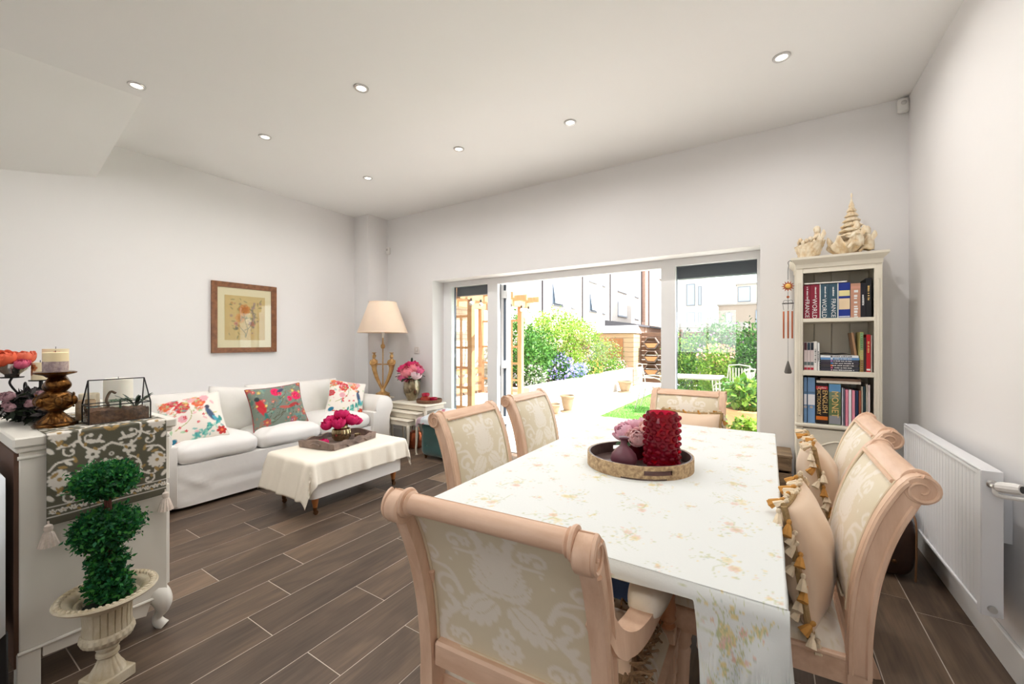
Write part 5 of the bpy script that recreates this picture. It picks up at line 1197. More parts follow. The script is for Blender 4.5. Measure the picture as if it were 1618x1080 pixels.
pv = thing('ribbed_vase', 'squat ribbed gold mercury-glass bowl on the carved tray', 'vase', (-3.17, 2.20, 0.4335)); pv.scale = (0.9, 0.9, 1.4)
MB().lathe([(0.0, 0), (0.065, 0.0), (0.082, 0.018), (0.088, 0.045), (0.080, 0.068), (0.060, 0.078), (0.058, 0.086), (0.066, 0.098), (0.060, 0.099), (0.052, 0.084), (0.0, 0.06)], 60, cap=False, fr=lambda a, z: 1+(0.03*math.cos(20*a) if 0.01 < z < 0.076 else 0)).build('bowl', M_mercury, pv)
pb = thing('peony_bunch', 'bunch of magenta peonies in the ribbed gold bowl', 'flowers', (-3.17, 2.20, 0.572))
MAG = (C(196, 10, 84), C(228, 50, 120))
for k, (dx, dy, dz, r) in enumerate(((-.06, -.07, .035, .062), (.045, -.06, .03, .062), (.0, .0, .085, .062), (-.05, .07, .045, .060), (.06, .06, .04, .062), (.03, .13, .02, .052), (-.02, -.125, .015, .05))):
    petal_flower((dx, dy, dz), r, MAG, pb, layers=((4, 0.5, 1.3), (6, 0.8, 1.0), (7, 1.0, 0.7), (8, 1.1, 0.3)), up=(dx*6, dy*6, 1), seed=k+20)
    MB().tube([(dx*0.3, dy*0.3, -0.02), (dx, dy, dz)], 0.003, 5).build('stem', M_gleaf, pb)
rz_ = thing('loose_peony', 'single magenta bloom with a leaf lying in the tray corner', 'flower', (-3.135, 2.005, 0.435))
petal_flower((0, 0, 0.018), 0.045, MAG, rz_, layers=((4, 0.5, 1.2), (6, 0.85, 0.8), (7, 1.05, 0.25)), seed=41); leaf_blade((-0.03, -0.03, 0.012), (-0.5, -0.5, 0.9), 0.06, 0.03, M_gleaf, rz_)
tl = thing('tea_light', 'small silvery tea-light cup beside the gold bowl', 'candle holder', (-3.10, 2.315, 0.434))
MB().lathe([(0.018, 0), (0.028, 0.015), (0.030, 0.04), (0.027, 0.04), (0.02, 0.012), (0.0, 0.01)], 22, cap=False).build('cup', M_mercury, tl); MB().lathe([(0.0, 0.02), (0.022, 0.02), (0.022, 0.03), (0, 0.03)], 16, cap=False).build('candle', mat('wax', C(240, 230, 206), 0.5, sss=0.2), tl)

# ------------------------------------------------------------------ tall lamp in the corner
M_gold = mat('aged_gold', C(206, 170, 116), 0.38, metal=0.55, col2=C(166, 122, 70), vscale=14, bump=0.2, bscale=40)
ped = thing('lamp_pedestal', 'small cream pedestal hidden behind the sofa arm, under the gilt lamp', 'pedestal', (-4.10, 3.43, 0))
MB().lathe([(0.10, 0), (0.105, 0.03), (0.06, 0.06), (0.05, 0.3), (0.06, 0.53), (0.105, 0.56), (0.105, 0.585)], 24).build('column', mat('cream_paint', C(226, 216, 198), 0.5), ped); MB().box(-0.1, 0.1, -0.1, 0.1, 0.585, 0.60, 0.003).build('plate', MATS['cream_paint'], ped)
lp = thing('table_lamp', 'gilt twin-figure lamp with wide cream coolie shade in the corner', 'lamp', (-4.10, 3.43, 0.60), R(32))
MB().lathe([(0.0, 0), (0.088, 0), (0.092, 0.012), (0.078, 0.024), (0.086, 0.035), (0.084, 0.05), (0.05, 0.062), (0.03, 0.075), (0.024, 0.1), (0.0, 0.105)], 32, cap=False).build('base', M_gold, lp)
MB().lathe([(0.012, 0.10), (0.009, 0.14), (0.007, 0.3), (0.007, 0.60), (0.011, 0.605), (0.025, 0.62), (0.027, 0.645), (0.02, 0.66), (0.012, 0.665), (0.008, 0.70), (0.008, 0.75)], 16).build('stem', M_gold, lp)
for s in (-1, 1):
    hn = MB().tube(spline([(s*0.008, 0, 0.09), (s*0.03, 0, 0.14), (s*0.075, 0, 0.24), (s*0.105, 0, 0.34), (s*0.11, 0, 0.40)], 5), [0.012+0.022*(i/20) for i in range(21)], 12).build('horn', M_gold, lp)
    fg = MB()
    fg.surf(lambda a, b, s=s: (s*0.11+(0.034+0.016*math.sin(PI*b)-0.014*b)*math.cos(2*PI*a), (0.026+0.012*math.sin(PI*b)-0.008*b)*math.sin(2*PI*a), 0.38+0.10*b), 16, 10, cu=True)
    fg.ball((s*0.11, -0.002, 0.506), (0.022, 0.022, 0.027), 14, 10); fg.ball((s*0.11, 0.006, 0.516), (0.024, 0.022, 0.022), 12, 8)
    fg.tube(spline([(s*0.145, 0, 0.46), (s*0.152, -0.015, 0.42), (s*0.12, -0.035, 0.405), (s*0.06, -0.012, 0.41), (s*0.012, 0, 0.41)], 4), [0.013, 0.013, 0.012, 0.012, 0.011, 0.011, 0.011, 0.010, 0.010, 0.010, 0.009, 0.009, 0.008, 0.008, 0.008, 0.008, 0.008], 8)
    fg.tube(spline([(s*0.078, 0, 0.46), (s*0.07, -0.02, 0.43), (s*0.10, -0.035, 0.412)], 4), 0.011, 8)
    f_ = fg.build('cherub_bust', M_gold, lp, ang=80)
    MB().lathe([(0.010, 0.530), (0.012, 0.545), (0.026, 0.552), (0.028, 0.558), (0.0, 0.558)], 16, c=(s*0.11, 0, 0), cap=False).build('candle_cup', M_gold, f_)
M_shade = mat('cream_shade', C(244, 222, 200), 0.85, var=0.02, sss=0.15, bump=0.1, bscale=200)
sh_ = MB().lathe([(0.300, 0.805), (0.304, 0.810), (0.165, 1.190), (0.161, 1.190), (0.298, 0.812)], 72, cap=False).build('shade', M_shade, lp, ang=60)
for r_, z_ in ((0.3035, 0.809), (0.165, 1.189)): MB().tube([(r_*math.cos(a), r_*math.sin(a), z_) for a in np.linspace(0, 2*PI, 60)], 0.004, 6, cap=False).build('shade_trim', M_shade, sh_)
MB().lathe([(0.0, 0.74), (0.014, 0.745), (0.02, 0.79), (0.028, 0.84), (0.02, 0.875), (0.0, 0.885)], 14, cap=False).build('bulb', mat('frosted_bulb', C(240, 238, 230), 0.3), lp)

# ------------------------------------------------------------------ nest of tables and its things
M_cream = mat('cream_furniture', C(230, 222, 206), 0.5, var=0.03, vscale=6)
def nest_table(label, cx, cy, w, d, h):
    t = thing('nesting_table', label, 'table', (cx, cy, 0), 0, 'nest of cream side tables')
    MB().box(-w/2, w/2, -d/2, d/2, h-0.022, h, 0.007).build('top', M_cream, t); MB().box(-w/2+0.025, w/2-0.025, -d/2+0.02, d/2-0.02, h-0.075, h-0.022, 0.004).build('apron', M_cream, t)
    for sx in (-1, 1):
        for sy in (-1, 1):
            x, y = sx*(w/2-0.035), sy*(d/2-0.03)
            pts = spline([(x, y, h-0.07), (x+sx*0.014, y+sy*0.006, h*0.72), (x+sx*0.004, y, h*0.35), (x-sx*0.006, y, 0.05), (x+sx*0.006, y+sy*0.004, 0.012), (x+sx*0.008, y+sy*0.005, 0.0)], 4)
            MB().tube(pts, [0.020-0.011*min(1, i/14)+(0.006 if i > 17 else 0) for i in range(len(pts))], 10).build('leg', M_cream, t)
nest_table('largest cream nesting table, holding the peony vase', -3.63, 3.565, 0.62, 0.36, 0.56)
nest_table('middle cream nesting table of the three', -3.645, 3.475, 0.52, 0.33, 0.475)
nest_table('smallest and lowest cream nesting table', -3.66, 3.40, 0.40, 0.30, 0.395)
mv = thing('mercury_vase', 'tall tarnished silver-gold egg-shaped vase on the nesting table', 'vase', (-3.775, 3.61, 0.562))
MB().lathe([(0.0, 0), (0.052, 0), (0.054, 0.012), (0.066, 0.03), (0.095, 0.09), (0.106, 0.15), (0.100, 0.21), (0.080, 0.258), (0.076, 0.268), (0.071, 0.266), (0.09, 0.2), (0.0, 0.05)], 44, cap=False, fr=lambda a, z: 1+0.012*math.cos(14*a)).build('body', mat('silvered_glass', C(178, 168, 146), 0.2, metal=0.8, col2=C(128, 112, 84), vscale=9, stretch=(1, 1, 0.25)), mv)
bq = thing('peony_bouquet', 'large bouquet of pink and magenta peonies in the silver-gold vase', 'flowers', (-3.775, 3.61, 0.83))
cols_p = [(C(206, 20, 90), C(222, 60, 116)), (C(238, 110, 140), C(246, 160, 170)), (C(244, 196, 206), C(248, 226, 230)), (C(232, 70, 140), C(240, 130, 170))]
for k, (dx, dy, dz, r, ci) in enumerate(((.02, -.09, .10, .085, 1), (-.10, -.05, .13, .075, 0), (-.13, -.05, .05, .07, 2), (-.04, -.11, .035, .065, 3), (.12, -.05, .065, .07, 2), (.09, -.02, .14, .07, 1), (0, 0, .18, .075, 0), (-.03, .03, .16, .06, 3), (.13, .0, .12, .06, 3))):
    petal_flower((dx, dy, dz), r, cols_p[ci], bq, layers=((4, 0.5, 1.3), (6, 0.8, 1.0), (7, 1.0, 0.65), (8, 1.1, 0.25)), up=(dx*6, dy*6, 0.8), seed=k+60); MB().tube([(dx*0.25, dy*0.25, -0.06), (dx, dy, dz)], 0.003, 5).build('stem', M_gleaf, bq)
for k in range(12): a = k*0.55; leaf_blade((0.06*math.cos(a), 0.06*math.sin(a)-0.02, 0.02+0.02*(k % 3)), (math.cos(a), math.sin(a)-0.2, -0.1+0.25*(k % 3)), 0.13, 0.055, M_gleaf2 if k % 2 else M_gleaf, bq)
leaf_blade((0.01, -0.02, 0.2), (0.1, 0, 1), 0.09, 0.04, M_gleaf2, bq)
wt = thing('wicker_tray', 'oval brown wicker tray with red glass on the nesting table', 'tray', (-3.475, 3.605, 0.5615))
M_wick = mat('brown_wicker', C(128, 92, 70), 0.8, col2=C(96, 66, 48), vscale=80, bump=0.8, bscale=120)
MB().lathe([(0.0, 0.0), (0.145, 0.0), (0.152, 0.012), (0.155, 0.035), (0.148, 0.040), (0.142, 0.034), (0.138, 0.010), (0.0, 0.008)], 48, cap=False, fr=lambda a, z: 1+0.01*math.cos(36*a)).build('basket', M_wick, wt)
M_pinkglass = red_glass('pink_red_glass', C(190, 30, 66), 0.3)
g1 = thing('red_jar', 'large amber and red glass jar on the wicker tray', 'jar', (-3.515, 3.585, 0.5705))
MB().lathe([(0.0, 0), (0.055, 0), (0.068, 0.018), (0.062, 0.045), (0.042, 0.062), (0.038, 0.070), (0.044, 0.082), (0.040, 0.083), (0.0, 0.02)], 32, cap=False).build('body', red_glass('amber_red', C(176, 62, 44), 0.3), g1); MB().lathe([(0.040, 0.066), (0.048, 0.070), (0.046, 0.098), (0.042, 0.100), (0.036, 0.07)], 28, cap=False, fr=lambda a, z: 1+0.03*math.cos(10*a)).build('neck', M_pinkglass, g1)
g2 = thing('red_votive', 'small pink-red glass votive holder on the wicker tray', 'candle holder', (-3.400, 3.60, 0.5705))
MB().lathe([(0.0, 0), (0.036, 0), (0.042, 0.012), (0.046, 0.055), (0.042, 0.056), (0.036, 0.012), (0.0, 0.01)], 28, cap=False, fr=lambda a, z: 1+0.03*math.cos(12*a)).build('cup', M_pinkglass, g2)
cp = thing('copper_lantern', 'round copper lantern on the floor under the nesting tables', 'lantern', (-3.66, 3.56, 0))
MB().lathe([(0.0, 0), (0.075, 0.0), (0.082, 0.02), (0.082, 0.16), (0.07, 0.19), (0.04, 0.205), (0.0, 0.21)], 28, cap=False).build('body', mat('copper', C(176, 96, 64), 0.25, metal=0.9), cp); MB().tube(spline([(-0.07, 0, 0.17), (-0.05, 0, 0.25), (0, 0, 0.28), (0.05, 0, 0.25), (0.07, 0, 0.17)], 4), 0.004, 6).build('handle', MATS['copper'], cp)
# green tufted pouf with folded throw
M_velvet = mat('emerald_velvet', C(10, 70, 66), 0.7, sheen=0.6, var=0.25, vscale=5)
pf = thing('tufted_pouf', 'emerald green tufted velvet cube pouf beside the nesting tables', 'pouf', (-3.06, 3.47, 0))
mb = MB()
def pouf(a, b):
    w = 2*PI*a; c, s = math.cos(w), math.sin(w); px = math.copysign(abs(c)**0.18, c); py = math.copysign(abs(s)**0.18, s); v = -1+2*b; rr = (1-abs(v)**10)**0.12 if abs(v) < 1 else 0.0
    t_ = (px if abs(py) > abs(px) else py)*2.0; z = 0.03+0.39*b
    k = 1-0.05*max(0, math.cos(t_*PI)*math.cos(b*3*PI))**2
    return (px*0.215*rr*k, py*0.215*rr*k, z)
mb.surf(pouf, 120, 40, cu=True); mb.build('body', M_velvet, pf, ang=70)
for sx in (-1, 1):
    for sy in (-1, 1): MB().lathe([(0.014, 0), (0.02, 0.045)], 10, c=(sx*0.17, sy*0.17, 0)).build('foot', M_brass_dk, pf)
for k in range(3):
    for j in range(2): MB().ball((-0.11+0.11*k, -0.206, 0.15+0.14*j), 0.010, 8, 6).build('button', M_velvet, pf)
mb = throw_mesh(0.215, 0.215, 0.10, 0.08, 0.08, 0.03, 0.455, 80, 80, 0.008, dome=0.09); P2 = np.array([(p[0]*1.2, p[1]*1.2+p[2]) for p in mb.v]); pt_ = Paint(P2, C(206, 212, 216)); rd = random.Random(4)
for k in range(70):
    x, y = rd.uniform(-.36, .36), rd.uniform(.0, .8); c_ = rd.choice([C(150, 40, 66), C(110, 140, 170), C(70, 60, 80), C(190, 90, 110), C(120, 150, 120)])
    if k % 2: pt_.flower(x, y, rd.uniform(.012, .03), 6, c_, C(230, 210, 190), rd.random())
    else: pt_.leaf(x, y, rd.uniform(.03, .06), rd.uniform(0, 6), c_)
pt_.c[P2[:, 0] < -0.22] *= np.array([0.8, 0.55, 0.6])
o = mb.build('folded_shawl', M_print, colors=pt_.c, fix=False, ang=80); o.location = (-3.06, 3.47, 0); tag(o, 'patterned pale blue and red shawl draped over the green pouf', 'shawl'); so = o.modifiers.new('thick', 'SOLIDIFY'); so.thickness = 0.006; so.offset = -1

# ------------------------------------------------------------------ framed print
pcn = thing('framed_print', 'brown wood framed floral print on the left wall above the sofa', 'picture', (XL, 2.113, 1.542))
M_frm = mat('walnut_frame', C(140, 92, 58), 0.45, col2=C(110, 68, 42), vscale=8, stretch=(1, 3, 3))
fw, fh, fb = 0.313, 0.362, 0.052
for (ya, yb, za, zb) in ((-fw, fw, fh-fb, fh), (-fw, fw, -fh, -fh+fb), (-fw, -fw+fb, -fh, fh), (fw-fb, fw, -fh, fh)):
    horiz = (yb-ya) > (zb-za); i = fb
    if horiz:
        top = za > 0; yo, yi = fw, fw-fb; zo = fh if top else -fh; zi = zo-fb if top else zo+fb
        quad = [(-yo, zo), (yo, zo), (yi, zi), (-yi, zi)]
    else:
        rt = ya > 0; yo = fw if rt else -fw; yi = yo-fb if rt else yo+fb; quad = [(yo, -fh), (yo, fh), (yi, fh-fb), (yi, -fh+fb)]
    mb = MB(); xs = (0.0, 0.030)
    vs = [(x, q[0], q[1]) for x in (0.001, 0.030) for q in quad]; vs[6] = (0.018, *quad[2]); vs[7] = (0.018, *quad[3])
    mb.add(vs, [(0, 1, 2, 3), (4, 7, 6, 5), (0, 4, 5, 1), (1, 5, 6, 2), (2, 6, 7, 3), (3, 7, 4, 0)]).build('frame_side', M_frm, pcn, smooth=False)
iw, ih = fw-fb, fh-fb
MB().prism([(-iw-0.01, -ih-0.01), (iw+0.01, -ih-0.01), (iw+0.01, ih+0.01), (-iw-0.01, ih+0.01)], 0.004, 0.010, 'YZ').build('mount', mat('cream_mount', C(232, 216, 180), 0.8), pcn, smooth=False)
aw, ah = 0.196, 0.232; mb = MB(); N1, N2 = 90, 110
for i in range(N1):
    for j in range(N2): mb.v.append((0.0115, -aw+2*aw*i/(N1-1), -ah+2*ah*j/(N2-1)))
for i in range(N1-1):
    for j in range(N2-1): mb.f.append((i*N2+j, (i+1)*N2+j, (i+1)*N2+j+1, i*N2+j+1))
P2 = np.array([(p[1], p[2]) for p in mb.v]); p = Paint(P2, C(206, 176, 118)); rd = random.Random(8)
for k in range(40): p.ell(rd.uniform(-aw, aw), rd.uniform(-ah, ah), rd.uniform(.02, .05), rd.uniform(.02, .05), 0, rd.choice([C(214, 186, 128), C(196, 164, 106), C(210, 172, 112)]), 0.4, 1.0)
for (x, y, r, c_) in ((-.01, .09, .055, C(204, 124, 62)), (-.05, .0, .05, C(212, 148, 84)), (.03, -.03, .03, C(222, 196, 150)), (.07, -.06, .03, C(190, 120, 96)), (-.09, -.06, .02, C(200, 130, 110)), (-.085, -.11, .018, C(120, 110, 90))):
    p.flower(x, y, r, 7, c_, C(170, 90, 40), rd.random(), 0.75, 0.42); p.flower(x, y, r*.6, 6, tuple(np.array(c_)*0.8), c_, rd.random(), 0.7)
for k in range(9): p.ell(.075+.012*math.sin(k), -.02+.022*k, .012, .014, 0, C(150, 124, 130), 0.7)
for pts in ([(.0, -.2), (.02, -.12), (.0, -.04), (-.02, .06)], [(.02, -.12), (.06, -.05), (.075, .1)], [(.0, -.16), (-.05, -.1), (-.09, -.06)]): p.stroke(pts, (.004, .002), C(110, 104, 70), 0.8)
for k in range(16): p.flower(rd.uniform(-.15, .15), rd.uniform(-.19, .19), rd.uniform(.008, .018), 6, rd.choice([C(176, 110, 96), C(150, 120, 130), C(190, 140, 80), C(120, 116, 96)]), C(170, 120, 60), rd.random(), 0.6)
for k in range(44): p.leaf(rd.uniform(-.15, .14), rd.uniform(-.19, .19), rd.uniform(.025, .045), rd.uniform(0, 6.3), C(126, 124, 84), 0.65)
o = mb.build('print', mat('print_paper', attr=True, rough=0.8), pcn, colors=p.c, fix=False, smooth=False)
MB().prism([(-iw, -ih), (iw, -ih), (iw, ih), (-iw, ih)], 0.0145, 0.0165, 'YZ').build('glazing', glass_mat('picture_glass', refl=0.03), pcn, smooth=False)

# ------------------------------------------------------------------ sideboard dividing the room
SX, SY0, SY1 = -2.30, 0.272, 0.722
M_sbw = mat('antique_white_paint', C(226, 222, 212), 0.5, var=0.03, vscale=4)
M_brownback = mat('brown_back_panel', C(92, 66, 52), 0.7, var=0.08, vscale=5)
sb = thing('sideboard', 'antique white sideboard with brown back dividing the room', 'sideboard', (-2.95, (SY0+SY1)/2, 0))
L0, L1, D = -0.62, 0.64, (SY1-SY0)/2
MB().box(L0, L1, -D+0.012, D-0.006, 0.155, 0.885, 0.003).build('carcass', M_sbw, sb, smooth=False)
MB().box(L0+0.01, L1-0.004, -D, -D+0.012, 0.10, 0.885).build('back_panel', M_brownback, sb, smooth=False)
MB().box(L0-0.02, L1+0.022, -D-0.006, D+0.022, 0.905, 0.943, 0.006).build('top', M_sbw, sb, ang=30)
MB().box(L0-0.01, L1+0.012, -D+0.002, D+0.010, 0.885, 0.905, 0.005).build('cornice', M_sbw, sb, ang=30)
for z in (0.150, 0.865): MB().tube([(L1+0.002, -D+0.008, z), (L1+0.002, D-0.002, z)], 0.007, 8).build('moulding', M_sbw, sb)
MB().prism([(-D+0.07, 0.152), (-D+0.07, 0.105), (-0.04, 0.100), (0.06, 0.102), (D-0.08, 0.085), (D-0.06, 0.152)], L1-0.025, L1-0.002, 'YZ').build('end_apron', M_sbw, sb, smooth=False)
MB().box(L1-0.055, L1, -D+0.006, -D+0.065, 0, 0.152, 0.003).build('rear_leg', M_sbw, sb, smooth=False); MB().box(L0, L0+0.055, -D+0.006, -D+0.065, 0, 0.152, 0.003).build('rear_leg', M_sbw, sb, smooth=False)
for x in (L1-0.035, L0+0.035):
    s = 1 if x > 0 else -1; pts = spline([(x, D-0.04, 0.165), (x+s*0.022, D-0.022, 0.125), (x+s*0.018, D-0.020, 0.08), (x, D-0.032, 0.045), (x+s*0.002, D-0.028, 0.02), (x+s*0.018, D-0.012, 0.0)], 5)
    MB().tube(pts, [0.042, 0.043, 0.043, 0.042, 0.040, 0.038, 0.036, 0.034, 0.032, 0.029, 0.026, 0.023, 0.021, 0.019, 0.018, 0.018, 0.018, 0.019, 0.020, 0.021, 0.022, 0.022, 0.022, 0.022, 0.022, 0.022][:len(pts)], 12).build('cabriole_leg', M_sbw, sb)
for k in range(3):
    xa = L0+0.03+k*0.41; dr = MB().box(xa, xa+0.385, D-0.006, D+0.010, 0.66, 0.85, 0.004).build('drawer', M_sbw, sb, smooth=False); MB().ball((xa+0.19, D+0.022, 0.755), 0.014, 10, 8).build('knob', M_brass_dk, dr)
    do = MB().box(xa, xa+0.385, D-0.006, D+0.010, 0.18, 0.64, 0.004).build('door', M_sbw, sb, smooth=False); MB().ball((xa+0.04, D+0.022, 0.44), 0.014, 10, 8).build('knob', M_brass_dk, do)

# runner over the sideboard end
RY0, RY1 = 0.345, 0.700; XT0, XE = -2.86, -2.283; ZT = 0.9445; NY, NS = 130, 250; tot = (XE-XT0)+0.335
mb = MB(); flat = []
for i in range(NS):
    s = tot*i/(NS-1)
    for j in range(NY):
        v = j/(NY-1); y = RY0+(RY1-RY0)*v
        d = s-(XE-XT0)
        if d <= 0: x, z = XT0+s, ZT+0.001
        else:
            ph = min(d/0.008, PI/2); dl = d-0.008*PI/2 if d > 0.008*PI/2 else 0; sag = 0.012*(1-v)
            x = XE+0.008*math.sin(ph)+0.004*math.sin(v*9)*min(1, dl*6); z = ZT+0.001-0.008*(1-math.cos(ph))-dl*(1+0.04*(1-v))
        mb.v.append((x, y, z)); flat.append((y-RY0, tot-s))
for i in range(NS-1):
    for j in range(NY-1): mb.f.append((i*NY+j, i*NY+j+1, (i+1)*NY+j+1, (i+1)*NY+j))
OL, WH, GD = C(92, 89, 74), C(222, 216, 206), C(164, 134, 82); p = Paint(flat, OL); Wd = RY1-RY0
def vine(pts, w, col=None):
    col = col or WH; q = spline(pts, 5); p.stroke(pts, w, col)
    for i in range(2, len(q)-1, 2):
        a = math.atan2(q[i+1][1]-q[i-1][1], q[i+1][0]-q[i-1][0]); sd = 1 if (i//2) % 2 else -1
        p.leaf(q[i][0], q[i][1], 0.017, a+sd*0.9, col if i % 4 else GD, fat=0.55)
def scrollset(oy):
    c = Wd/2
    for s in (-1, 1):
        X = lambda v: c+s*v
        vine([(X(.0), oy+.02), (X(.05), oy+.0), (X(.09), oy+.04), (X(.085), oy+.10), (X(.05), oy+.13)], (.0042, .003))
        p.curl(X(.062), oy+.055, .03, R(90+s*90), 5.0, .0042, WH, sgn=s); vine([(X(.09), oy+.05), (X(.13), oy+.03), (X(.165), oy+.06)], (.0036, .0025))
        p.flower(X(.145), oy+.085, .032, 12, WH, GD, 0, 1, 0.24); p.ell(X(.145), oy+.085, .012, .012, 0, WH); p.ell(X(.145), oy+.085, .007, .007, 0, GD)
        p.flower(X(.018), oy+.115, .017, 5, WH, GD, R(90)); p.flower(X(.055), oy+.155, .022, 6, WH, OL, 0.3); p.leaf(X(.0), oy+.07, .03, R(90-s*50), GD, fat=.5); p.leaf(X(.03), oy+.09, .028, R(90-s*80), GD, fat=.5)
        for k in range(4): p.leaf(X(.02+.012*k), oy+.025+.006*k, .022, R(90-s*(60+15*k)), WH, fat=.5)
        for k in range(5): p.leaf(X(.10+.012*k), oy+.135-.006*k, .026, R(90-s*(20+28*k)), WH if k % 2 else GD, fat=.45)
        p.stroke([(X(.11), oy+.15), (X(.15), oy+.145), (X(.172), oy+.12)], (.004, .003), WH); p.curl(X(.115), oy+.01, .022, R(90-s*60), 4.5, .0035, WH, sgn=-s); p.leaf(X(.16), oy+.01, .03, R(90-s*40), WH, fat=.5); p.leaf(X(.15), oy+.035, .025, R(90+s*30), GD, fat=.5)
    p.ell(c, oy+.145, .008, .008, 0, WH); p.ell(c, oy+.145, .004, .004, 0, OL)
for oy in (0.075, 0.245, 0.415, 0.585, 0.755): scrollset(oy)
P_ = np.array(flat)
band = (P_[:, 1] > 0.030) & (P_[:, 1] < 0.066); p.c[band] = OL
for y_ in (0.030, 0.066): p.c[np.abs(P_[:, 1]-y_) < 0.0022] = WH
for k in range(13):
    x = 0.014+k*0.0275; p.flower(x, 0.048, .0095, 5, WH, GD, k*0.5); p.leaf(x+.009, 0.042+0.012*(k % 2), .014, R(40 if k % 2 else -40), GD, fat=.5); p.stroke([(x+.006, .040), (x+.014, .052), (x+.022, .040)], .0018, WH)
rn = thing('table_runner', 'olive table runner with white scroll pattern over the sideboard end', 'table runner', (0, 0, 0))
o = mb.build('cloth', mat('runner_cloth', attr=True, rough=0.85, bump=0.2, bscale=300), rn, colors=p.c, fix=False, ang=60); so = o.modifiers.new('thick', 'SOLIDIFY'); so.thickness = 0.002; so.offset = 0
M_cottont = mat('cotton_tassel', C(214, 200, 188), 0.95, var=0.18, vscale=90)
for y, z in ((RY0+0.004, 0.592), (RY1-0.004, 0.605)):
    tt = MB().lathe([(0.003, 0.02), (0.011, 0.014), (0.013, 0.002), (0.010, -0.008), (0.014, -0.014), (0.022, -0.045), (0.027, -0.062), (0.0, -0.056)], 26, cap=False, fr=lambda a, z: 1+(0.10*math.cos(13*a) if z < -0.012 else 0)).build('tassel', M_cottont, rn); tt.location = (XE+0.014, y, z)
    MB().tube([(XE+0.010, y, z+0.03), (XE+0.014, y, z+0.012)], 0.003, 6).build('tassel_cord', M_cottont, rn)
bpt = Vector((-2.55, 0.5225, 0.9445)); rn.location = bpt
for ch in rn.children: ch.location = Vector(ch.location)-bpt

# white heater standing behind the sideboard, at the frame edge
ht = thing('panel_heater', 'slim white panel heater on dark feet at the left edge', 'heater', (-2.42, 0.195, 0))
MB().box(-0.20, 0.20, -0.05, 0.05, 0.26, 0.835, 0.018).build('panel', mat('heater_white', C(228, 232, 238), 0.4), ht)
for x in (-0.13, 0.13): MB().box(x-0.02, x+0.02, -0.06, 0.06, 0, 0.265, 0.005).build('foot', mat('black_foot', C(26, 24, 24), 0.6), ht)

# topiary in a fluted urn
M_urn = mat('aged_cream_urn', C(204, 194, 172), 0.75, col2=C(176, 160, 130), vscale=9, bump=0.25, bscale=50)
ur = thing('fluted_urn', 'aged cream fluted pedestal urn on the floor by the sideboard', 'urn', (-2.12, 0.476, 0), R(20)); ur.scale = (0.76, 0.76, 1.0)
MB().box(-0.075, 0.075, -0.075, 0.075, 0, 0.042, 0.004).build('plinth', M_urn, ur, smooth=False)
flu = lambda n, k: (lambda a, z: 1+k*math.cos(n*a))
MB().lathe([(0.070, 0.042), (0.066, 0.052), (0.052, 0.07), (0.038, 0.095), (0.034, 0.105)], 64, cap=False, fr=lambda a, z: 1-0.10*(1-abs(math.cos(9*a)))**2).build('foot', M_urn, ur)
MB().lathe([(0.036, 0.103), (0.044, 0.110), (0.044, 0.120), (0.036, 0.125), (0.040, 0.132), (0.045, 0.138), (0.040, 0.146), (0.034, 0.150)], 40, cap=False).build('collar', M_urn, ur)
MB().lathe([(0.034, 0.150), (0.07, 0.158), (0.096, 0.172), (0.104, 0.188), (0.100, 0.202), (0.092, 0.208)], 144, cap=False, fr=lambda a, z: 1-0.05*(1-abs(math.cos(12*a+z*60)))**2).build('gadroon', M_urn, ur)
MB().lathe([(0.090, 0.206), (0.092, 0.215), (0.090, 0.24), (0.094, 0.30), (0.102, 0.318), (0.108, 0.322)], 200, cap=False, fr=lambda a, z: 1-(0.09*max(0, 1-abs(math.sin(11*a))*4.0) if 0.212 < z < 0.312 else 0)).build('fluted_bowl', M_urn, ur)
MB().lathe([(0.106, 0.318), (0.15, 0.326), (0.186, 0.338), (0.192, 0.344), (0.188, 0.350), (0.165, 0.347), (0.145, 0.343), (0.128, 0.335), (0.108, 0.300), (0.0, 0.285)], 72, cap=False).build('lip', M_urn, ur)
eg = MB()
for k in range(44):
    a = 2*PI*k/44; eg.ball((0.170*math.cos(a), 0.170*math.sin(a), 0.3475), (0.015, 0.0080, 0.0075), 8, 5)
    for i in range(len(eg.v)-8*5, len(eg.v)):
        x, y, z = eg.v[i]; cx, cy = 0.170*math.cos(a), 0.170*math.sin(a); dx, dy = x-cx, y-cy; w = a+0.5; eg.v[i] = (cx+dx*math.cos(w)-dy*math.sin(w), cy+dx*math.sin(w)+dy*math.cos(w), z)
o = eg.build('egg_and_dart', M_urn, ur); o['kind'] = 'stuff'
tp = thing('topiary', 'green double-ball box topiary growing from the fluted urn', 'topiary', (-2.12, 0.476, 0.286))
MB().tube(spline([(0, 0, 0), (0.006, 0.004, 0.15), (-0.004, 0, 0.3), (0.004, 0, 0.5)], 5), 0.010, 8).build('trunk', mat('reddish_trunk', C(92, 50, 38), 0.8), tp); MB().tube(spline([(0.012, 0.005, 0), (-0.008, -0.004, 0.15), (0.010, 0.004, 0.3), (0, 0, 0.5)], 5), 0.007, 8).build('trunk', MATS['reddish_trunk'], tp)
BX = [C(30, 96, 48), C(44, 118, 56), C(66, 138, 56), C(22, 76, 44), C(36, 106, 66)]
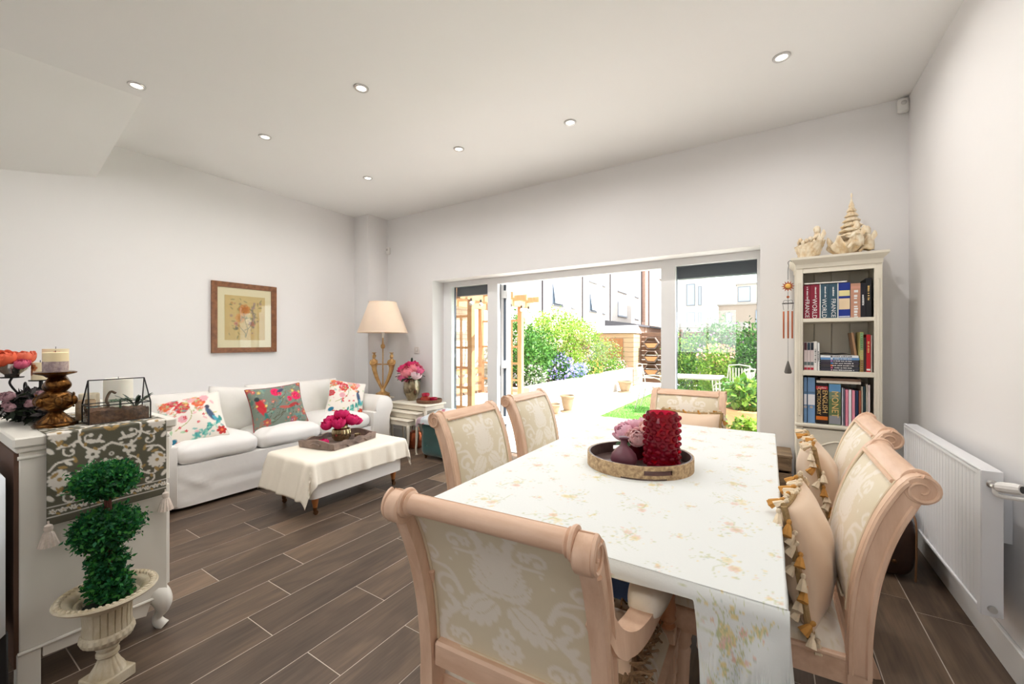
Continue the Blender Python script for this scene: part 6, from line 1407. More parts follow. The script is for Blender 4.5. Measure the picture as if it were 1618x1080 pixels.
for nm, blobs, n, sz in (('upper_ball', [(-0.015, -0.01, 0.478, 0.092, 0.092, 0.066), (0.01, 0.005, 0.485, 0.082, 0.082, 0.066)], 7500, 0.017), ('lower_ball', [(0, 0, 0.306, 0.102, 0.102, 0.074), (-0.01, -0.01, 0.285, 0.085, 0.085, 0.075)], 8500, 0.017), ('base_sprigs', [(0, 0, 0.09, 0.068, 0.068, 0.06), (-0.01, 0.0, 0.17, 0.062, 0.062, 0.06), (0.02, 0.015, 0.06, 0.055, 0.055, 0.04)], 3600, 0.019)):
    V, c_ = leaf_cloud(blobs, n, sz, BX, 0.55, shell=0.25); cloud_obj(nm, V, c_, M_leaf, tp)
MB().lathe([(0.0, 0.022), (0.06, 0.018), (0.074, 0.012)], 20, cap=False).build('moss', mat('dark_moss', C(26, 34, 22), 0.95), tp)

# ------------------------------------------------------------------ things on the sideboard
ZS = 0.947
M_bronze = mat('antique_bronze_gilt', C(132, 90, 46), 0.28, metal=1.0, col2=C(50, 30, 18), vscale=34, bump=0.6, bscale=80)
cs = thing('bronze_candlestick', 'ornate bronze-gilt candlestick with twisted bulbs on the runner', 'candlestick', (-2.475, 0.400, ZS)); cs.scale = (0.84, 0.84, 1.0)
MB().lathe([(0.0, 0), (0.076, 0), (0.079, 0.006), (0.074, 0.013), (0.066, 0.015), (0.060, 0.024), (0.046, 0.034), (0.034, 0.046), (0.026, 0.056), (0.022, 0.062)], 72, cap=False, fr=lambda a, z: 1+(0.05*math.cos(14*a) if 0.018 < z < 0.05 else 0)).build('foot', M_bronze, cs)
gb = MB().lathe([(0.020, 0.058), (0.040, 0.063), (0.058, 0.076), (0.067, 0.095), (0.066, 0.112), (0.055, 0.130), (0.038, 0.142), (0.028, 0.148)], 48, cap=False).build('globe', M_bronze, cs)
em = MB()
for k in range(6):
    a0 = 2*PI*k/6; em.ball((0.064*math.cos(a0), 0.064*math.sin(a0), 0.102), (0.016, 0.016, 0.020), 12, 8)
    em.tube([((0.0675-0.012*abs(t-0.5))*math.cos(a0+0.52+0.5*math.sin(t*6.3)), (0.0675-0.012*abs(t-0.5))*math.sin(a0+0.52+0.5*math.sin(t*6.3)), 0.074+0.056*t) for t in np.linspace(0, 1, 14)], 0.0045, 6)
em.build('embossing', M_bronze, gb)['kind'] = 'stuff'
MB().surf(lambda a, b: ((0.030+0.018*math.sin(PI*b))*math.cos(2*PI*a)*(1+0.08*math.cos(4*2*PI*a+b*5))+0.010*math.sin(PI*b), (0.030+0.018*math.sin(PI*b))*math.sin(2*PI*a)*(1+0.08*math.cos(4*2*PI*a+b*5))+0.008*b, 0.136+0.064*b), 40, 14, cu=True).build('twisted_knop', M_bronze, cs)
MB().lathe([(0.0, 0.196), (0.030, 0.198), (0.040, 0.206), (0.072, 0.214), (0.074, 0.220), (0.066, 0.222), (0.0, 0.216)], 36, cap=False).build('drip_dish', M_bronze, cs)
cn = thing('pillar_candle', 'cream pillar candle with lavender lower band on the bronze candlestick', 'candle', (-2.475, 0.400, ZS+0.2185), 0, 'candles on the sideboard'); cn.scale = (0.78, 0.78, 1.0)
MB().lathe([(0.0, 0.0), (0.047, 0.0), (0.0475, 0.045)], 32, cap=False).build('textured_band', mat('lavender_wax', C(196, 176, 168), 0.6, col2=C(146, 126, 130), vscale=40, bump=0.8, bscale=70), cn); MB().lathe([(0.0465, 0.043), (0.0465, 0.080), (0.043, 0.083), (0.0, 0.079)], 32, cap=False).build('wax_body', mat('cream_wax', C(236, 218, 176), 0.5, sss=0.2), cn)
MB().tube([(0, 0, 0.078), (0.001, 0, 0.090)], 0.0012, 5).build('wick', mat('wick', C(40, 34, 30), 0.9), cn)
# iron candelabra with candles and a flower bowl
M_iron = mat('black_iron', C(34, 32, 32), 0.5, metal=0.4)
ca = thing('iron_candelabra', 'black scrolled iron stand carrying candles and a flower bowl', 'candelabra', (-2.78, 0.405, 0.9445))
MB().lathe([(0.0, 0), (0.055, 0), (0.057, 0.006), (0.02, 0.012), (0.008, 0.03), (0.006, 0.20)], 20, cap=False).build('stem', M_iron, ca)
for k, (dx, dy, z) in enumerate(((0.055, -0.010, 0.178), (0.0, 0.045, 0.215), (0.02, -0.085, 0.195))):
    MB().tube(spline([(0, 0, 0.10), (dx*0.5, dy*0.5, 0.09), (dx*1.05, dy*1.05, z-0.035), (dx, dy, z-0.002)], 5), 0.004, 6).build('arm', M_iron, ca); MB().lathe([(0.0, z-0.004), (0.034, z-0.004), (0.036, z), (0.0, z)], 20, c=(dx, dy, 0), cap=False).build('pan', M_iron, ca)
MB().tube([(0.03+0.035*(1-t)*math.cos(t*9), -0.05+0.0*t, 0.14+0.035*(1-t)*math.sin(t*9)) for t in np.linspace(0, 1, 30)], 0.003, 6).build('scroll', M_iron, ca)
M_wax2 = mat('printed_wax', attr=True, rough=0.5)
def print_candle(label, x, y, z, r, h, spots):
    c_ = thing('pillar_candle', label, 'candle', (x, y, z), 0, 'candles on the sideboard'); mb = MB(); n, m = 64, 24
    for j in range(m):
        for i in range(n): a = 2*PI*i/n; mb.v.append((r*math.cos(a), r*math.sin(a), h*j/(m-1)))
    for j in range(m-1):
        for i in range(n): mb.f.append((j*n+i, j*n+(i+1) % n, (j+1)*n+(i+1) % n, (j+1)*n+i))
    mb.f.append(tuple((m-1)*n+i for i in range(n))); P2 = np.array([(math.atan2(p_[1], p_[0])*r, p_[2]) for p_ in mb.v]); pp = Paint(P2, C(238, 222, 184))
    for (a, zz, rr, col) in spots: pp.flower(a*r, zz*h, rr, 6, col, C(120, 60, 30), a, 1, 0.4)
    mb.build('wax_body', M_wax2, c_, colors=pp.c, ang=60); MB().tube([(0, 0, h), (0.001, 0, h+0.010)], 0.0012, 5).build('wick', MATS['wick'], c_)
print_candle('cream candle with orange flower print on the iron stand', -2.725, 0.395, 1.1235, 0.027, 0.076, [(-1.0, .7, .015, C(196, 116, 60)), (-1.4, .4, .012, C(170, 90, 50))])
print_candle('wide cream candle with orange and blue print behind', -2.78, 0.450, 1.1605, 0.042, 0.098, [(-.1, .7, .018, C(210, 86, 40)), (-1.0, .5, .02, C(70, 90, 90)), (-1.5, .6, .016, C(190, 120, 60)), (.15, .45, .014, C(200, 70, 40))])
bw_ = thing('silver_bowl', 'small silver bowl under the coral flowers on the iron stand', 'bowl', (-2.76, 0.320, 1.1405)); MB().lathe([(0.0, 0), (0.02, 0), (0.022, 0.008), (0.045, 0.03), (0.058, 0.056), (0.055, 0.057), (0.04, 0.03), (0.0, 0.012)], 32, cap=False).build('bowl', mat('polished_silver', C(206, 200, 192), 0.15, metal=0.95), bw_)
cf = thing('coral_flowers', 'coral and pink dahlia blooms in the silver bowl', 'flowers', (-2.76, 0.320, 1.19))
for k, (dx, dy, dz, r, cc) in enumerate(((0.02, -0.03, 0.03, 0.042, (C(226, 74, 44), C(240, 120, 84))), (-0.01, 0.03, 0.035, 0.040, (C(230, 84, 60), C(242, 140, 110))), (0.045, 0.02, 0.008, 0.026, (C(206, 60, 110), C(232, 120, 150))), (-0.03, -0.05, 0.02, 0.040, (C(228, 80, 50), C(240, 130, 90))))):
    petal_flower((dx, dy, dz), r, cc, cf, layers=((5, 0.4, 1.3), (8, 0.65, 1.0), (10, 0.85, 0.65), (12, 1.0, 0.25)), up=(dx*5+0.3, dy*5-0.2, 1), seed=k+90)
# dried flower garland
gl = thing('flower_garland', 'dark leafy garland with dusky pink blooms left of the candlestick', 'garland', (-2.68, 0.355, 0.9455))
V, c_ = leaf_cloud([(0.0, 0.0, 0.055, 0.10, 0.065, 0.05), (-0.08, -0.02, 0.06, 0.08, 0.06, 0.05), (0.07, 0.04, 0.05, 0.07, 0.05, 0.04), (-0.02, 0.02, 0.11, 0.09, 0.05, 0.03)], 900, 0.045, [C(34, 46, 36), C(26, 32, 30), C(54, 66, 48), C(90, 84, 84), C(40, 36, 40)], 0.4, shell=0.3); cloud_obj('foliage', V, c_, M_leaf, gl)
for k, (dx, dy, dz, r) in enumerate(((0.055, -0.055, 0.075, 0.018), (0.02, -0.055, 0.12, 0.019), (-0.04, -0.06, 0.115, 0.019), (0.10, -0.01, 0.09, 0.016), (0.08, 0.02, 0.125, 0.016), (-0.03, -0.06, 0.05, 0.015), (0.0, -0.06, 0.085, 0.014))):
    petal_flower((dx, dy, dz), r, (C(176, 124, 134), C(206, 170, 176)) if k != 5 else (C(210, 206, 204), C(230, 228, 226)), gl, name='bloom', layers=((4, 0.6, 1.1), (6, 1.0, 0.6)), up=(0.6, -0.7, 0.5), seed=k+120)
# small jars between candlestick and terrarium
def jar(label, x, y, r, h, m, name='votive_jar'):
    t = thing(name, label, 'candle', (x, y, ZS), 0, 'candles on the sideboard'); MB().lathe([(0.0, 0), (r*0.92, 0), (r, 0.006), (r, h-0.004), (r*0.93, h), (r*0.90, h-0.01), (0.0, h-0.014)], 28, cap=False).build('jar', m, t)
    MB().lathe([(0.0, h-0.013), (r*0.88, h-0.012)], 20, cap=False).build('wax', MATS['cream_wax'], t); return t
jar('tan glass candle jar beside the terrarium', -2.565, 0.505, 0.032, 0.085, mat('tan_glass', C(186, 158, 122), 0.25, col2=C(130, 100, 72), vscale=20))
jar('pale cream candle jar behind the candlestick', -2.66, 0.535, 0.035, 0.105, mat('cream_glass', C(226, 214, 192), 0.3)); tq = thing('teal_box', 'small teal box tucked behind the terrarium', 'box', (-2.525, 0.517, ZS)); MB().box(-0.012, 0.012, -0.016, 0.016, 0, 0.052, 0.002).build('carton', mat('teal_card', C(126, 164, 162), 0.6), tq); MB().box(-0.0125, 0.0125, -0.0165, 0.0165, 0.046, 0.056, 0.002).build('lid', mat('teal_lid', C(150, 184, 180), 0.6), tq)
wc = thing('white_candle', 'broad white candle block standing behind the terrarium glass', 'candle', (-2.62, 0.625, ZS), 0, 'candles on the sideboard'); MB().lathe([(0.0, 0), (0.052, 0), (0.052, 0.165), (0.048, 0.17), (0.0, 0.166)], 36, cap=False).build('wax_body', mat('white_wax', C(240, 234, 222), 0.5, sss=0.2), wc); MB().tube([(0, 0, 0.165), (0.001, 0, 0.178)], 0.0012, 5).build('wick', MATS['wick'], wc)
# terrarium
tm = thing('glass_terrarium', 'black-edged glass house terrarium with soil and succulents', 'terrarium', (-2.425, 0.575, ZS), R(-2))
a, b_, h1, h2 = 0.060, 0.098, 0.075, 0.180
B0 = [(-a, -b_, 0), (a, -b_, 0), (a, b_, 0), (-a, b_, 0)]; B1 = [(x, y, h1) for x, y, z in B0]; T = [(0.0, -b_*0.92, h2), (0.0, b_*0.92, h2)]
edges = [(B0[i], B0[(i+1) % 4]) for i in range(4)]+[(B1[i], B1[(i+1) % 4]) for i in range(4)]+[(B0[i], B1[i]) for i in range(4)]+[(B1[0], T[0]), (B1[1], T[0]), (B1[2], T[1]), (B1[3], T[1]), (T[0], T[1])]
for e in edges: MB().tube(e, 0.0026, 6).build('edge_bar', M_iron, tm)
M_tg = glass_mat('terrarium_glass', (0.95, 0.97, 0.96), 0.05)
for f in ((B0[0], B0[1], B1[1], T[0], B1[0]), (B0[2], B0[3], B1[3], T[1], B1[2]), (B0[1], B0[2], B1[2], B1[1]), (B1[1], B1[2], T[1], T[0]), (B0[3], B0[0], B1[0], B1[3])): MB().add(f, [tuple(range(len(f)))]).build('pane', M_tg, tm, smooth=False)
def soilS(u, v): return (-a+0.004+(2*a-0.008)*u, -b_+0.004+(2*b_-0.008)*v, 0.052+0.010*math.sin(5*v+1)*math.sin(3*u)+0.003*math.sin(31*v+17*u))
mb = MB().surf(soilS, 14, 22); n0 = len(mb.v); mb.v += [(x, y, 0.002) for x, y, z in mb.v[:n0]]
ring = [j for j in range(22)]+[i*22+21 for i in range(1, 14)]+[13*22+j for j in range(20, -1, -1)]+[i*22 for i in range(12, 0, -1)]
for i in range(len(ring)): p0, p1 = ring[i], ring[(i+1) % len(ring)]; mb.f.append((p0, p1, p1+n0, p0+n0))
mb.build('soil', mat('terrarium_soil', C(120, 88, 66), 0.95, col2=C(70, 50, 40), vscale=60, bump=0.8, bscale=120), tm)
MB().tube(spline([(0.02, -0.06, 0.055), (0.01, -0.03, 0.065), (0.0, -0.035, 0.09), (-0.01, -0.02, 0.125), (0.0, -0.005, 0.118)], 4), 0.005, 7).build('driftwood', M_bark, tm)
for k in range(16): an = k*0.9; leaf_blade((0.02+0.006*math.cos(an), 0.055+0.006*math.sin(an), 0.055), (math.cos(an)*0.7, math.sin(an)*0.7, 0.9), 0.070+0.014*(k % 3), 0.014, M_gleaf2, tm, 'succulent_leaf')
for k in range(20): an = k*1.3; leaf_blade((-0.01+0.006*math.cos(an), 0.012+0.006*math.sin(an), 0.085), (math.cos(an), math.sin(an), 0.25), 0.046, 0.012, M_gleaf, tm, 'frond')
MB().tube([(-0.01, 0.012, 0.05), (-0.01, 0.012, 0.088)], 0.004, 6).build('frond_stem', M_gleaf, tm)

# ------------------------------------------------------------------ bookcase
M_bc = mat('ivory_bookcase', C(226, 219, 202), 0.5, var=0.03, vscale=4)
BX0, BX1, BYF, BYB = 0.163, 0.608, 3.45, 3.762
bc = thing('bookcase', 'tall ivory painted bookcase with cupboard base by the right wall', 'bookcase', ((BX0+BX1)/2, (BYF+BYB)/2, 0)); hw = (BX1-BX0)/2; hd = (BYB-BYF)/2
for s in (-1, 1):
    MB().box(s*hw, s*(hw-0.018), -hd+0.01, hd, 0.06, 1.80).build('side', M_bc, bc, smooth=False)
    MB().box(s*(hw+0.004), s*(hw-0.036), -hd, -hd+0.022, 0.06, 1.80, 0.003).build('stile', M_bc, bc, smooth=False)
    MB().box(s*(hw-0.010), s*(hw-0.024), -hd-0.004, -hd, 0.78, 1.70, 0.002).build('fluting', M_bc, bc, smooth=False)
for k in range(4):
    w_ = (2*hw-0.036)/4; MB().box(-hw+0.018+k*w_+0.002, -hw+0.018+(k+1)*w_-0.002, hd-0.016, hd-0.004, 0.06, 1.80, 0.002).build('back_board', M_bc, bc, smooth=False)
MB().box(-hw+0.018, hw-0.018, hd-0.004, hd, 0.06, 1.80).build('backing', M_bc, bc, smooth=False)
for z0, z1 in ((1.426, 1.452), (1.060, 1.093), (0.700, 0.728), (0.075, 0.10)): MB().box(-hw+0.018, hw-0.018, -hd+0.004, hd-0.016, z0, z1, 0.003).build('shelf', M_bc, bc, smooth=False)
MB().box(-hw+0.036, hw-0.036, -hd, -hd+0.02, 1.765, 1.80).build('frieze', M_bc, bc, smooth=False)
prof = [(0.0, 1.795), (0.006, 1.80), (0.008, 1.825), (0.016, 1.835), (0.030, 1.852), (0.034, 1.858), (0.034, 1.872), (0.0, 1.872)]
mb = MB(); ringp = []
for (d_, z_) in prof: ringp.append([(-hw-d_, -hd-d_, z_), (hw+d_, -hd-d_, z_), (hw+d_, hd, z_), (-hw-d_, hd, z_)])
for r_ in ringp: mb.v += r_
for i in range(len(prof)-1):
    for k in range(4): mb.f.append((i*4+k, i*4+(k+1) % 4, (i+1)*4+(k+1) % 4, (i+1)*4+k))
n_ = len(prof); mb.f += [(0, 1, 2, 3), ((n_-1)*4, (n_-1)*4+1, (n_-1)*4+2, (n_-1)*4+3)]; mb.build('cornice', M_bc, bc, smooth=False)
MB().box(-hw-0.012, hw+0.012, -hd-0.014, -hd+0.02, 0.706, 0.730, 0.006).build('waist_moulding', M_bc, bc, ang=30)
MB().box(-hw, hw, -hd+0.004, hd, 0.0, 0.062, 0.003).build('plinth', M_bc, bc, smooth=False)
dr = MB().box(-hw+0.038, hw-0.038, -hd-0.004, -hd+0.016, 0.085, 0.696, 0.003).build('door', M_bc, bc, smooth=False)
ar = [(-0.135, 0.14), (-0.135, 0.575)]+[(x, 0.575+0.045*math.cos(x/0.135*PI/2)**2) for x in np.linspace(-0.12, 0.12, 17)]+[(0.135, 0.575), (0.135, 0.14), (-0.135, 0.14)]
MB().tube([(x, -hd-0.005, z) for x, z in ar], 0.006, 6).build('door_moulding', M_bc, dr); MB().ball((-hw+0.055, -hd-0.016, 0.42), 0.011, 10, 8).build('knob', M_brass_dk, dr)

# books (x positions along the shelf, measured at their spines)
M_page = mat('book_pages', C(226, 218, 200), 0.9)
def bookmat(c): return mat('book_%02x%02x%02x' % c, C(*c), 0.5, var=0.04, vscale=12)
M_tw = mat('white_print', C(232, 232, 230), 0.5); M_tg_ = mat('gold_print', C(226, 190, 120), 0.4)
def book(label, x0, x1, z, h, col, d=0.20, texts=(), bands=(), lean=0.0, yf=None, name='book', group='books in the ivory bookcase', cat='book'):
    w = x1-x0; yf = BYF+0.035 if yf is None else yf
    t = thing(name, label, cat, ((x0+x1)/2, yf+d/2, z), 0, group); t.rotation_euler = (0, R(lean), 0)
    m = bookmat(col); c = min(0.003, w*0.18); mb = MB()
    o = [(-w/2, d/2), (-w/2, -d/2), (w/2, -d/2), (w/2, d/2), (w/2-c, d/2), (w/2-c, -d/2+c), (-w/2+c, -d/2+c), (-w/2+c, d/2)]
    mb.prism(o, 0.0005, h, 'XY').build('cover', m, t, smooth=False)
    MB().box(-w/2+c*1.02, w/2-c*1.02, -d/2+c*1.02, d/2-0.004, 0.003, h-0.003).build('pages', M_page, t, smooth=False)
    for (za, zb, bc_) in bands: MB().box(-w/2+0.001, w/2-0.001, -d/2-0.0006, -d/2+0.001, za*h, zb*h).build('band', bookmat(bc_), t, smooth=False)
    for (s_, size, dx, zc, mm) in texts: text(s_, 'lettering', mm, t, size, (dx, -d/2-0.0009, zc*h), (R(90), R(90), 0))
    return t
z1, z2, z3 = 1.4525, 1.0935, 0.7285
FT = (136, 24, 50); ST = (52, 82, 98)
book('maroon book lettered FRANCE at the shelf end', 0.2060, 0.2414, z1, 0.232, FT, texts=(('FRANCE', 0.034, 0, .30, M_tw), ('~9', 0.013, 0.002, .76, M_tw)))
book('thick maroon book lettered WORLD', 0.2425, 0.2927, z1, 0.234, FT, texts=(('WORLD', 0.038, -0.003, .29, M_tw), ('~10', 0.013, 0.004, .76, M_tw)))
book('slate blue book lettered WORLD', 0.3003, 0.3430, z1, 0.234, ST, texts=(('WORLD', 0.036, -0.004, .29, M_tw), ('~10', 0.013, 0.003, .76, M_tw)))
book('slate blue book lettered FRANCE', 0.3444, 0.3890, z1, 0.235, ST, texts=(('FRANCE', 0.034, 0.001, .29, M_tw), ('~8', 0.013, 0.001, .76, M_tw)))
for (a, b_, lab) in ((0.2937, 0.2993, 'white slipcase edge between the maroon and slate books'), (0.3900, 0.3950, 'white slipcase edge beside the royal blue book')):
    o = book(lab, a, b_, z1, 0.236, (228, 226, 220), name='slim_volume')
book('royal blue book with two pale spine labels', 0.3963, 0.4558, z1, 0.235, (14, 44, 134), bands=((.62, .78, (226, 214, 156)), (.24, .55, (230, 206, 170)), (.02, .05, (200, 206, 220))))
book('tan book with pale lettering down its spine', 0.4584, 0.5088, z1, 0.226, (190, 142, 118), texts=(('~9', 0.030, 0.002, .36, M_tw),), bands=((.85, .92, (206, 150, 130)),))
book('black hardback next to the tan book', 0.5100, 0.5348, z1, 0.224, (26, 24, 34), texts=(('~7', 0.016, 0, .5, M_tw),))
book('tallest black book at the right shelf end', 0.5361, 0.5638, z1, 0.256, (20, 20, 26), texts=(('~8', 0.016, 0, .6, M_tg_),))
def flat_book(label, x0, x1, z, h, col, d=0.17, texts=(), yf=None, bands=(), name='book', rz=0.0):
    yf = BYF+0.03 if yf is None else yf; t = thing(name, label, 'book', ((x0+x1)/2, yf+d/2, z), rz, 'books in the ivory bookcase'); w = x1-x0; c = min(0.0025, h*0.2); m = bookmat(col)
    o = [(-d/2, 0), (d/2, 0), (d/2, c), (-d/2+c, c), (-d/2+c, h-c), (d/2, h-c), (d/2, h), (-d/2, h)]
    MB().prism(o, -w/2, w/2, 'YZ').build('cover', m, t, smooth=False); MB().box(-w/2+0.003, w/2-0.003, -d/2+c*1.02, d/2-0.003, c*1.02, h-c*1.02).build('pages', M_page, t, smooth=False)
    for (xa, xb, bc_) in bands: MB().box(-w/2+xa*w, -w/2+xb*w, -d/2-0.0006, -d/2+0.001, c, h-c).build('band', bookmat(bc_), t, smooth=False)
    for (s_, size, xc, mm) in texts: text(s_, 'lettering', mm, t, size, (-w/2+xc*w, -d/2-0.0009, h/2), (R(90), 0, 0))
    return t
flat_book('slim white book lying across the tall volumes on top', 0.2085, 0.4388, z1+0.2385, 0.008, (232, 228, 220))
# second shelf
for k, (a, b_, up) in enumerate(((0.2068, 0.2236, (60, 20, 30)), (0.2247, 0.2421, (40, 56, 70)), (0.2432, 0.2612, (24, 36, 50)))):
    book(('leftmost', 'middle', 'rightmost')[k]+' of three pale paperbacks with dark upper spines', a, b_, z2, 0.195, (214, 200, 198), bands=((.72, .985, up), (.02, .10, (190, 40, 60)), (.18, .30, (96, 110, 110))), d=0.14)
book('white paperback with black print beside the pale trio', 0.2626, 0.2784, z2, 0.20, (236, 234, 230), texts=(('~10', 0.012, 0, .5, mat('black_print', C(36, 34, 36), 0.6)),), d=0.15)
book('thin grey-white paperback next to the book pile', 0.2815, 0.2934, z2, 0.192, (222, 222, 222), texts=(('~9', 0.009, 0, .5, MATS['black_print']),), d=0.15)
zz = z2
names = [('lowest dark disc case in the pile', (58, 58, 70), (120, 60, 90)), ('second dark disc case from the bottom of the pile', (46, 48, 58), (190, 90, 130)), ('third dark disc case with orange tab', (62, 58, 62), (226, 120, 60)), ('fourth disc case with blue tab', (52, 46, 60), (70, 130, 190)), ('fifth disc case with mauve tab', (60, 60, 72), (170, 120, 180)), ('pale blue disc case near the top of the pile', (96, 146, 196), (220, 226, 232)), ('white disc case topping the pile', (232, 234, 236), (60, 60, 66))]
TT = ['~18', '~14', '~17', '~16', '~13', '~14', '~15']
for k, (lab, c1, c2) in enumerate(names):
    flat_book(lab, 0.2983, 0.4988+(0.004 if k % 2 else 0), zz, 0.0148, c1, texts=((TT[k], 0.010, .60, M_tw if k < 6 else MATS['black_print']),), bands=((.27, .325, c2),), name='disc_case', d=0.14); zz += 0.0152
o = MB().surf(lambda u, v: (-0.085+0.17*u, -0.05+0.10*v, 0.002+0.010*math.sin(PI*u*1.0)*(0.4+0.6*math.sin(PI*v))+0.004*math.sin(9*u)), 20, 12).build('folded_pouch', mat('black_cloth', C(28, 28, 32), 0.9)); o.location = (0.375, 3.55, zz+0.0005); tag(o, 'thin black pouch lying on the pile of disc cases', 'pouch'); so = o.modifiers.new('thick', 'SOLIDIFY'); so.thickness = 0.003; so.offset = 1
book('tan book leaning left above the disc cases', 0.5024, 0.5139, z2, 0.262, (200, 156, 120), lean=-7.0, d=0.15, yf=BYF+0.10)
t = book('green and yellow spiral-bound notebook', 0.5062, 0.5234, z2, 0.262, (196, 190, 120), d=0.15, bands=((.0, .3, (150, 120, 70)), (.55, .98, (110, 150, 100))))
for k in range(16): MB().lathe([(0.004, -0.0012), (0.005, 0), (0.004, 0.0012)], 10, c=(0, -0.0755, 0.02+k*0.0147), cap=False).build('spiral_ring', M_chrome, t)
book('dark thin book left of the red book', 0.5247, 0.5374, z2, 0.225, (50, 22, 24), d=0.16)
book('bright red book with white spot on the spine', 0.5386, 0.5594, z2, 0.245, (190, 22, 34), texts=(('~8', 0.014, 0, .66, M_tg_),), bands=((.04, .085, (236, 232, 230)),), d=0.16)
book('thin grey book squeezed beside the red book', 0.5613, 0.5675, z2, 0.24, (190, 180, 170), d=0.16)
# bottom shelf
for k, (a, b_, lab) in enumerate(((0.2060, 0.2229, 'narrow blue floral binder at the shelf end'), (0.2275, 0.2682, 'wide blue floral ring binder with white label'))):
    t = book(lab, a, b_, z3, 0.315, (110, 146, 186), bands=((.40, .63, (236, 236, 238)), (.0, .34, (120, 158, 200)), (.65, .69, (90, 120, 150))), name='ring_binder', cat='binder')
    MB().lathe([(0.006, -0.001), (0.009, -0.001), (0.009, 0.001), (0.006, 0.001)], 18, c=(0, -0.1005, 0.11), axis='Y').build('finger_ring', M_chrome, t)
book('black and orange English dictionary', 0.2731, 0.3389, z3, 0.275, (24, 16, 18), texts=(('ENGLISH', 0.040, 0.016, .56, M_tg_), ('DICTIONARY', 0.030, -0.017, .56, M_tg_)), bands=((.10, .19, (206, 110, 30)), (.86, .94, (196, 44, 56))), d=0.19)
dic = [o for o in bpy.data.objects if o.get('label') == 'black and orange English dictionary'][0]
text('Collins', 'lettering', M_tw, dic, 0.016, (0, -0.095-0.0015, 0.275*0.90), (R(90), 0, 0))
book('green landscape-spined art book lettered MONET', 0.3437, 0.4077, z3, 0.28, (96, 116, 74), texts=(('MONET', 0.052, 0.0, .50, M_tg_),), bands=((.80, .985, (96, 150, 196)), (.62, .80, (116, 134, 110)), (.02, .22, (140, 142, 150))), d=0.20)
flat_book('cream book lying flat above the dictionary, lower of two', 0.2759, 0.5100, z3+0.2815, 0.016, (222, 212, 198), d=0.19); flat_book('brown book lying flat above the dictionary, upper of two', 0.2969, 0.5100, z3+0.2985, 0.016, (128, 100, 80), d=0.18)
mags = [(0.4137, 0.4196, (196, 196, 206), .255, 'grey-lilac magazine beside the art book'), (0.4223, 0.4276, (110, 110, 130), .25, 'slim dark grey magazine'), (0.4322, 0.4460, (226, 138, 160), .243, 'first pink file, left of the white file'), (0.4493, 0.4623, (234, 234, 238), .243, 'white file between the two pink files'), (0.4669, 0.4805, (228, 146, 166), .24, 'second pink file, right of the white file'),
        (0.4837, 0.4979, (28, 48, 82), .24, 'navy blue file'), (0.5011, 0.5120, (156, 86, 62), .24, 'rust brown file'), (0.5152, 0.5202, (210, 196, 176), .268, 'tall cream booklet'), (0.5222, 0.5342, (22, 54, 62), .268, 'dark teal book with olive foot'), (0.5374, 0.5456, (196, 186, 174), .285, 'tall beige magazine'), (0.5475, 0.5569, (222, 206, 204), .28, 'tall pale pink magazine at the right end')]
for a, b_, c_, h_, lab in mags: book(lab+' on the lowest shelf', a, b_, z3, h_, c_, d=0.19, name='magazine', cat='magazine')

# ornaments on the bookcase
M_resin = mat('antique_cream_resin', C(240, 230, 208), 0.6, col2=C(212, 184, 142), vscale=24, bump=0.5, bscale=60)
ZC = 1.8725
cb = thing('cherub_basket', 'cream resin basket with a small cherub leaning over it', 'ornament', (0.245, 3.585, ZC)); cb.scale = (0.95, 1.1, 1.35)
def weave(a, b):
    w = 2*PI*a; z = 0.012+0.075*b; r = 0.052+0.030*b; k = 1+0.05*math.sin(14*w)*math.sin(b*14); return (r*k*math.cos(w)*1.15, r*k*math.sin(w)*0.8, z+0.012*math.cos(w))
MB().surf(weave, 60, 24, cu=True).build('basket', M_resin, cb); MB().box(-0.085, 0.03, -0.04, 0.045, 0.0, 0.014, 0.006).build('plinth', M_resin, cb)
rf = MB()
for k in range(14): a_ = k*0.45; rf.ball((0.06*math.cos(a_)*0.9-0.01, 0.04*math.sin(a_), 0.09+0.008*(k % 3)), 0.014, 8, 6)
rf.build('fruit_rim', M_resin, cb)
def cherub(mb, x, y, z, s, fx):
    mb.ball((x, y, z+0.105*s), (0.022*s, 0.023*s, 0.024*s), 12, 9); mb.ball((x-0.002*fx, y+0.006, z+0.115*s), (0.024*s, 0.023*s, 0.020*s), 10, 8)
    mb.surf(lambda a, b: (x+0.02*s*fx*(1-b)+(0.020+0.012*math.sin(PI*b))*s*math.cos(2*PI*a), y+(0.018+0.010*math.sin(PI*b))*s*math.sin(2*PI*a), z+0.015*s+0.075*s*b), 14, 8, cu=True)
    for sd in (-1, 1):
        mb.tube(spline([(x, y+sd*0.02*s, z+0.078*s), (x-fx*0.03*s, y+sd*0.026*s, z+0.06*s), (x-fx*0.055*s, y+sd*0.012*s, z+0.065*s)], 4), 0.009*s, 7); mb.tube(spline([(x+fx*0.02*s, y+sd*0.014*s, z+0.02*s), (x-fx*0.02*s, y+sd*0.024*s, z+0.03*s), (x-fx*0.05*s, y+sd*0.022*s, z+0.006*s)], 4), [0.013*s]*5+[0.009*s]*4, 7)
        mb.surf(lambda a, b, sd=sd: (x+fx*(0.016+0.036*b*(1-0.3*a))*s, y+sd*(0.012+0.022*b+0.006*math.sin(PI*a))*s, z+(0.055+0.030*b+(0.040*a-0.012)*math.sin(PI*(0.1+0.7*b)))*s), 8, 8)
mb = MB(); cherub(mb, 0.045, -0.01, 0.05, 0.95, 1); mb.build('cherub', M_resin, cb, ang=80)
ct = thing('cherub_tree', 'tall tiered cream tree ornament on a shell with cherubs', 'ornament', (0.478, 3.60, ZC)); ct.scale = (0.95, 1.1, 1.45)
prof = [(0.0, 0.285), (0.006, 0.27)]
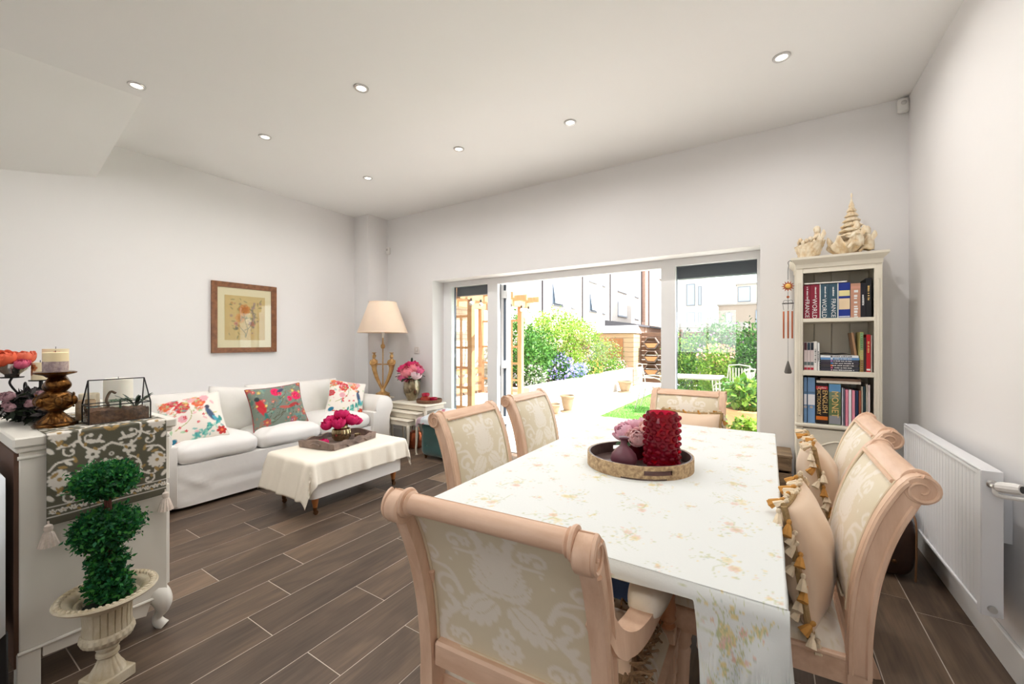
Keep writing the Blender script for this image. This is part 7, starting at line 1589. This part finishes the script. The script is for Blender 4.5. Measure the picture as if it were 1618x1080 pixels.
for k in range(7): zt_ = 0.262-k*0.024; r_ = 0.014+k*0.0098; prof += [(r_*0.55, zt_), (r_*1.15, zt_-0.020), (r_*1.1, zt_-0.023)]
prof += [(0.04, 0.08), (0.05, 0.07)]
MB().lathe(prof[::-1], 48, cap=False, fr=lambda a, z: 1+0.10*math.sin(9*a+z*70)).build('tiered_tree', M_resin, ct); MB().ball((0, 0, 0.292), (0.006, 0.006, 0.012), 8, 6).build('finial', M_resin, ct)
MB().surf(lambda a, b: ((0.040+0.060*math.sin(PI*b*0.62))*(1+0.06*math.cos(2*PI*a*15))*math.cos(2*PI*a)*1.1-0.03, (0.028+0.045*math.sin(PI*b*0.62))*(1+0.06*math.cos(2*PI*a*15))*math.sin(2*PI*a), 0.012+0.070*b+0.020*b*math.cos(2*PI*a*7.5)), 120, 14, cu=True).build('shell', M_resin, ct)
MB().prism([(-0.10, -0.04), (0.10, -0.045), (0.115, 0.03), (-0.10, 0.045)], 0, 0.016, 'XY').build('plinth', M_resin, ct, smooth=False)
mb = MB(); cherub(mb, 0.02, -0.045, 0.03, 1.0, 1); mb.build('cherub', M_resin, ct, ang=80); mb = MB(); cherub(mb, 0.085, -0.01, 0.012, 0.95, 1); mb.build('cherub', M_resin, ct, ang=80)

# wind chime on the bookcase side
wcx, wcy = 0.112, 3.43
wm = thing('wind_chime', 'copper sun wind chime hanging at the left side of the bookcase', 'wind chime', (wcx, wcy, 1.845)); M_cop = mat('chime_copper', C(176, 96, 62), 0.35, metal=0.7)
MB().tube(spline([(0.03, 0.02, 0.0), (0.012, 0, 0.012), (0.0, 0, 0.0), (0.004, 0, -0.02), (0, 0, -0.05), (0, 0, -0.12)], 4), 0.002, 6).build('hook', M_iron, wm)
st = [((0.040 if k % 2 == 0 else 0.022)*math.cos(2*PI*k/24), (0.040 if k % 2 == 0 else 0.022)*math.sin(2*PI*k/24)-0.165) for k in range(24)]; su = MB().prism(st, -0.003, 0.003, 'XZ').build('sun_rays', M_cop, wm, smooth=False); MB().ball((0, -0.003, -0.165), (0.018, 0.007, 0.018), 14, 9).build('sun_face', mat('chime_gold', C(222, 176, 92), 0.4, metal=0.5), su)
MB().tube([(0, 0, -0.205), (0, 0, -0.27)], 0.0015, 5).build('link', M_iron, wm); MB().ball((0, 0, -0.24), 0.009, 10, 8).build('bead', M_cop, wm)
MB().tube([(0.034*math.cos(a), 0.034*math.sin(a), -0.285) for a in np.linspace(0, 2*PI, 24)], 0.0022, 6, cap=False).build('crown_ring', M_iron, wm)
for k in range(3):
    a = 2*PI*k/3+0.52; x, y = 0.034*math.cos(a), 0.034*math.sin(a); MB().tube(spline([(0, 0, -0.268), (x*0.7, y*0.7, -0.262), (x, y, -0.285), (x*0.85, y*0.85, -0.33)], 4), 0.0013, 5).build('cord', M_iron, wm)
    MB().lathe([(0.0045, -0.53), (0.0052, -0.529), (0.0052, -0.34), (0.0045, -0.339)], 12, c=(x*0.85, y*0.85, 0)).build('chime_tube', M_cop, wm)
MB().tube([(0, 0, -0.27), (0, 0, -0.70)], 0.001, 5).build('clapper_cord', M_iron, wm); MB().lathe([(0.0, -0.685), (0.004, -0.69), (0.016, -0.735), (0.022, -0.765), (0.018, -0.775), (0.0, -0.777)], 14, cap=False).build('wind_weight', mat('weathered_slate', C(96, 92, 88), 0.8), wm)

# ------------------------------------------------------------------ radiator
M_rad = mat('radiator_enamel', C(228, 229, 232), 0.35)
ra = thing('radiator', 'long white ribbed panel radiator on the right wall', 'radiator', (0.733, 2.78, 0)); y0, y1, za, zb = -0.52, 0.52, 0.255, 0.800
nr = 26; mb = MB(); sp_ = (y1-y0-0.05)/nr
rows = []
for z in (za+0.02, za+0.045, zb-0.045, zb-0.02):
    r_ = []
    for k in range(nr):
        yb = y0+0.025+k*sp_; inn = 0.0 if z in (za+0.02, zb-0.02) else 0.020
        for f, dpt in ((0.0, 0.0), (0.12, 0.0), (0.24, inn), (0.44, inn), (0.56, 0.0)): r_.append((-0.046+dpt, yb+f*sp_, z))
    rows.append(r_)
nn = len(rows[0])
for r_ in rows: mb.v += r_
for i in range(3):
    for j in range(nn-1): mb.f.append((i*nn+j, i*nn+j+1, (i+1)*nn+j+1, (i+1)*nn+j))
mb.build('ribbed_panel', M_rad, ra, ang=30)
MB().box(-0.045, 0.0, y0+0.002, y1-0.002, za+0.01, zb-0.01).build('core', M_rad, ra, smooth=False)
for s in (-1, 1): yy = y0 if s < 0 else y1; MB().box(-0.052, 0.006, yy-0.004, yy+0.006 if s < 0 else yy+0.004, za, zb+0.004, 0.002).build('side_cover', M_rad, ra, smooth=False)
MB().box(-0.053, -0.046, y0, y0+0.03, za+0.002, zb-0.002).build('front_edge', M_rad, ra, smooth=False); MB().box(-0.053, 0.004, y0+0.006, y1-0.006, zb-0.004, zb+0.006, 0.003).build('top_cover', M_rad, ra, smooth=False)
for z in (za+0.006, zb-0.022): MB().box(-0.052, -0.044, y0, y1, z, z+0.016, 0.003).build('edge_strip', M_rad, ra, smooth=False)
for yy in (-0.38, 0.38): MB().box(0.0, 0.0695, yy-0.02, yy+0.02, 0.5, 0.72).build('wall_bracket', M_rad, ra, smooth=False)
MB().lathe([(0.0, -0.012), (0.012, -0.012), (0.013, 0.0)], 14, c=(-0.024, y0-0.003, za+0.03), axis='Y', cap=False).build('blanking_plug', M_chrome, ra)
vl = MB().lathe([(0.010, -0.035), (0.012, -0.03), (0.012, -0.002), (0.016, 0.0)], 16, c=(-0.024, y0-0.004, zb-0.045), axis='Y').build('valve_body', M_chrome, ra)
kn = MB().lathe([(0.0, 0.0), (0.016, 0.0), (0.019, 0.01), (0.020, 0.05), (0.017, 0.065), (0.0, 0.067)], 24, cap=False, fr=lambda a, z: 1+0.03*math.cos(12*a)).build('thermostat_head', M_plastic, vl); kn.location = (-0.020, y0-0.035, zb-0.045); kn.rotation_euler = (R(80), 0, R(42))
MB().lathe([(0.008, 0.0665), (0.0125, 0.0668), (0.0125, 0.0685), (0.008, 0.0685)], 20).build('dial_ring', mat('black_plastic', C(30, 30, 32), 0.5), kn)
MB().tube(spline([(-0.024, y0-0.028, zb-0.050), (-0.022, y0-0.03, zb-0.075), (0.01, y0-0.028, zb-0.082), (0.062, y0-0.026, zb-0.082)], 4), 0.0075, 10).build('pipe', M_plastic, ra); MB().lathe([(0.008, 0.0575), (0.022, 0.060), (0.024, 0.0695)], 18, c=(0, y0-0.026, zb-0.082), axis='X').build('pipe_rose', M_plastic, ra)

# ------------------------------------------------------------------ trunk, crates, cube
M_trunk = mat('dark_brown_leather', C(64, 40, 28), 0.5, col2=C(44, 26, 20), vscale=6, bump=0.2, bscale=60)
tk = thing('leather_trunk', 'dark brown leather trunk on the floor behind the right chairs', 'trunk', (0.455, 3.17, 0))
slab_cushion(-0.215, 0.215, -0.20, 0.20, 0.0, 0.375, crown=0.02, wr=0.001).build('body', M_trunk, tk, ang=60)
for s in (-1, 1): MB().tube(spline([(s*0.205, -0.192, 0.01), (s*0.207, -0.198, 0.2), (s*0.203, -0.190, 0.345), (s*0.2, 0, 0.37), (s*0.2, 0.18, 0.35)], 5), 0.005, 6).build('seam', mat('tan_stitch', C(120, 84, 54), 0.7), tk)
for x, z in ((-0.13, 0.20), (0.0, 0.22), (0.12, 0.10)): MB().ball((x, -0.200, z), (0.012, 0.006, 0.012), 10, 6).build('button', M_brass_dk, tk)
M_crate = mat('weathered_crate', C(150, 126, 98), 0.85, col2=C(104, 84, 66), vscale=7, stretch=(1, 4, 4), bump=0.4, bscale=30)
for (cx, cy, z, w, d, h, lab) in ((0.055, 3.585, 0.0, 0.16, 0.30, 0.25, 'lower weathered wooden crate left of the bookcase'), (0.06, 3.59, 0.252, 0.15, 0.28, 0.235, 'upper weathered wooden crate left of the bookcase')):
    t = thing('wooden_crate', lab, 'crate', (cx, cy, z), 0, 'stacked crates left of the bookcase')
    for k in range(2):
        for s in (-1, 1): MB().box(s*w/2, s*(w/2-0.012), -d/2, d/2, 0.01+k*h*0.5, 0.01+k*h*0.5+h*0.42, 0.002).build('slat', M_crate, t, smooth=False); MB().box(-w/2+0.012, w/2-0.012, s*d/2, s*(d/2-0.012), 0.01+k*h*0.5, 0.01+k*h*0.5+h*0.42, 0.002).build('slat', M_crate, t, smooth=False)
    MB().box(-w/2+0.012, w/2-0.012, -d/2+0.012, d/2-0.012, 0.0, 0.014).build('floor_board', M_crate, t, smooth=False); MB().box(-w/2-0.004, w/2+0.004, -d/2-0.004, d/2+0.004, h-0.016, h, 0.002).build('lid', M_crate, t, smooth=False)
cbx = thing('storage_cube', 'navy blue fabric storage cube on the floor under the table', 'storage box', (-0.60, 1.95, 0)); slab_cushion(-0.13, 0.13, -0.14, 0.14, 0.0, 0.24, crown=0.0, wr=0.0).build('box', mat('navy_fabric', C(84, 106, 146), 0.9, bump=0.2, bscale=120), cbx, ang=50); MB().box(-0.134, 0.134, -0.144, 0.144, 0.205, 0.25, 0.008).build('lid', MATS['navy_fabric'], cbx)

build_texts()
